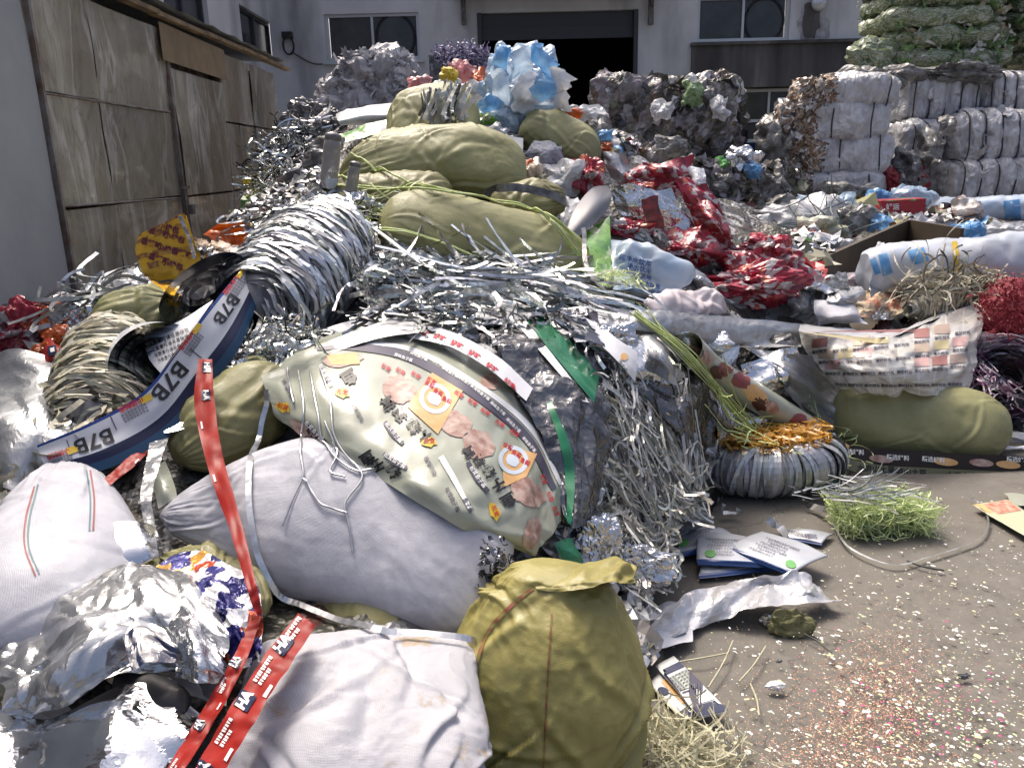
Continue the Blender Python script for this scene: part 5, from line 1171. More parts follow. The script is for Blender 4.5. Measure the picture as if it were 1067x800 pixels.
# ------------------------------------------------------------------ green sacks up the middle
s_g1 = sack('woven_sack', (398, 234, .04), (612, 272, .02), 96, M_oliveg, thick=.75, ends=('round', 'pinch'), seed=141, res=(150, 150), bow2=-.08, lump=.02, wr=.006, lift=.3, label='fat olive sack in the middle pointing right above the silver strips', group=OS)
s_g2 = sack('woven_sack', D(352, 190, 4.75), D(548, 180, 4.75), 82, M_oliveg, thick=.8, ends=('pinch', 'soft'), seed=142, res=(150, 150), bow2=.18, lump=.03, wr=.010, lift=.1, label='large creased olive sack second from the top of the middle stack', group=OS)
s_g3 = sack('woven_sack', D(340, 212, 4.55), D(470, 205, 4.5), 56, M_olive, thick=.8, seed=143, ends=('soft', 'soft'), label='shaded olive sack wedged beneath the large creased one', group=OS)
s_g4 = sack('woven_sack', D(404, 140, 5.3), D(500, 132, 5.3), 90, M_oliveg, thick=.6, seed=144, ends=('soft', 'soft'), bow2=.06, lump=.03, wr=.012, label='olive sack with strips on its peak at the top of the stack', group=OS)
s_g5 = sack('woven_sack', D(548, 124, 5.5), D(620, 170, 5.4), 52, M_oliveg, thick=.8, seed=145, ends=('soft', 'soft'), label='plump olive sack below the blue and white bag', group=OS)
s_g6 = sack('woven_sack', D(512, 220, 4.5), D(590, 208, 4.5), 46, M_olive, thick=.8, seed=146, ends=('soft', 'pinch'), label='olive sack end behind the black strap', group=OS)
tangle('white_strip_tuft', None, (24, 14), 40, M_stripw, .24, 1.5, spread=.5, curl=.12, width=.022, thick=.02, lift=.02, seed=147, base=D(466, 112, 5.05), hug=False, label='white film strips tied over the peak of the top olive sack', cat='strips')
nm2 = [s_g1.name, s_g2.name, s_g3.name, s_g6.name, 'waste_heap']
band_ = drape([(505, 200), (540, 198), (575, 205), (592, 214)], nm2, 40, .02); V, F = ribbons(band_[None], .045, 2, .1, unit_rows(CP-band_)[None]); mesh('black_strap', V, F, M_darkp, None, False, label='black strap lying across the gap between the olive sacks', cat='strap')
TW = 'pale green twine across the olive sacks'
for k, (pth, lbl) in enumerate((([(300, 192), (380, 196), (440, 200), (500, 208), (545, 214), (580, 235), (605, 262), (640, 300), (660, 320)], 'long green twine running down past the fat olive sack tip'), ([(368, 160), (400, 180), (440, 196), (480, 205)], 'green twine slanting over the shaded olive sack'), ([(340, 170), (372, 196), (392, 206), (430, 190)], 'green twine crossing near the clear sleeve'), ([(300, 236), (380, 236), (450, 250), (520, 280), (560, 300)], 'green twine over the silver strip nest'), ([(545, 214), (570, 232), (600, 268), (630, 300)], 'second twine beside the fat olive sack tip'))):
    for j in range(2):
        P = drape([(x+j*3, y+j*2.5) for x, y in pth], nm2, 70, .02+.01*j); P = P+.004*np.stack([gn(P*14, 7+k), gn(P*14, 8+k), gn(P*14, 9+k)], -1)
        if j == 0: V, F = tube(P, .0055, 5)
        else: V2, F2 = tube(P, .0045, 5); V, F = joinm([(V, F), (V2, F2)])
    mesh('twine', V, F, M_twine, label=lbl, cat='twine', group=TW)
tangle('grass_twine', (400, 240), (70, 8), 60, M_twine, .35, -.15, spread=.6, curl=.4, width=.006, thick=.05, lift=.08, seed=148, label='fine green shreds over the fat silver coil top', cat='shreds')

# ------------------------------------------------------------------ film, tubes and nests right of the printed bundle
st = sheet('smoky_film', [[(508, 348, .14), (560, 330, .14), (600, 335, .14), (640, 352, .1)], [(520, 372, .16), (575, 368, .18), (610, 380, .18), (634, 400, .1)], [(548, 420, .16), (588, 415, .2), (615, 420, .18), (630, 450, .1)], [(572, 470, .16), (598, 470, .19), (615, 480, .16), (626, 500, .08)], [(590, 545, .14), (600, 550, .17), (612, 548, .14), (622, 560, .08)]], M_lam, (70, 90), seed=151, low=.03, lowf=5, cr=.022, crf=8, smooth=False, label='smoky metallised film with a green stripe right of the printed bundle', cat='film')
decal('green_stripe', *dquad((548, 336), (572, 330), (624, 392), (618, 420), 16, 10), M_print_g, st, .004, st)
decal('green_stripe', *dband([(572, 420), (590, 470), (594, 520), (590, 560)], [6, 10, 9, 5], 40, 3), M_print_g, st, .004, st)
decal('white_stripe', *dquad((538, 338), (548, 335), (614, 420), (606, 418), 12, 4), M_print_w, st, .004, st)
patch('loose_film', (578, 566, .1), (596, 560, .12), (608, 586, .1), (592, 590, .08), M_print_g, .06, .02, seed=152, cr=.006, label='green film corner above the front olive sack', cat='film')
wp = sheet('printed_film', [[(585, 334, .16), (612, 330, .18), (640, 350, .18), (664, 368, .14)], [(600, 356, .16), (622, 356, .19), (645, 378, .18), (662, 398, .14)]], M_paper, (36, 18), smooth=True, jit=0, seed=153, low=.006, cr=.004, label='white film corner with navy band and tiny orange sun print', cat='film')
decal('navy_band', *dquad((598, 334), (610, 332), (630, 362), (620, 370), 8, 6), M_navy, wp, .003, wp); decal('sun_print', *dellipse((650, 372), 4, 4, 0, 12, 2), M_print_o, wp, .003, wp)
for k in range(3): decal('lettering', *dtext('净含量', (648-k*4, 384+k*3-2), 5, 1.0, .01), M_print_s, wp, .003, wp)
wk = sheet('printed_film', [[(590, 322, .16), (610, 314, .17), (622, 318, .15)], [(594, 334, .17), (612, 328, .18), (624, 340, .15)]], M_print_s, (16, 12), smooth=True, jit=0, seed=154, low=.004, label='dark lettered film fold above the white film corner', cat='film')
for k in range(2): decal('lettering', *dtext('新鲜', (603+k*10, 325-k*2), 8, -.2, .02), M_print_w, wk, .003, wk)
# flattened foil tube
ft = sheet('flat_foil_tube', [[(622, 322, .10), (690, 324, .14), (760, 330, .16), (842, 338, .10)], [(622, 327, .14), (690, 332, .19), (760, 338, .20), (840, 346, .14)], [(626, 338, .13), (690, 346, .17), (760, 354, .18), (836, 358, .12)], [(628, 343, .06), (690, 352, .1), (760, 360, .1), (834, 362, .06)]], M_foil_m, (110, 26), seed=155, low=.006, cr=.008, crf=10, label='long flattened foil tube running right from the green striped film', cat='foil')
# rolled printed tube
rt = thing('film_tube', 'rolled tube of pale food printed film leaning to the right', 'film', pt((780, 415)))
P = np.array([pt(q) for q in ((716, 362, .16), (745, 388, .16), (790, 415, .15), (842, 448, .12))]); Pt = spline(P, 60)
tb = mesh('tube', *tube(Pt, 15*mpp(P[1]), 20), M_sage, rt)
for k, (c, a, b, m_) in enumerate((((735, 372), 9, 6, M_print_p), ((746, 388), 8, 7, mat('dark_print', (.05, .02, .03), .4)), ((756, 384), 8, 9, mat('maroon_print', (.22, .05, .05), .4)), ((772, 396), 11, 8, mat('maroon_print', (.2, .05, .05), .4)), ((786, 410), 13, 8, M_print_o), ((792, 420), 9, 7, mat('dark_print', (.05, .02, .03), .4)), ((804, 424), 8, 6, M_print_p), ((832, 440), 10, 9, mat('maroon_print', (.2, .05, .05), .4)), ((726, 366), 6, 6, M_print_o))):
    decal('food_print', *dellipse(c, a, b, .6, 14, 3, .2, k), m_, tb, .003, rt)
# foil flaps around the flat tube
FO = 'loose foil sheets right of the strip nest'
for k, (q, m_, d, lbl) in enumerate(((((664, 352), (705, 338), (716, 392), (700, 402)), M_foil_m, .05, 'bright triangular foil flap under the flat tube'), (((620, 350), (672, 352), (700, 400), (650, 400)), M_foil, .05, 'crumpled foil above the strip nest'), (((700, 345), (770, 352), (760, 390), (715, 385)), M_foil, .07, 'domed crumpled foil right of the triangular flap'), (((696, 390), (745, 400), (748, 470), (712, 500)), M_lam, .05, 'hanging grey foil left of the rolled tube'), (((640, 395), (700, 402), (735, 470), (690, 440)), M_lam, .06, 'pleated foil crossing the top of the strip nest'),
      (((740, 395), (800, 430), (830, 480), (750, 480)), M_foil, .05, 'foil lying below the rolled tube'), (((780, 362), (860, 372), (912, 462), (850, 440)), M_foil_m, .12, 'big bright folded foil sheet left of the olive sack'), (((770, 380), (830, 360), (850, 400), (790, 410)), M_foil_s, .06, 'mirror foil flap above the rolled tube'), (((836, 420), (880, 418), (914, 468), (862, 452)), M_foil_s, .06, 'shiny foil tip touching the olive sack'))):
    patch('loose_foil', *q, m_, .06, d, seed=160+k, cr=.016, crf=7, oct=3, low=.015, lowf=5, label=lbl, cat='foil', group=FO, jt=.03)
for k, (q, lbl) in enumerate((((640, 355, 20, 16), 'crumpled foil lump beside the white film corner'), ((735, 360, 26, 16), 'crumpled foil lump under the flat tube middle'), ((655, 590, 36, 26), 'foil crumple right behind the front olive sack'), ((620, 565, 20, 26), 'dark foil crumple between printed bundle and front sack'))):
    wad('crumpled_foil', (q[0], q[1], .05), q[2:], M_foil, 170+k, 5, .45, 2.6, .6, label=lbl, cat='foil', fine=.14)
# nest of narrow strips
tangle('strip_nest', (655, 440), (42, 50), 420, M_nest, .26, 1.4, spread=1.4, curl=.8, width=.008, thick=.16, lift=.06, seed=175, light=True, clip=(560, 340, 730, 600), label='tall nest of narrow silver strips right of the smoky film', cat='strips')
tangle('strip_nest', (655, 515), (50, 55), 520, M_nest, .38, .15, spread=.7, curl=.5, width=.009, thick=.14, lift=.05, seed=176, light=True, clip=(560, 380, 712, 620), label='wound lower mass of narrow silver strips', cat='strips')
tangle('strip_nest', (700, 450), (36, 60), 120, M_nest, .4, -.9, spread=.5, curl=.3, width=.012, thick=.06, lift=.08, seed=177, light=True, clip=(600, 340, 745, 560), label='straight silver strips falling right of the nest', cat='strips')
tangle('strip_nest', (640, 590), (36, 30), 90, M_nest, .16, 1.0, spread=1.6, curl=.6, width=.012, thick=.05, lift=.05, seed=178, light=True, clip=(600, 500, 700, 640), label='silver strips spilling behind the front olive sack', cat='strips')
# ring of grey strips bound with amber
c = G(806, 520)+np.array([0, .26, .12]); k = mpp(c); R_ = 90*k
ac = thing('strip_ring', 'grey strip ring bound with amber strips on the ground', 'coil', (c[0], c[1], 0))
rs = np.random.RandomState(6); n = 330; a = np.sort(rs.uniform(0, 2*math.pi, n)); t = np.linspace(-1.9, 1.75, 16)
rr = rs.uniform(.10, .125, n)
P = np.zeros((n, 16, 3)); 
for i in range(n):
    rad = np.array([math.cos(a[i]), math.sin(a[i])*.72, 0]); tilt = rs.normal(0, .12)
    for j, u in enumerate(t):
        P[i, j] = c+rad*(R_*.68+rr[i]*math.cos(u)*1.15)+np.array([0, 0, rr[i]*math.sin(u)])+np.array([-math.sin(a[i]), math.cos(a[i]), 0])*tilt*u*.12
Nn = P-(c+np.stack([np.cos(a), .72*np.sin(a), 0*a], -1)*(R_*.68))[:, None]
P[..., 2] = np.maximum(P[..., 2], .006)
strips('grey_strips', P, .030, mat('grey_strip', (.56, .57, .60), .32, base2=(.40, .41, .44), nscale=14, metal=.4, tint=True), ac, Nn, .3, 5, kind='stuff', keep=False, light=True)
n = 650; th = np.linspace(0, 2*math.pi, 60); ph = rs.uniform(0, 6.3, n); r1 = R_*.62*np.sqrt(rs.rand(n))
st_ = np.stack([c[0]+r1*np.cos(ph), c[1]+.72*r1*np.sin(ph), c[2]+.07+.085*rs.rand(n)], -1); dv = np.stack([-np.sin(ph), .72*np.cos(ph), rs.normal(0, .12, n)], -1)+rs.normal(0, .22, (n, 3))*np.array([1, 1, .4])
P = curls(n, 16, st_, dv, rs.uniform(.12, .4, n), .45, 44)
rad = np.hypot((P[..., 0]-c[0]), (P[..., 1]-c[1])/.72); kk = np.minimum(1, R_*.80/np.maximum(rad, 1e-3)); P[..., 0] = c[0]+(P[..., 0]-c[0])*kk; P[..., 1] = c[1]+(P[..., 1]-c[1])*kk
P[..., 2] = np.clip(P[..., 2], c[2]+.03, c[2]+.165)
strips('amber_strips', P, .011, M_stripo, ac, np.array([0, 0, 1.]), .6, 6, kind='stuff', keep=False)
mesh('ring_core', *tube(np.stack([c[0]+R_*.66*np.cos(th), c[1]+R_*.48*np.sin(th), c[2]-.02+0*th], -1), .085, 14), M_darkp, ac)
for k, (x, y, l) in enumerate(((742, 462, .2), (836, 520, .14), (770, 530, .16), (820, 490, .16), (762, 470, .22), (790, 475, .2), (800, 540, .24), (856, 465, .16), (775, 455, .16), (750, 480, .2))):
    p0 = pt((x, y, .12)); Pp = curls(1, 14, p0[None], np.array([[rs.normal(), rs.normal()*.4, -.8]]), np.array([l]), .5, 30+k); Pp[..., 2] = np.maximum(Pp[..., 2], .02)
    strips('loose_end', Pp, .035, M_stripw, ac, None, .4, k, kind=None, keep=False)
tangle('green_shreds', (850, 475), (34, 22), 60, M_stripg, .25, -.7, spread=1.6, curl=.7, width=.005, thick=.06, lift=.12, seed=181, label='pale green shreds over the strip ring', cat='shreds')
tangle('green_shreds', (735, 395), (20, 70), 26, M_twine, .6, -.75, spread=.25, curl=.15, width=.006, thick=.04, lift=.16, seed=182, rot=.6, label='long green shreds stretched from the flat tube to the strip ring', cat='shreds')
# green strip bundle on the ground
c = G(932, 560)+np.array([0, .10, .0]); k = mpp(c)
gb = thing('green_strip_bundle', 'bright green bundle of fine plastic strips lying on the concrete', 'strips', c)
n = 1900; a = rs.uniform(-.5, .5, n)
st_ = np.stack([c[0]+a*.44, c[1]+rs.normal(0, .06, n), .015+.15*rs.rand(n)*(1-1.6*a*a)], -1)
dv = np.stack([rs.normal(.8, .35, n), rs.normal(-.35, .3, n), rs.normal(-.30, .25, n)], -1)
P = curls(n, 12, st_-unit_rows(dv)*.09, dv, rs.uniform(.10, .24, n), .5, 41)
P[..., 0] = c[0]+.30*np.tanh((P[..., 0]-c[0])/.30); P[..., 1] = c[1]+.17*np.tanh((P[..., 1]-c[1])/.17); P[..., 2] = .008+.17*np.tanh(np.clip(P[..., 2]-.008, 0, 1)/.17)
strips('green_strips', P, .0042, M_stripg, gb, None, .5, 9, kind='stuff', keep=False)
n = 90; st_ = np.stack([c[0]-.08+rs.normal(0, .10, n), c[1]+rs.normal(.02, .06, n), .15+rs.uniform(0, .03, n)], -1); dv = np.stack([rs.normal(1, .3, n), rs.normal(0, .3, n), rs.normal(-.12, .06, n)], -1)
strips('white_strips', curls(n, 10, st_-dv*.1, dv, rs.uniform(.1, .22, n), .2, 42), .006, M_stripw, gb, None, .4, 10, kind='stuff', keep=False)
P = np.array([G(x, y, .012) for x, y in ((868, 545), (885, 570), (930, 588), (968, 580), (1000, 570), (1022, 560), (1030, 545), (1024, 528), (1012, 518))])
mesh('plastic_strap', *(lambda V_F: V_F)(ribbons(spline(P, 60)[None], .012, 3, .3, np.array([0, 0, 1.]))), M_strand, None, False, label='thin grey strap curling round the green strip bundle', cat='strap')
P = np.array([G(x, y, .010) for x, y in ((945, 584), (962, 590), (984, 594))]); mesh('plastic_strap', *tube(spline(P, 16), .004, 5), M_wire, label='short dark strap end on the concrete below the green bundle', cat='strap')
for k in range(12):       # long strands trailing from the flat tube down to the green bundle
    j = rs.normal(0, 4, 10); pth = [(664+j[0], 326+j[1], .22), (715+j[2], 372+j[3], .26), (770+j[4], 430+j[5], .22), (830+j[6], 486+j[7], .18), (876+j[8], 530+j[9], .10)]
    V_, F_ = tube(spline(np.array([pt(q) for q in pth]), 60), .0028, 4)
    if k == 0: VV, FF = [V_], [F_]
    else: FF.append(F_+sum(len(v) for v in VV)); VV.append(V_)
mesh('green_strands', np.concatenate(VV), np.concatenate(FF), M_twine, label='long green strands trailing from the flat tube down to the green bundle', cat='strands', kind='stuff', keep=False)
# silver pouches
PO = 'flat silver pouches with blue edges on the ground'
def pouch(q, z, lbl, seed, green=None):
    c4 = [G(x, y, z) for x, y in q]; root = thing('flat_pouch', lbl, 'pouch', sum(c4)/4-np.array([0, 0, .004]), PO)
    S_ = Sheet([[c4[0], (c4[0]+c4[1])/2+np.array([0, 0, .012]), c4[1]], [(c4[0]+c4[3])/2+np.array([0, 0, .008]), sum(c4)/4+np.array([0, 0, .022]), (c4[1]+c4[2])/2+np.array([0, 0, .008])], [c4[3], (c4[2]+c4[3])/2+np.array([0, 0, .004]), c4[2]]], seed=seed, low=.003, lowf=8)
    u, v = S_.grid(26, 26, 0); V = S_.ev(u, v); F = gridF(26, 26)
    pz = np.array([0, 0, .006]); V2 = np.vstack([V, V-pz]); ed = np.concatenate([np.arange(26), np.arange(25, 676, 26)[1:], np.arange(675, 649, -1)[1:], np.arange(650, -1, -26)[1:]])
    side = np.stack([ed[:-1], ed[1:], ed[1:]+676, ed[:-1]+676], -1)
    face = mesh('pouch_face', V2, np.vstack([F, F[:, ::-1]+676, side]), mat('pouch_silver', (.42, .45, .49), .35, metal=.3, base2=(.48, .50, .54), nscale=10), root, True)
    # blue bottom edge folded under, printed text
    e0, e1 = np.array(q[3], float), np.array(q[2], float); up = (np.array(q[0], float)-e0)
    decal('blue_edge', *dquad(e0, e1, e1+up*.05, e0+up*.06, 14, 3), M_blue, face, .002, root)
    rim = Sheet([[c4[3]+np.array([0, 0, .001]), c4[2]+np.array([0, 0, .001])], [c4[3]*.98+sum(c4)/4*.02-np.array([0, .012, .012]), c4[2]*.98+sum(c4)/4*.02-np.array([0, .012, .012])]], seed=seed)
    u, v = rim.grid(12, 3, 0); V = rim.ev(u, v); V[:, 2] = np.maximum(V[:, 2], .004); mesh('blue_hem', V, gridF(12, 3), M_blue, root)
    an = math.atan2(e1[1]-e0[1], e1[0]-e0[0]); e = unit(np.append(e1-e0, 0))[:2]; ctr = np.mean(np.array(q, float), 0)
    for k in range(6): decal('lettering', *dtext('产品名称配料表生产日期保质期贮存'[:13-(k*5) % 7], ctr+up*(.30-k*.11)-e*(6+k % 3), 2.9, an, .0), M_print_s, face, .002, root)
    if green: decal('green_stamp', *dellipse(green, 6, 4, an, 12, 2), M_print_lg, face, .003, root)
pouch(((738, 562), (800, 568), (808, 592), (728, 600)), .010, 'silver pouch lying lowest in the fan of pouches', 201)
pouch(((714, 552), (742, 546), (772, 562), (704, 578)), .030, 'leftmost silver pouch tucked under the others', 202, (712, 566))
pouch(((726, 556), (776, 558), (812, 588), (726, 584)), .045, 'middle silver pouch with blue hem in front', 203, (740, 577))
pouch(((794, 553), (863, 578), (826, 597), (757, 570)), .062, 'topmost silver pouch with green stamp at the right', 204, (824, 588))
pouch(((815, 552), (868, 556), (856, 566), (822, 560)), .008, 'small silver pouch corner beneath the strip ring', 205)
# white foil sheet on the ground
rows = [[G(688, 640, .16), G(715, 618, .10), G(760, 604, .07), G(800, 600, .09), G(838, 598, .08), G(855, 610, .03)], [G(686, 655, .10), G(718, 640, .03), G(760, 618, .09), G(800, 612, .04), G(842, 612, .09), G(866, 622, .02)], [G(684, 672, .06), G(722, 655, .02), G(755, 645, .02), G(800, 632, .07), G(845, 628, .05), G(876, 628, .01)]]
sheet('foil_sheet', rows, mat('white_foil', (.60, .60, .62), .34, metal=.5, base2=(.5, .5, .52), nscale=6, facet=.15, fscale=18), (80, 36), seed=206, low=.015, lowf=7, cr=.030, crf=8, oct=3, label='white foil sheet lying creased on the concrete by the front sack', cat='foil')
patch('foil_sheet', (684, 632), (722, 622), (722, 668), (684, 676), M_paper, .03, .02, seed=207, smooth=True, cr=.005, label='grey white film flap beside the front sack', cat='film')
# rag
rg = thing('leaf_rag', 'small crumpled olive rag on the concrete', 'rag', G(822, 658))
wad('rag_cloth', G(822, 657)+np.array([0, .01, .012]), (20, 13), mat('olive_rag', (.10, .10, .035), .7, base2=(.22, .21, .10), nscale=30), 208, 4, .6, 2.6, .35, lift=0, parent=rg, fine=.15)
mesh('thread', *tube(spline([G(838, 660, .01), G(852, 668, .006), G(866, 680, .006)], 12), .003, 5), M_wire, rg)
wad('crumpled_foil', G(804, 648)+np.array([0, 0, .01]), (12, 5), M_foil, 209, 3, .5, 3, .6, label='scrap of foil beside the olive rag', cat='foil')
# flat cartons and straw
CT = 'printed sachets by the front sack'
def sachet(q, z, lbl, seed, kind):
    c4 = [G(x, y, z) for x, y in q]; o = sheet('printed_sachet', [[c4[0], c4[1]], [c4[3], c4[2]]], mat('sachet_white', (.52, .53, .52), .35, coat=.3), (22, 22), smooth=True, jit=0, seed=seed, low=.003, lowf=9, label=lbl, cat='sachet', group=CT, thick=.002)
    P = lambda u, v: np.array(q[0])*(1-u)*(1-v)+np.array(q[1])*u*(1-v)+np.array(q[2])*u*v+np.array(q[3])*(1-u)*v
    def dq(name, u0, v0, u1, v1, m_): decal(name, *dquad(P(u0, v0), P(u1, v0), P(u1, v1), P(u0, v1), 8, 8), m_, o, .003, o)
    dq('navy_band', 0, .80, 1, 1, M_navy)
    e = np.array(q[1])-np.array(q[0]); an = math.atan2(e[1], e[0])
    if kind == 0:
        dq('navy_band', 0, .10, 1, .19, M_navy); dq('pale_panel', .1, .24, .9, .5, mat('pale_green_print', (.42, .46, .40), .4)); dq('rule', .1, .53, .9, .55, M_print_s); dq('white_panel', .3, .66, .9, .78, M_print_w)
        for k in range(5): decal('lettering', *dtext('配料表生产许可证编号', P(.5, .27+k*.05), 3.6, an, .01), M_print_s, o, .0042, o)
    else:
        dq('orange_panel', .5, .15, .95, .72, M_print_o); decal('round_logo', *dellipse(P(.25, .3), 6, 4, .3, 14, 2), M_navy, o, .004, o); decal('meat_picture', *dellipse(P(.75, .64), 6, 4, .3, 12, 2, .2), M_print_p, o, .005, o)
        for k in range(3): decal('mark', *dellipse(P(.2+k*.3, .9), 1.8, 1.8, 0, 8, 1, 0, 0, .5), M_print_w, o, .004, o)
sachet(((683, 694), (702, 684), (760, 740), (730, 748)), .03, 'printed sachet with text panel on top by the front sack', 211, 0)
sachet(((676, 712), (690, 698), (734, 738), (712, 752)), .012, 'printed sachet with orange picture partly under another', 212, 1)
c = G(698, 800); n = 650; rs = np.random.RandomState(9)
st_ = np.stack([c[0]+rs.normal(0, .075, n), c[1]+rs.normal(0, .08, n), .005+rs.rand(n)*.08*np.exp(-rs.rand(n))], -1); dv = np.stack([rs.normal(.35, .8, n), rs.normal(-.5, .7, n), rs.normal(-.25, .3, n)], -1)
P = curls(n, 8, st_-unit_rows(dv)*.08, dv, rs.uniform(.08, .24, n), .3, 43); P[..., 2] = np.maximum(P[..., 2], .006)
strips('straw_tuft', P, .0045, M_straw, None, None, .4, 12, label='tuft of pale plastic straw at the foot of the front sack', cat='straw', kind='stuff', keep=False)
for k, (a, b) in enumerate((((764, 667), (738, 716)), ((798, 673), (770, 710)), ((782, 712), (791, 745)), ((702, 690), (760, 680)))):
    mesh('straw_stalk', *tube(spline([G(*a, .01), G((a[0]+b[0])/2+2, (a[1]+b[1])/2, .016), G(*b, .006)], 10), .003, 5), M_straw, label=['straw stalk on the concrete nearest the sachets', 'straw stalk right of the nearest one', 'short dark straw stalk pointing at the camera', 'faint straw stalk across the pile shadow'][k], cat='straw', group='loose straw stalks')
# printed card at right edge
cq = ((1013, 526), (1050, 520), (1090, 545), (1070, 560)); c4 = [G(x, y, .02) for x, y in cq]
cdm = sheet('printed_card', [[c4[0], c4[1]], [c4[3], c4[2]]], mat('card_sage', (.42, .44, .30), .4), (20, 20), smooth=True, jit=0, seed=213, low=.006, lowf=5, thick=.003, label='sage printed card with red picture at the right edge', cat='card')
decal('red_picture', *dquad((1024, 526), (1050, 521), (1064, 532), (1040, 536), 6, 6), mat('tomato_print', (.45, .09, .05), .4, base2=(.6, .4, .3), nscale=40), cdm, .003, cdm)
decal('orange_edge', *dquad((1014, 526), (1024, 525), (1034, 534), (1024, 534), 5, 5), M_print_o, cdm, .003, cdm)
patch('printed_card', (1046, 514), (1070, 516), (1075, 524), (1056, 526), M_sage, .02, .01, seed=214, smooth=True, label='pale card sliver behind the sage printed card', cat='card')
# long brown printed film below the olive sack
rows = [[D(850, 452, 3.93), D(905, 466, 3.93), D(960, 470, 3.92), D(1070, 476, 3.90)], [D(846, 466, 3.90), D(905, 482, 3.90), D(960, 486, 3.89), D(1072, 490, 3.88)], [D(850, 480, 3.88), D(905, 496, 3.87), D(960, 500, 3.87), D(1072, 504, 3.86)]]
lf = sheet('brown_film', rows, mat('brown_black_film', (.03, .023, .021), .55, spec=.25), (100, 24), smooth=True, jit=0, seed=215, low=.008, lowf=4, label='long dark brown printed film edge below the olive sack', cat='film')
decal('olive_band', *dband([(852, 472), (905, 489), (960, 493), (1066, 497)], [10, 13, 12, 10], 60, 3), mat('olive_print', (.15, .15, .08), .4), lf, .004, lf)
for k, (x, y) in enumerate(((872, 464), (918, 478), (985, 481), (1022, 482), (1050, 484))): decal('food_print', *dellipse((x, y), 13, 4, .1, 14, 2), (M_print_o, M_print_p)[k % 2], lf, .005, lf)
for k, (x, y) in enumerate(((912, 489), (945, 492), (1005, 496), (1040, 498))): decal('lettering', *dtext('大凉山土豆', (x, y), 8, .06, .03), M_print_b, lf, .006, lf)
for k, (x, y) in enumerate(((888, 474), (935, 480), (972, 482), (1060, 482))): decal('small_lettering', *dtext('精选好料', (x, y-3), 6, .08, .02), M_print_w, lf, .006, lf)
# olive sack and the net bag
s_r = sack('woven_sack', (872, 432, .02), (1048, 446, .02), 78, M_oliveg, thick=.9, ends=('soft', 'round'), seed=221, res=(140, 140), bow2=-.04, lump=.02, wr=.006, lift=.3, label='olive sack lying under the checked clear bag at the right', group=OS)
def net_pat(c, col):
    N, Lk = c['N'], c['Lk']
    k = N.new('ShaderNodeTexBrick'); k.offset = 0; k.inputs['Scale'].default_value = 9.; k.inputs['Brick Width'].default_value = 1.; k.inputs['Row Height'].default_value = .8; k.inputs['Mortar Size'].default_value = .05; k.inputs['Bias'].default_value = -.1
    k.inputs['Color1'].default_value = (.58, .55, .53, 1); k.inputs['Color2'].default_value = (.62, .62, .58, 1); k.inputs['Mortar'].default_value = (.74, .74, .72, 1); Lk(c['vec'], k.inputs['Vector'])
    f = c['ramp'](c['noise'](9, 3).outputs[0], [(.45, (0, 0, 0)), (.6, (1, 1, 1))])
    g = c['mix'](f, k.outputs[0], c['mix'](.65, k.outputs[0], (.70, .69, .66, 1)))
    return g
M_net = mat('checked_clear_film', (.6, .6, .6), .2, pattern=net_pat, uv=True, coat=.5, transl=.15, bump=.15, bscale=16)
nb = thing('checked_bag', 'clear bag printed with rows of small food pictures on the olive sack', 'bag', pt((930, 415)))
ns_ = sheet('bag_front', [[(832, 344, .20), (880, 350, .26), (925, 352, .28), (972, 335, .28), (1030, 310, .24)], [(838, 362, .26), (880, 368, .42), (925, 370, .48), (975, 362, .42), (1024, 345, .26)], [(858, 385, .28), (890, 392, .44), (930, 395, .50), (975, 388, .44), (1016, 380, .26)], [(872, 400, .2), (905, 410, .3), (935, 412, .32), (975, 412, .3), (1010, 410, .2)]], M_net, (80, 50), parent=nb, smooth=True, jit=0, seed=222, low=.022, lowf=6, cr=.018, crf=8)
sheet('bag_rim', [[(834, 338, .14), (880, 342, .16), (925, 346, .16), (972, 330, .18), (1028, 306, .18)], [(832, 344, .20), (880, 350, .26), (925, 352, .28), (972, 335, .28), (1030, 310, .24)]], M_pwhite, (60, 8), parent=nb, smooth=True, jit=0, seed=223, low=.01, cr=.006)
MP = [mat('faded_maroon', (.30, .14, .13), .35), mat('faded_peach', (.52, .42, .33), .35), mat('faded_rose', (.46, .30, .29), .35), mat('faded_brown', (.36, .28, .24), .35), mat('faded_lemon', (.54, .47, .27), .35)]
for j in range(4):
    for i in range(8):
        u = .06+i*.118; v = .16+j*.22; q = [np.array(ns_c) for ns_c in ((838, 350), (1026, 320), (1008, 408), (872, 402))]
        c_ = q[0]*(1-u)*(1-v)+q[1]*u*(1-v)+q[2]*u*v+q[3]*(1-u)*v+np.array([0, 16*u*(1-u)*4*(1-v)*.5])
        if (i*7+j*5+i*j) % 10 < (6 if j < 3 else 3): decal('food_picture', *dquad(c_+(-8, -5), c_+(8, -7), c_+(8, 3), c_+(-8, 4), 5, 4), MP[(i*3+j) % 5], ns_, .003, nb)
        decal('caption', *dtext('美味时光', c_+np.array([0, 8]), 4.0, -.12+.05*j, .02), M_print_s, ns_, .004, nb)
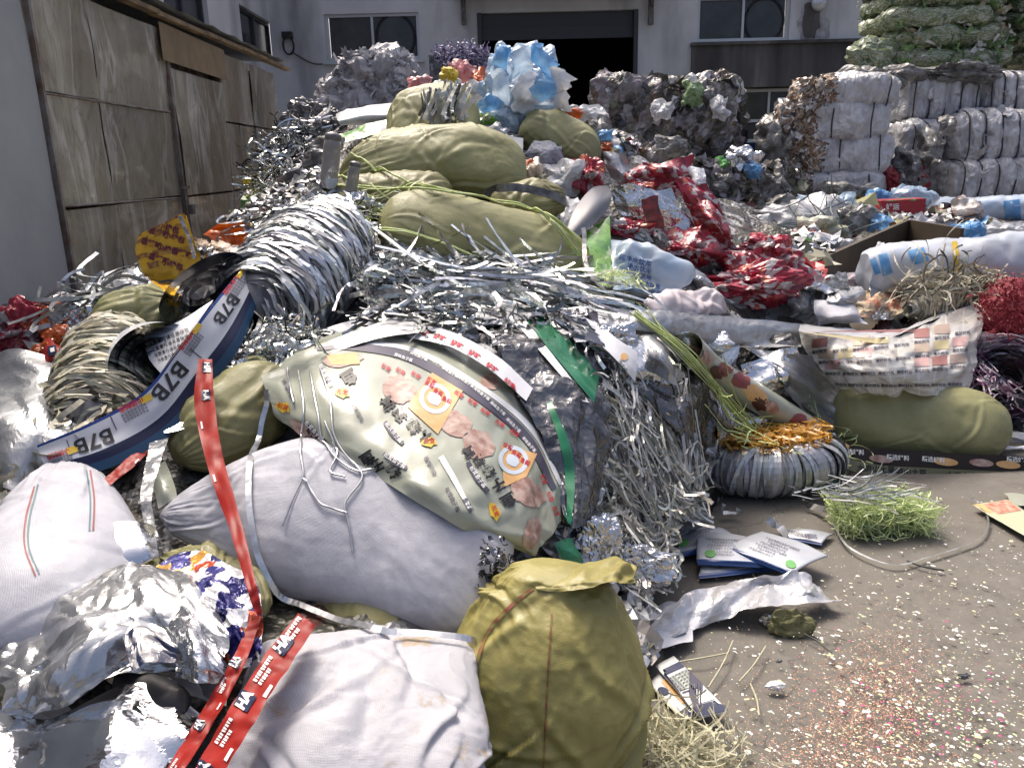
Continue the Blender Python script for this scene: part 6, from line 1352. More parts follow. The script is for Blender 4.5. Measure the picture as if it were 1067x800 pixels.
# right edge: reel, strips, mesh pile
rc = D(1046, 398, 4.5); rk = mpp(rc)
rl = thing('strip_reel', 'reel of purple and white strips with a brown core at the right edge', 'reel', rc-np.array([0, 0, .2]))
axr = unit(CP-rc+np.array([.5, 0, .25]))
P, N_ = coil(rc+np.array([.02, .06, 0]), axr, 40*rk, .16, 170, 40, 7, .10, .25); strips('wound_strip', P, .016, mat('mauve_strip', (.55, .50, .55), .35, base2=(.26, .12, .2), nscale=18, contrast=(.45, .55)), rl, N_, .5, 7, kind='stuff', keep=False)
for r0, r1, m_, nmr in ((22, 34, M_darkp, 'dark_flange'), (9, 21, mat('brown_core', (.12, .08, .06), .6), 'cardboard_core'), (8, 9, M_black, 'core_hole')):
    spiral(rc+axr*.06, axr, r0*rk, r1*rk, 3, .10, m_, nmr, rl, 1.0, 100)
tangle('strip_bundle', (1008, 395), (18, 40), 120, mat('mauve_strip', (.5, .5, .5)), .25, 1.5, spread=1.0, curl=.5, width=.010, thick=.08, lift=.12, seed=225, label='purple and white strips between the checked bag and the reel', cat='strips')
sack('red_mesh_bag', D(1020, 318, 4.9), D(1110, 335, 4.8), 62, mat('red_mesh', (.22, .012, .025), .7, base2=(.12, .008, .015), nscale=30, bump=1.0, bscale=60), thick=.8, ends=('soft', 'soft'), seed=226, lump=.05, wr=.02, label='dark red mesh bag at the right edge', cat='bag')
tangle('red_mesh_shreds', None, (40, 28), 260, mat('red_shred', (.26, .015, .03), .6), .12, None, curl=1.4, width=.007, thick=.04, lift=.1, seed=227, base=D(1048, 322, 4.65), hug=False, label='fuzzy dark red netting over the mesh bag', cat='netting')
for k, (q, m_, lbl) in enumerate((((1000, 345, 1068, 360), M_paper, 'white film sheet between the mesh bag and the reel'), ((1006, 360, 1066, 372), M_foil_s, 'thin mirror film rim under the white sheet'), ((1020, 450, 1070, 462), M_foil_m, 'pale flattened tube end at the right edge'), ((1030, 462, 1072, 470), M_paper, 'white film strip on the brown printed film'), ((978, 460, 1004, 476), M_paper, 'torn white scrap at the foot of the olive sack'))):
    patch('loose_film', (q[0], q[1]+4), (q[2], q[1]), (q[2], q[3]-3), (q[0]+4, q[3]), m_, .14 if k < 2 else .05, .03, seed=230+k, cr=.01, crf=7, label=lbl, cat='film')
wad('crumpled_wrapper', (1012, 452, .12), (14, 10), M_cream, 236, 4, .5, 3, .6, label='brown and white wrapper scrap right of the olive sack', fine=.1)

MT = mat('tinted_scrap', (.5, .5, .5), .4, attr='tint', coat=.3)

# ------------------------------------------------------------------ top of the heap
bb = thing('film_bag', 'big pale blue and white film bag bulging at the top of the heap', 'bag', D(545, 125, 5.6))
for k, (x, y, rx, ry, m_, sd_n, nmm) in enumerate(((536, 96, 34, 36, M_bluebag, 301, 'bulging_film'), (558, 84, 32, 30, M_bluebag, 302, 'bulging_film'), (550, 112, 30, 22, M_bluebag, 303, 'bulging_film'))):
    wad(nmm, D(x, y, 5.7-.08*k), (rx, ry), m_, sd_n, 5, .45, 2.2, .7, lift=0, parent=bb, fine=.10)
for k, (q, m_) in enumerate(((((512, 72), (521, 42), (532, 50), (530, 80)), M_bluep), (((530, 56), (548, 50), (560, 72), (536, 84)), M_bluebag), (((545, 54), (564, 48), (586, 66), (578, 92)), M_bluep), (((552, 92), (572, 82), (580, 98), (560, 106)), M_bluep), (((574, 72), (602, 82), (598, 92), (578, 98)), M_pwhite), (((576, 92), (596, 100), (592, 114), (574, 108)), M_pwhite), (((496, 110), (512, 98), (526, 110), (505, 120)), M_bluep), (((514, 74), (534, 70), (530, 110), (516, 108)), M_bluebag), (((536, 84), (558, 76), (556, 118), (534, 116)), M_pwhite))):
    c4 = [D(x, y, 5.32+.05*(k % 3)) for x, y in q]
    sheet('film_corner', [[c4[0], (c4[0]+c4[1])/2+np.array([0, -.03, .02]), c4[1]], [(c4[0]+c4[3])/2, sum(c4)/4+np.array([0, -.05, 0]), (c4[1]+c4[2])/2], [c4[3], (c4[2]+c4[3])/2, c4[2]]], m_, (20, 20), parent=bb, seed=310+k, low=.03, lowf=7, cr=.022, crf=9, rag=.05)
TOPW = 'small bags and film on top of the heap'
for k, (x, y, rx, ry, Y, m_, lbl) in enumerate(((482, 76, 14, 13, 6.2, M_pink, 'pink film parcel behind the top olive sack'), (500, 86, 9, 14, 6.1, M_orange, 'orange film beside the pink parcel'), (437, 86, 11, 9, 6.6, M_pink, 'dull pink film behind the grey bale'), (428, 102, 9, 5, 6.0, M_orange, 'reddish film scrap behind the top olive sack'), (462, 92, 15, 14, 5.9, M_pwhite, 'white film ball on the top olive sack'), (467, 78, 8, 7, 5.8, M_print_y, 'yellow film tuft on the white film ball'),
      (492, 96, 14, 11, 6.0, M_pwhite, 'white film lump under the orange film'), (522, 124, 22, 16, 5.5, M_bluebag, 'pale printed film crumple left of the plump olive sack'), (560, 132, 18, 12, 5.55, M_bluebag, 'bluish film crumple under the blue and white bag'), (505, 128, 12, 12, 5.45, M_greenb, 'green film between olive sacks'),
      (570, 165, 20, 15, 5.2, M_white, 'round white sack end below the plump olive sack'), (590, 188, 24, 18, 5.0, M_pwhite, 'white film bag beside the red checked wrappers'), (553, 178, 11, 13, 4.85, M_cream, 'peach film bag by the black strap'), (546, 172, 8, 7, 4.85, M_orange, 'bright orange film scrap by the black strap'), (556, 190, 14, 9, 4.85, M_olive, 'olive sack corner under the peach bag'),
      (610, 124, 22, 15, 5.7, M_pwhite, 'grey white film crumple right of the plump olive sack'), (622, 142, 14, 18, 5.6, M_greyp, 'dirty film crumple above the red checked wrappers'), (598, 118, 8, 5, 5.55, M_orange, 'orange film dot in the grey white crumple'), (630, 140, 7, 5, 5.5, M_bluep, 'bright blue film scrap above the red wrappers'), (632, 153, 5, 5, 5.5, M_orange, 'orange scrap below the blue one'),
      (530, 148, 16, 9, 5.3, M_darkp, 'dark printed film crumple between the olive sacks'), (518, 140, 12, 10, 5.35, M_paper, 'crumpled printed paper between the olive sacks'), (342, 150, 16, 8, 5.4, M_greyp, 'dirty grey film below the green leaf film'), (330, 165, 14, 10, 5.2, M_darkp, 'dark film crumple behind the strip tangle'))):
    cscrap('film_scrap', D(x, y, Y), (rx, ry), m_, 320+k, lbl, 'film', TOPW)
# sheets lying left of the top sacks
sheet('white_film_tube', [[D(350, 120, 5.9), D(380, 112, 5.9), D(425, 104, 5.9)], [D(352, 126, 5.7), D(385, 122, 5.7), D(425, 118, 5.7)], [D(356, 130, 5.75), D(385, 130, 5.8), D(420, 128, 5.8)]], M_pwhite, (40, 20), smooth=True, jit=0, seed=350, low=.02, cr=.01, label='white film tube lying left of the top olive sack', cat='film')
sheet('leaf_film', [[D(352, 140, 5.65), D(380, 130, 5.65), D(412, 122, 5.65)], [D(358, 148, 5.5), D(385, 140, 5.5), D(414, 132, 5.5)]], mat('leaf_white_film', (.3, .4, .2), .3, coat=.3, pattern=lambda c, k: blotch(c, k, [(0, (.08, .26, .04)), (.45, (.60, .64, .55)), (.75, (.14, .34, .06))], 18, .08)), (30, 14), seed=351, low=.02, cr=.012, crf=9, label='green leaf printed film under the white film tube', cat='film')
for k, (q, lbl) in enumerate((((372, 150, 405, 168, 5.3), 'lavender film sheet left of the large creased olive sack'), ((418, 122, 490, 140, 5.15), 'white lettered paper across the front of the top olive sack'), ((488, 140, 545, 162, 5.05), 'white film edge behind the large creased olive sack'), ((396, 128, 420, 150, 5.4), 'pale film fold below the leaf printed film'))):
    o = sheet('loose_film', [[D(q[0], q[1]+6, q[4]), D((q[0]+q[2])/2, q[1], q[4]), D(q[2], q[1]+5, q[4])], [D(q[0], q[3], q[4]-.1), D((q[0]+q[2])/2, q[3], q[4]-.12), D(q[2], q[3]+4, q[4]-.1)]], M_white if k == 0 else M_paper, (26, 16), smooth=True, jit=0, seed=352+k, low=.02, cr=.01, crf=8, label=lbl, cat='film')
    if k == 1: decal('lettering', *dtext('小心轻放', (445, 126), 7, -.1, .02), M_print_s, o, .004, o)
# grey folded bale, dark film, purple bundle behind
c = D(390, 96, 8.2)
M_greybale = mat('grey_folded_film', (.46, .45, .47), .5, base2=(.30, .29, .31), nscale=12, bump=.5, bscale=30)
for k, (x, y, wp, hp_, lbl) in enumerate(((392, 76, 62, 24, 'topmost grey folded bale left of the top olive sack'), (386, 97, 84, 26, 'middle grey folded bale in the grey stack'), (384, 120, 100, 26, 'lowest grey folded bale in the grey stack'))):
    c = D(x, y, 8.2); kk = mpp(c); r_ = bale('film_bale', c, np.array([1., .05, .03]), np.array([-.05, 1., 0]), np.array([-.03, 0, 1.]), (wp*kk, .8, hp_*kk*1.15), M_greybale, 360+k, 3, None, 40, .05, .10, .10, lbl, 'grey folded film bales', vert=6, k=3.2); flaps(r_, c, np.array([1., .05, .03]), np.array([-.05, 1., 0]), np.array([-.03, 0, 1.]), (wp*kk, .8, hp_*kk*1.15), 170, .15, MT, [(.5, .49, .51), (.4, .39, .41), (.28, .27, .29), (.58, .57, .59)], 700+k, asp=(.2, .5), tilt=.25)
for k, (x, y, rx, ry, lbl) in enumerate(((328, 122, 22, 14, 'dark crushed film heap left of the grey stack'), (348, 138, 26, 12, 'dark crushed film beneath the grey stack'), (318, 140, 16, 14, 'blackish film crumple at the shed corner'))):
    wad('crushed_film', D(x, y, 6.6-.3*k), (rx, ry), M_darkp, 365+k, 5, .55, 3.2, .7, lift=0, label=lbl, cat='film', fine=.16)
pb = thing('purple_bundle', 'bundle of purple and white shreds on a dark crate near the doorway', 'bundle', D(482, 80, 8.0))
mesh('crate', *obox(D(484, 76, 8.1), (1, 0, 0), (0, 1, 0), (0, 0, 1), (.62, .5, .26)), M_darkp, pb, False)
tangle('shreds', None, (27, 9), 420, mat('purple_shred', (.16, .12, .28), .5, base2=(.55, .53, .62), nscale=40, contrast=(.45, .55)), .14, None, curl=1.0, width=.016, thick=.1, lift=.02, seed=368, base=D(482, 62, 7.9), hug=False, parent=pb)

# ------------------------------------------------------------------ right of the olive sacks: red wrappers, foil, green and blue film
RW = 'red and white checked wrappers in the middle right'
def lifted(q, l): return tuple(q)+(l,)
sheet('oval_foil', [[(634, 192, .2), (618, 196, .22), (600, 216, .22), (590, 240, .2)], [(638, 204, .2), (622, 212, .26), (606, 230, .26), (592, 248, .2)], [(634, 218, .16), (620, 232, .2), (606, 244, .2), (594, 250, .16)]], mat('grey_plastic', (.20, .20, .21), .3, metal=.4), (24, 24), smooth=True, jit=0, seed=371, low=.01, label='grey curved plastic sheet right of the fat olive sack', cat='film')
patch('clear_film', (582, 206), (602, 205), (610, 225), (586, 246), M_pwhite, .1, .05, seed=372, cr=.014, crf=9, label='milky film behind the grey curved sheet', cat='film')
for k, (q, Y_, lbl) in enumerate(((((640, 180), (668, 172), (684, 196), (654, 200)), 5.15, 'red checked wrapper fold above the big foil sheet'), (((724, 206), (748, 214), (764, 250), (736, 244)), 4.9, 'short red checked wrapper on the long falling one'), (((744, 262), (796, 256), (806, 290), (752, 296)), 4.85, 'red checked wrapper flap behind the wide one'), (((690, 240), (730, 232), (736, 262), (700, 268)), 4.8, 'red checked wrapper corner right of the foil sheet'), (((786, 250), (820, 246), (834, 276), (800, 284)), 4.95, 'red checked wrapper draped over the humped one'), (((740, 296), (800, 290), (836, 312), (770, 322)), 4.65, 'lowest red checked wrapper by the flat tube'))):
    patch('crumpled_wrapper', *q, M_redcheck, .0, .10, seed=720+k, Y=Y_, cr=.03, crf=8, low=.03, label=lbl, group=RW, cat='wrapper')
gp = patch('green_package', (596, 250, .1), (635, 226, .14), (636, 308, .1), (572, 304, .06), M_greenb, .08, .06, seed=373, cr=.008, crf=5, smooth=True, label='bright green leaf printed film right of the fat olive sack', cat='film', jt=.02)
wbg = thing('water_bag', 'pale blue printed film bag full of air below the red wrappers', 'bag', pt((668, 305)))
wad('bag_film', (668, 286, .06), (36, 32), mat('sky_blue_film', (.38, .50, .66), .2, base2=(.55, .62, .70), nscale=7, coat=.4, transl=.2, bump=.1, bscale=20), 374, 5, .28, 1.6, .7, parent=wbg, smooth=True, fine=.05)
for k in range(5): decal('lettering', *dtext('纯净水饮用'[k % 3:], (662+k*4, 272+k*8), 7-k*.4, .25, .012), mat('blue_print', (.05, .10, .28), .4), [o for o in wbg.children][0], .004, wbg)
patch('clear_film', (636, 250), (664, 258), (660, 300), (638, 306), M_bluebag, .12, .05, seed=375, cr=.01, crf=8, label='clear blue film draped left of the air filled bag', cat='film')
sack('woven_sack', (676, 322, .0), (752, 316, .0), 34, mat('pinkish_woven', (.56, .50, .52), .5, bump=.2, bscale=60), seed=376, thick=.7, ends=('soft', 'soft'), label='pinkish white sack end above the flat foil tube', cat='sack')
for k, (x, y, rx, ry, lbl) in enumerate(((612, 184, 15, 20, 'red checked wrapper left of the foil beside the white bag'), (656, 240, 20, 11, 'dark red checked wrapper above the air filled bag'), (664, 200, 12, 10, 'small red checked wrapper under the foil flap'), (722, 256, 22, 14, 'red checked wrapper right of the big foil sheet'), (780, 298, 42, 20, 'wide red checked wrapper spilling right'), (806, 270, 26, 20, 'humped red checked wrapper with dark folds'), (706, 262, 14, 8, 'flat red checked wrapper below the foil sheet'))):
    wad('crumpled_wrapper', D(x, y, (5.0, 4.75, 4.9, 4.85, 4.7, 5.0, 4.7)[k]), (rx, ry), M_redcheck, 380+k, 5, .6, 2.3, .7, label=lbl, group=RW, fine=.06, spike=.2)
for k, (q, lbl) in enumerate(((((668, 168), (724, 160), (736, 200), (684, 206)), 'red checked wrapper sheet at the top of the red group'), (((706, 184), (736, 192), (772, 262), (738, 272)), 'long red checked wrapper falling to the right'), (((644, 172), (668, 186), (680, 200), (656, 196)), 'narrow red checked wrapper beside the foil flap'), (((690, 252), (732, 236), (760, 268), (716, 282)), 'twisted red checked wrapper with silver lining'))):
    patch('crumpled_wrapper', *q, M_redcheck, .0, .10, seed=390+k, Y=(5.2, 4.95, 5.1, 4.8)[k], cr=.03, crf=7, low=.03, label=lbl, group=RW, cat='wrapper')
for k, (q, m_, lbl) in enumerate(((((628, 156), (652, 162), (662, 196), (636, 186)), M_foil_m, 'white foil flap at the top of the red wrapper group'), (((636, 196), (700, 196), (730, 250), (650, 246)), M_foil, 'big crumpled foil sheet in the middle of the red wrappers'), (((640, 228), (680, 240), (706, 262), (650, 262)), M_foil_m, 'bright foil fold below the big foil sheet'), (((690, 274), (712, 270), (766, 316), (756, 324)), M_foil_m, 'long silver edge slanting below the red wrappers'), (((716, 176), (736, 172), (742, 212), (728, 210)), M_paper, 'white lining of the top red wrapper'), (((810, 244), (832, 256), (826, 286), (806, 268)), M_foil_m, 'white foil flap right of the humped red wrapper'))):
    patch('loose_foil', *q, m_, .0, .08, seed=396+k, Y=(5.1, 4.85, 4.75, 4.5, 5.15, 5.3)[k], cr=.03, crf=8, low=.02, label=lbl, cat='foil')
pr = patch('loose_foil', (668, 208), (686, 204), (692, 240), (676, 238), mat('red_picture_film', (.35, .05, .05), .35, base2=(.06, .02, .02), nscale=20), .0, .01, seed=403, Y=4.70, cr=.006, label='small red and black picture on the big foil sheet', cat='film')
patch('green_shred', (600, 268, .2), (622, 300, .2), (640, 318, .2), (618, 300, .2), M_twine, .2, .01, seed=404, label='thin green film sliver at the fat olive sack tip', cat='film')
tangle('green_shreds', (640, 318), (22, 12), 60, M_stripg, .14, -.5, spread=2, curl=.9, width=.005, thick=.05, lift=.14, seed=405, label='green shreds above the flat foil tube', cat='shreds')

# ------------------------------------------------------------------ dirty film bales near the doorway
M_dirty = mat('dirty_bale_film', (.3, .3, .3), .4, coat=.25, pattern=lambda c, k: blotch(c, k, [(0, (.20, .185, .18)), (.25, (.10, .095, .085)), (.45, (.30, .28, .28)), (.62, (.15, .14, .10)), (.76, (.24, .21, .23)), (.88, (.42, .42, .43)), (.95, (.13, .09, .06))], 9, .18), facet=.4, fscale=16)
DB = 'dirty pressed film bales by the doorway'
for k, (x, y, wp, hp_, Y, lbl) in enumerate(((664, 122, 82, 66, 9.6, 'largest dirty grey film bale right of the doorway'), (722, 128, 74, 72, 9.4, 'dirty film bale with white tufts beside the largest one'), (672, 172, 60, 34, 9.2, 'low dirty film bale under the largest one'), (785, 198, 70, 40, 8.8, 'dark dirty film bale in front of the brown sided stack'), (722, 196, 60, 44, 8.8, 'low dirty film bale behind the red wrappers'))):
    c = D(x, y, Y); kk = mpp(c); an = .2*math.sin(k*2.1); ex = np.array([math.cos(an), math.sin(an), 0]); ey = np.array([-math.sin(an), math.cos(an), 0])
    r_ = bale('film_bale', c, ex, ey, np.array([0, 0, 1.]), (wp*kk, .9, hp_*kk), M_dirty, 410+k, 3, M_wire, 30, .05, .09, .14, lbl, DB, vert=5, k=5)
    flaps(r_, c, ex, ey, np.array([0, 0, 1.]), (wp*kk, .9, hp_*kk), 230, .17, MT, [(.20, .185, .18), (.10, .095, .085), (.30, .28, .28), (.15, .14, .10), (.24, .21, .23), (.45, .45, .46), (.12, .08, .05), (.06, .06, .06), (.33, .30, .34), (.14, .15, .09)], 710+k, tilt=.5)
LO = 'loose tufts and scraps on the dirty bales'
for k, (x, y, rx, ry, Y, m_, lbl) in enumerate(((690, 114, 11, 10, 8.85, M_pwhite, 'white film tuft on the dirty bales'), (722, 96, 10, 14, 8.85, mat('leaf_green', (.10, .20, .06), .5, base2=(.30, .40, .24), nscale=40), 'green leafy film lump on the dirty bales'), (720, 83, 6, 6, 8.85, M_pwhite, 'small white film knot above the green lump'), (738, 98, 9, 7, 8.9, M_greyp, 'brownish film lump right of the green one'), (750, 112, 9, 12, 8.8, M_pwhite, 'pale film tuft at the right end of the dirty bales'), (776, 166, 18, 11, 8.4, M_foil, 'silver film lump between the dirty bales'), (752, 172, 9, 7, 8.4, M_print_lg, 'green and grey scrap below the dirty bales'), (786, 178, 9, 8, 8.3, M_bluep, 'dark blue scrap on the dark dirty bale'), (806, 190, 14, 16, 8.3, M_greyp, 'grey film lump right of the blue scrap'), (752, 190, 12, 12, 8.3, M_greyp, 'grey film lump behind the red wrappers'), (650, 150, 14, 12, 8.4, M_greyp, 'grey film lump below the largest dirty bale'), (700, 152, 16, 10, 8.5, M_greyp, 'mauve film lump in front of the dirty bales'), (770, 224, 18, 10, 7.4, M_darkp, 'dark film lump behind the white netted heap'))):
    cscrap('film_lump', D(x, y, Y), (rx, ry), m_, 420+k, lbl, 'film', LO)
mesh('blue_tray', *joinm([obox(D(752, 158, 9.3), unit((1, .1, -.08)), (0, 1, 0), (0, 0, 1), (.75, .5, .05)), obox(D(752, 154, 9.06), unit((1, .1, -.08)), (0, 1, 0), (0, 0, 1), (.75, .03, .14))]), mat('navy_plastic', (.015, .04, .12), .4), None, False, label='dark blue tray under the lower window', cat='tray')

# ------------------------------------------------------------------ bale stacks at the right
M_wbale = mat('white_bale_film', (.54, .54, .56), .3, base2=(.34, .34, .36), nscale=7, contrast=(.4, .7), coat=.4, bump=.9, bscale=9, facet=.5, fscale=9, stretch=(1.6, 1, .8))
M_brownside = mat('brown_bale_side', (.3, .2, .12), .7, pattern=lambda c, k: blotch(c, k, [(0, (.24, .15, .09)), (.35, (.36, .31, .26)), (.6, (.16, .10, .065)), (.8, (.50, .47, .45))], 40, .06), facet=.5, fscale=25)
ST_ = 'bales of the brown sided stack'
for k, (x, y, wp, hp_, lbl) in enumerate(((872, 100, 106, 34, 'topmost bale of the brown sided stack'), (868, 128, 108, 42, 'second bale from the top of the brown sided stack'), (864, 162, 110, 42, 'third bale from the top of the brown sided stack'), (862, 190, 112, 26, 'lowest visible bale of the brown sided stack'))):
    c = D(x+(5, -4, 3, -3)[k], y, 9.2); kk = mpp(c); an = math.radians((-11, -17, -12, -16)[k]); ex = np.array([math.cos(an), math.sin(an), .02*(-1)**k]); ey = np.array([-math.sin(an), math.cos(an), 0])
    r_ = bale('film_bale', c, ex, ey, np.array([0, 0, 1.]), (wp*kk, 1.0, hp_*kk*1.06), M_wbale, 440+k, 3, M_wire, 44, .04, .026, .06, lbl, ST_, vert=3.0, k=3.5, side=M_brownside, cut=-.28)
    flaps(r_, c, ex, ey, np.array([0, 0, 1.]), (wp*kk, 1.0, hp_*kk*.98), 150, .075, MT, [(.30, .19, .11), (.40, .33, .26), (.2, .12, .07), (.55, .52, .5), (.26, .2, .15), (.6, .6, .6)], 730+k, (-1, -.34), tilt=.6, name='cut_edges')
WB = 'white strapped bales at the right'
for k, (x, y, wp, hp_, Y, lbl) in enumerate(((966, 104, 78, 50, 10.0, 'white strapped bale at the top left of the white wall of bales'), (1036, 100, 62, 44, 10.0, 'white strapped bale at the top right of the white wall of bales'), (1022, 144, 82, 54, 9.6, 'white strapped bale in the middle row'), (1090, 146, 50, 54, 9.6, 'white strapped bale cut by the right edge'), (1018, 188, 84, 44, 9.5, 'white strapped bale in the bottom row at the right'), (946, 150, 44, 44, 9.8, 'narrow white bale between the two stacks'), (1095, 188, 60, 44, 9.5, 'dark red bale in the bottom row at the right edge'), (1100, 100, 56, 44, 10.0, 'white strapped bale cut by the edge in the top row'))):
    c = D(x, y, Y); kk = mpp(c); an = .07*math.sin(k*3); ex = np.array([math.cos(an), math.sin(an), 0]); ey = np.array([-math.sin(an), math.cos(an), 0])
    r_ = bale('film_bale', c, ex, ey, np.array([0, 0, 1.]), (wp*kk, .9, hp_*kk*1.02), mat('maroon_bale_film', (.10, .03, .03), .4, base2=(.2, .15, .15), nscale=8) if k == 6 else M_wbale, 460+k, 5 if wp > 50 else 3, M_wire, 40, .085, .024, .045, lbl, WB, vert=8, k=4.4)
    flaps(r_, c, ex, ey, np.array([0, 0, 1.]), (wp*kk, .9, hp_*kk), 9, .12, MT, [(.5, .5, .52), (.6, .6, .6), (.36, .36, .38), (.42, .38, .36)], 740+k, tilt=.4)
for k, (x, y, rx, ry, m_, lbl) in enumerate(((905, 84, 30, 10, M_greyp, 'grey film fringe on top of the brown sided stack'), (945, 180, 12, 22, M_darkp, 'dark film column between the bale stacks'), (972, 166, 14, 30, M_greyp, 'mauve film fringe left of the middle white bale'), (930, 190, 9, 16, mat('dull_red_film', (.25, .02, .03), .4), 'dull red film low between the bale stacks'), (964, 188, 8, 14, mat('dull_red_film', (.25, .02, .03), .4), 'second dull red film beside the dark column'), (1000, 78, 40, 8, M_greyp, 'grey green film fringe under the leafy bales'), (944, 76, 22, 8, M_greyp, 'grey film scrap under the leafy bales'), (826, 134, 22, 30, M_foil_m, 'silver film bale end left of the brown sided stack'), (806, 148, 16, 28, M_greyp, 'dark film bale end left of the silver one'), (860, 204, 46, 12, M_greyp, 'grey film fold under the brown sided stack'), (988, 130, 9, 10, M_greyp, 'grey film scrap on the middle white bale'))):
    wad('film_fringe', D(x, y, 9.0 if k not in (0, 5, 6) else 9.6), (rx, ry), m_, 480+k, 5, .5, 3.0, .6, lift=0, label=lbl, cat='film', fine=.16) if rx > 30 else cscrap('film_fringe', D(x, y, 9.0 if k not in (0, 5, 6) else 9.6), (rx, ry), m_, 480+k, lbl)
def leafy(c, col):
    N, Lk = c['N'], c['Lk']
    mp = N.new('ShaderNodeMapping'); mp.inputs['Scale'].default_value = (5, 5, 9); Lk(c['tc'].outputs['Object'], mp.inputs[0])
    n = N.new('ShaderNodeTexNoise'); n.inputs['Scale'].default_value = .75; n.inputs['Detail'].default_value = 6; n.inputs['Roughness'].default_value = .7; n.inputs['Distortion'].default_value = 1.6; Lk(mp.outputs[0], n.inputs['Vector'])
    return c['ramp'](n.outputs[0], [(.30, (.03, .06, .02)), (.42, (.085, .13, .045)), (.47, (.42, .43, .36)), (.51, (.10, .155, .055)), (.57, (.21, .25, .12)), (.62, (.52, .53, .48)), (.67, (.10, .18, .05)), (.76, (.34, .29, .18))])
M_leafy = mat('leafy_bale_film', (.3, .4, .2), .4, coat=.3, pattern=leafy, bump=.4, bscale=16)
for s_i, (x0, x1) in enumerate(((910, 1032), (1040, 1150))):
    for j in range(7):
        x = (x0+x1)/2+4*math.sin(j*2.3+s_i)-5*(j/6); c = D(x, 64-j*19.5, 10.9); kk = mpp(c)
        r_ = bale('leafy_bale', c, np.array([1., .05, 0]), np.array([-.05, 1., 0]), np.array([0, 0, 1.]), ((x1-x0)*kk*(1.0-.04*(j % 2)), 1.2, 20.5*kk), M_leafy, 500+s_i*9+j, 3, None, 40, .03, .045, .06,
             ['lowest', 'second lowest', 'third', 'fourth', 'fifth', 'sixth', 'seventh'][j]+' green leaf printed bale from the bottom of the '+('left' if s_i == 0 else 'right')+' tall stack', 'green leaf printed bales', vert=4, k=3.2)
        if j < 5: flaps(r_, c, np.array([1., .05, 0]), np.array([-.05, 1., 0]), np.array([0, 0, 1.]), ((x1-x0)*kk*.98, 1.2, 21.5*kk), 70, .11, MT, [(.12, .22, .06), (.20, .32, .10), (.45, .47, .40), (.07, .13, .04), (.55, .56, .52), (.30, .26, .17)], 760+s_i*9+j, asp=(.15, .45), tilt=.35)
for k, (x, y) in enumerate(((912, 58), (916, 72), (1036, 60))): wad('film_fringe', D(x, y, 10.5), (20, 14), M_leafy, 520+k, 4, .5, 2.5, .7, lift=0, label=['loose green film lump at the left of the leafy stack', 'lower green film lump at the left of the leafy stack', 'dark green film lump between the two leafy stacks'][k], cat='film', fine=.12)

# ------------------------------------------------------------------ litter between bales and the ring: rolls, bin, bags
bn = thing('steel_bin', 'open brown steel bin half buried in the film at the right', 'bin', np.append(sum(BIN)[:2]/4, .3))
p1, p2, p3 = BIN[:3]
def wallq(a, b, dn, th_):
    e = unit(b-a); n_ = unit(np.cross(e, [0, 0, 1.])); return obox((a+b)/2-np.array([0, 0, dn/2]), e, n_, np.array([0, 0, 1.]), (np.linalg.norm(b-a), th_, dn))
mesh('left_wall', *wallq(p1, p2, .42, .03), M_brownbin, bn, False); mesh('back_wall', *wallq(p2+np.array([.02, 0, 0]), p3, .42, .03), M_brownbin, bn, False)
p4 = p1+(p3-p2)
mesh('bin_floor', np.array([p1, p2, p3, p4])-np.array([0, 0, .40]), np.array([[0, 1, 2, 3]]), M_brownbin, bn, False)
def filmroll(name, lbl, a, b, rpx, m_, seed, tape=(), ends=.9):
    a, b = np.array(a), np.array(b); c = (a+b)/2; k = mpp(c); root = thing(name, lbl, 'roll', c-np.array([0, 0, rpx*k]))
    t = np.linspace(0, 1, 60); P = a+(b-a)*t[:, None]; r = rpx*k*(1-.25*np.clip((.06-t)/.06, 0, 1)**2-.1*np.clip((t-.94)/.06, 0, 1)**2)*(1+.02*np.sin(t*9))
    V, F = tube(P, r, 40); V = V+.022*np.stack([gn(V*6, seed), gn(V*6, seed+1), gn(V*6, seed+2)], -1)+.010*np.stack([gn(V*16, seed), gn(V*22, seed+1), gn(V*22, seed+2)], -1)
    body = mesh('roll_body', V, F, m_, root)
    for i in (0, -1): mesh('roll_end', np.vstack([P[i], P[i]+(b-a)*0+np.array(V[:40] if i == 0 else V[-40:])-P[i]]), np.stack([np.zeros(40, int), 1+np.arange(40), 1+(np.arange(40)+1) % 40], -1), m_, root)
    return root, body
rr1, body1 = filmroll('film_roll', 'big white and blue film roll with yellow tape at the right edge', D(900, 284, 5.25), D(1120, 264, 5.25), 27, mat('white_blue_film', (.58, .60, .64), .3, base2=(.46, .52, .62), nscale=3, coat=.25, transl=.1), 530)
decal('yellow_tape', *dband([(994, 252), (996, 268), (997, 284)], 6, 16, 3), M_print_y, body1, .006, rr1)
for q in (((895, 278), (912, 268), (918, 284), (900, 292)), ((945, 262), (962, 258), (968, 272), (952, 276)), ((915, 266), (924, 264), (930, 284), (920, 288))): decal('blue_patch', *dquad(*q, 7, 7), M_bluep, body1, .005, rr1)
rr2, body2 = filmroll('film_roll', 'long pale blue film roll in front of the white bales', D(950, 222, 8.2), D(1090, 216, 8.2), 14, mat('pale_blue_roll', (.42, .52, .66), .3, base2=(.52, .58, .66), nscale=4, coat=.3), 531)
decal('blue_end', *dquad((1045, 210), (1062, 208), (1064, 230), (1048, 230), 6, 6), M_bluep, body2, .006, rr2)
RT = 'loose bags and film around the brown bin'
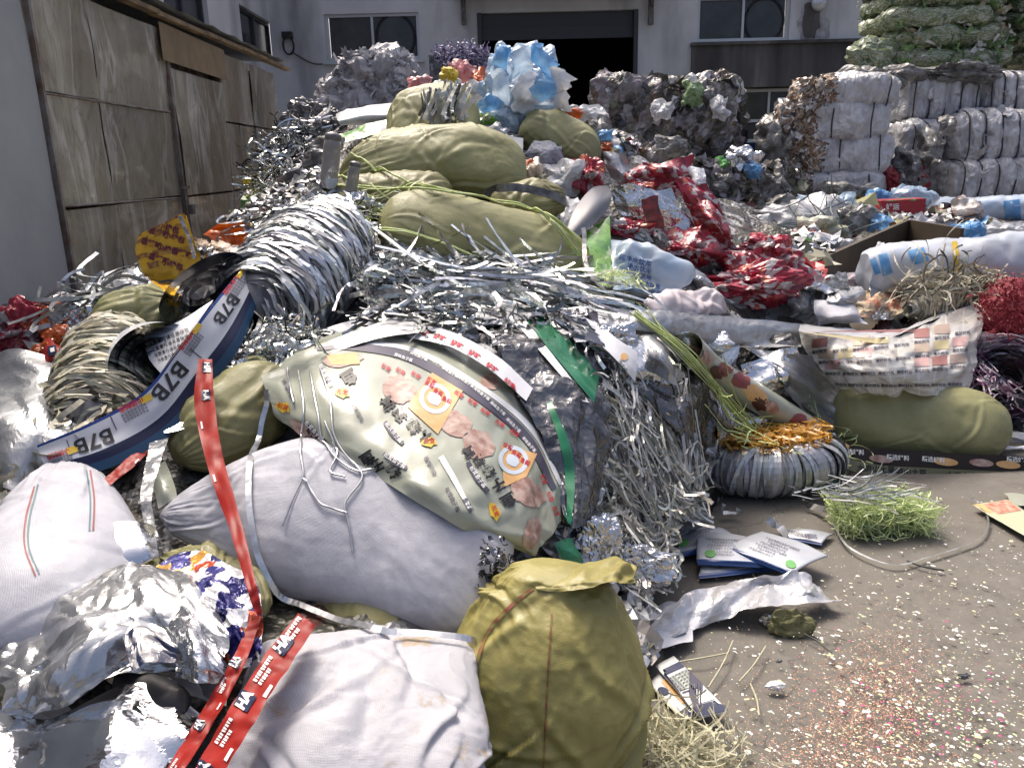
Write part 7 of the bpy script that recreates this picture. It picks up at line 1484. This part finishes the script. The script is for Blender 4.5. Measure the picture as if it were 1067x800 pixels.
for k, (x, y, rx, ry, Y, m_, lbl) in enumerate(((842, 230, 44, 22, 7.0, M_pwhite, 'netted heap of white film left of the brown bin'), (800, 240, 20, 12, 7.0, M_pwhite, 'cream film heap behind the humped red wrapper'), (872, 214, 24, 9, 7.4, M_bluebag, 'blue and white film crumple on the white heap'), (845, 208, 12, 6, 7.6, M_bluebag, 'pale blue film scrap behind the white heap'), (858, 240, 22, 14, 6.6, mat('sage_crumple', (.36, .36, .22), .4, base2=(.52, .52, .45), nscale=9, coat=.3), 'pale olive film crumple left of the brown bin'), (892, 226, 18, 14, 6.9, M_greyp, 'white and purple stringy film lump by the brown bin'), (912, 232, 12, 8, 6.9, M_bluep, 'blue film bag at the far corner of the bin'), (918, 206, 14, 8, 8.0, M_bluep, 'blue bag behind the red carton'), (950, 204, 22, 12, 8.0, M_bluebag, 'pale film bag behind the red carton'), (808, 252, 30, 8, 6.4, mat('straw_film', (.55, .53, .36), .5), 'pale yellow film sheet behind the humped red wrapper'), (830, 262, 12, 12, 6.2, M_olive, 'small olive sack end left of the bin'), (870, 258, 20, 9, 6.2, M_pwhite, 'white film bag touching the bin wall'), (850, 270, 18, 8, 6.0, M_oliveg, 'pale sack corner below the bin wall'),
      (1010, 222, 16, 14, 7.6, mat('clear_peach', (.42, .33, .28), .25, base2=(.5, .5, .5), nscale=8, coat=.5), 'clear bag with peach contents on the pale blue roll'), (1012, 242, 20, 8, 6.9, M_bluep, 'bright blue film bag in front of the clear bag'), (1050, 240, 20, 8, 6.8, M_pwhite, 'white strings and film at the right edge'), (985, 248, 18, 6, 6.8, M_oliveg, 'pale green film fold beside the bin wall'), (880, 296, 34, 14, 5.6, mat('pinkish_film', (.62, .55, .57), .4, transl=.15), 'pinkish white film heap in front of the bin'), (918, 258, 7, 5, 5.3, M_pwhite, 'small white tuft at the near edge of the bin'), (952, 262, 8, 5, 5.3, M_pwhite, 'second white tuft on the bin rim'), (845, 252, 14, 10, 6.3, M_pwhite, 'white crumple before the netted heap'), (885, 200, 26, 10, 8.2, M_greyp, 'grey film mound under the brown sided stack'), (820, 212, 20, 10, 7.8, M_greyp, 'dim grey film behind the netted heap'))):
    cscrap('film_bag', D(x, y, Y), (rx, ry), m_, 540+k, lbl, 'bag', RT)
mesh('olive_cloth', *(lambda a: (a, np.array([[0, 1, 2], [0, 2, 3], [0, 3, 1], [1, 3, 2]])))(np.array([D(880, 214, 7.6), D(912, 200, 7.6), D(916, 214, 7.5), D(898, 212, 7.3)])), M_oliveg, None, False, label='stiff olive cloth corner sticking up behind the bin', cat='cloth')
rc_ = obox(D(934, 216, 7.7), unit((1, 0, .03)), (0, 1, 0), (0, 0, 1), (.42, .25, .15)); rcx = mesh('red_carton', *rc_, mat('red_carton', (.33, .02, .03), .5), None, False, label='red carton with white lettering in front of the white bales', cat='carton')
decal('white_lettering', *dtext('好运', (930, 216), 7, -.02, .02), M_print_w, rcx, .004, rcx); decal('green_edge', *dquad((914, 207), (955, 206), (955, 209), (914, 210), 6, 2), M_print_g, rcx, .004, rcx)
n = 40; 
tangle('netting', None, (40, 18), 26, mat('dark_net', (.12, .16, .15), .6), .5, .5, spread=2.2, curl=.25, width=.008, thick=.06, lift=.30, seed=565, base=D(842, 230, 7.0), hug=False, label='dark netting stretched over the white film heap', cat='netting')
# mess behind the checked bag
for k, (q, m_, lbl) in enumerate((((848, 308, 905, 340), M_white, 'lavender white sack behind the checked bag'), ((820, 285, 885, 305), M_foil, 'crumpled foil left of the pinkish film heap'), ((860, 300, 900, 318), M_foil_m, 'grey foil fold above the lavender sack'), ((886, 300, 940, 330), mat('tan_red_film', (.30, .10, .06), .4, base2=(.45, .36, .24), nscale=8, contrast=(.45, .55)), 'tan and red printed packages behind the checked bag'), ((905, 296, 935, 335), M_foil, 'bright foil strips on the tan packages'), ((935, 286, 985, 312), mat('tan_print_film', (.36, .27, .15), .4, base2=(.5, .45, .35), nscale=10), 'tan film under the silver coil'), ((820, 300, 850, 330), M_darkp, 'dark brown film left of the lavender sack'))):
    patch('loose_film' if k != 0 else 'woven_sack', (q[0], q[1]+5), (q[2]-4, q[1]), (q[2], q[3]-3), (q[0]+4, q[3]), m_, .12, .10, seed=570+k, cr=.02 if k else .004, crf=8, low=.02, smooth=(k == 0), label=lbl, cat='film' if k else 'sack')
coilthing('strip_coil', 'silver and yellow strip coil behind the checked bag rim', D(948, 322, 4.9), D(1024, 300, 5.1), 17, 130, M_stripb, .012, 580, lift=.0, core=M_pwhite, tilt=.3)
tangle('strip_bundle', None, (48, 16), 160, M_stripb, .35, .3, spread=1.0, curl=.5, width=.010, thick=.06, lift=.05, seed=581, base=D(985, 300, 5.0), hug=False, label='loose silvery strips over the yellow strip coil', cat='strips')
patch('printed_film', (960, 282, .2), (988, 272, .24), (996, 290, .24), (968, 296, .2), M_redcheck, .2, .02, seed=582, cr=.01, label='small red and white printed film on the film roll', cat='wrapper')

# ------------------------------------------------------------------ countless scraps that fill the heap and litter the yard
KEEPOUT = [(470, 296, 605, 342), (585, 150, 840, 325), (140, 225, 275, 300), (340, 60, 620, 300), (0, 300, 130, 400), (640, 320, 1067, 520), (860, 230, 1067, 330), (90, 330, 270, 480), (230, 240, 420, 400)]
def scraps(name, n, m, size, seed, region, lbl, lift=.02, colors=None, flat=.22):
    """soft crumpled pieces of 5 x 5 points lying on the heap"""
    rs = np.random.RandomState(seed); X = rs.uniform(*region[0], n*3); Y = rs.uniform(*region[1], n*3); Z = H(X, Y)
    ok = np.nonzero((Z > .07) & ((Y > 2.7+.5*np.clip(-X-.2, 0, 1)) | (X < -.70*Y) | ((X > .12) & (Y > 2.1))))[0][:n]; n = len(ok); X, Y, Z = X[ok], Y[ok], Z[ok]
    pr = proj(np.stack([X, Y, Z+.03], -1)); keep = ~in_bin(X, Y, .05)
    for (x0, y0, x1, y1) in KEEPOUT: keep &= ~((pr[:, 0] > x0) & (pr[:, 0] < x1) & (pr[:, 1] > y0) & (pr[:, 1] < y1))
    X, Y, Z = X[keep], Y[keep], Z[keep]; n = len(X)
    e = .12; N_ = np.stack([H(X-e, Y)-H(X+e, Y), H(X, Y-e)-H(X, Y+e), np.full(n, 2*e)], -1); N_ = unit_rows(unit_rows(N_)+rs.normal(0, flat, (n, 3)))
    V, F, C = flap_geo(np.stack([X, Y, Z+lift*rs.rand(n)], -1), N_, size, seed+50, colors)
    return mesh(name, V, F, m, None, False, colors=C, label=lbl, cat='scraps', kind='stuff', keep=False)
M_tint = mat('tinted_scrap', (.5, .5, .5), .4, attr='tint', coat=.3)
GREYS = [(.5, .5, .52), (.62, .62, .64), (.3, .3, .31), (.12, .12, .12), (.4, .39, .36), (.2, .19, .12), (.55, .5, .46), (.07, .07, .075)]
R1_, R2_, R3_ = ((-2.2, 1.6), (1.6, 5.6)), ((-.2, 3.8), (3.6, 7.6)), ((-2.4, 4.5), (5, 9.5))
scraps('foil_scraps', 2200, M_foil_m, .085, 1, R1_, 'countless foil scraps filling the gaps of the main heap')
scraps('film_scraps', 500, M_tint, .14, 7, ((-3.4, -1.0), (1.2, 3.4)), 'countless film scraps at the near left end of the heap', colors=GREYS)
scraps('foil_scraps', 160, M_foil_m, .10, 8, ((.12, .7), (2.0, 2.9)), 'countless foil scraps on the steep face behind the front sack')
scraps('foil_scraps', 1500, M_foil_m, .11, 2, R2_, 'countless foil scraps filling the gaps at the right of the heap')
HUES = GREYS+GREYS+[(.5, .5, .52)]*6+[(.40, .03, .03), (.35, .05, .06), (.10, .28, .55), (.45, .42, .2), (.5, .2, .05), (.1, .22, .06), (.5, .55, .62)]
scraps('film_scraps', 1500, M_tint, .09, 3, R1_, 'countless grey and white film scraps over the main heap', colors=GREYS)
scraps('film_scraps', 1800, M_tint, .13, 4, R2_, 'countless coloured film scraps right of the main heap', colors=HUES)
scraps('film_scraps', 2600, M_tint, .17, 5, R3_, 'countless film scraps on the far side of the heap', colors=HUES+GREYS)
# paper bits on the concrete
rs = np.random.RandomState(12); V, F, C = [], [], []; k = 0
def bit(x, y, l, wd_, col, z=.004):
    global k
    a = rs.normal(-.5, .7); e = np.array([math.cos(a), math.sin(a), 0])*l/2; s_ = np.array([-math.sin(a), math.cos(a), 0])*wd_/2; up = np.array([0, 0, rs.uniform(0, .25)*l])
    c = np.array([x, y, z+.001]); V.extend([c-e-s_, c-s_*1.1+up*.6, c+e-s_, c+e+s_, c+s_*1.1+up, c-e+s_]); F.append((np.array([[0, 1, 4, 5], [1, 2, 3, 4]])+6*k)); C.extend([np.append(col, 1)]*6); k += 1
PAL = [(.72, .72, .68), (.66, .66, .6), (.62, .6, .44), (.55, .52, .3), (.7, .7, .7), (.45, .5, .28)]
for i in range(1900):
    px, py = rs.uniform(690, 1067), 800-300*rs.rand()**1.3
    if rs.rand() > (.2+.8*np.clip((px-740)/200, 0, 1))*(1 if py > 570 else .5): continue
    p = G(px, py)
    if float(H(p[0], p[1])) > .03: continue
    l = .75*rs.choice([.006, .010, .016, .024], p=[.62, .28, .08, .02]); bit(p[0], p[1], l, l*rs.uniform(.25, .8), PAL[rs.randint(6)])
for i in range(160):        # brighter larger shreds
    px, py = rs.normal(900, 120), rs.uniform(600, 800); p = G(px, py)
    if px < 740 or float(H(p[0], p[1])) > .03: continue
    l = rs.uniform(.008, .02); bit(p[0], p[1], l, l*rs.uniform(.2, .5), PAL[rs.randint(5)])
RP = [(.42, .15, .09), (.40, .20, .11), (.34, .12, .09), (.5, .32, .18), (.42, .26, .18)]
for i in range(7000):       # drift of red crumbs
    t = rs.rand(); px, py = 930-t*70+rs.normal(0, 28+42*t), 680+t*150+rs.normal(0, 26)
    p = G(px, py)
    if rs.rand() < .25: p = p+np.append(rs.normal(0, .2, 2), 0)
    l = rs.uniform(.0015, .0042); bit(p[0], p[1], l, l, RP[rs.randint(5)])
for i in range(350):
    px, py = rs.normal(985, 60), rs.normal(745, 40); p = G(px, py); l = rs.uniform(.004, .012); bit(p[0], p[1], l, l*.6, [(.4, .5, .25), (.5, .6, .4), (.45, .05, .2), (.7, .7, .7)][rs.randint(4)])
mesh('paper_bits', np.array(V), np.concatenate(F), M_tint, None, False, colors=np.array(C), label='countless paper flakes and red crumbs strewn over the concrete', cat='litter', kind='stuff', keep=False)
for k2, (x, y, r) in enumerate(((806, 716, 9), (655, 690, 1), (1005, 705, 6), (812, 690, 3))):
    if k2 != 1: wad('paper_scrap', G(x, y)+np.array([0, 0, .004]), (r, r*.5), M_print_w if k2 < 2 else M_darkp, 600+k2, 3, .5, 3, .5, lift=0, label=['white torn paper scrap in the middle of the bare concrete', '', 'dark scrap in the red crumbs', 'tiny dark scrap near the olive rag'][k2], cat='paper')
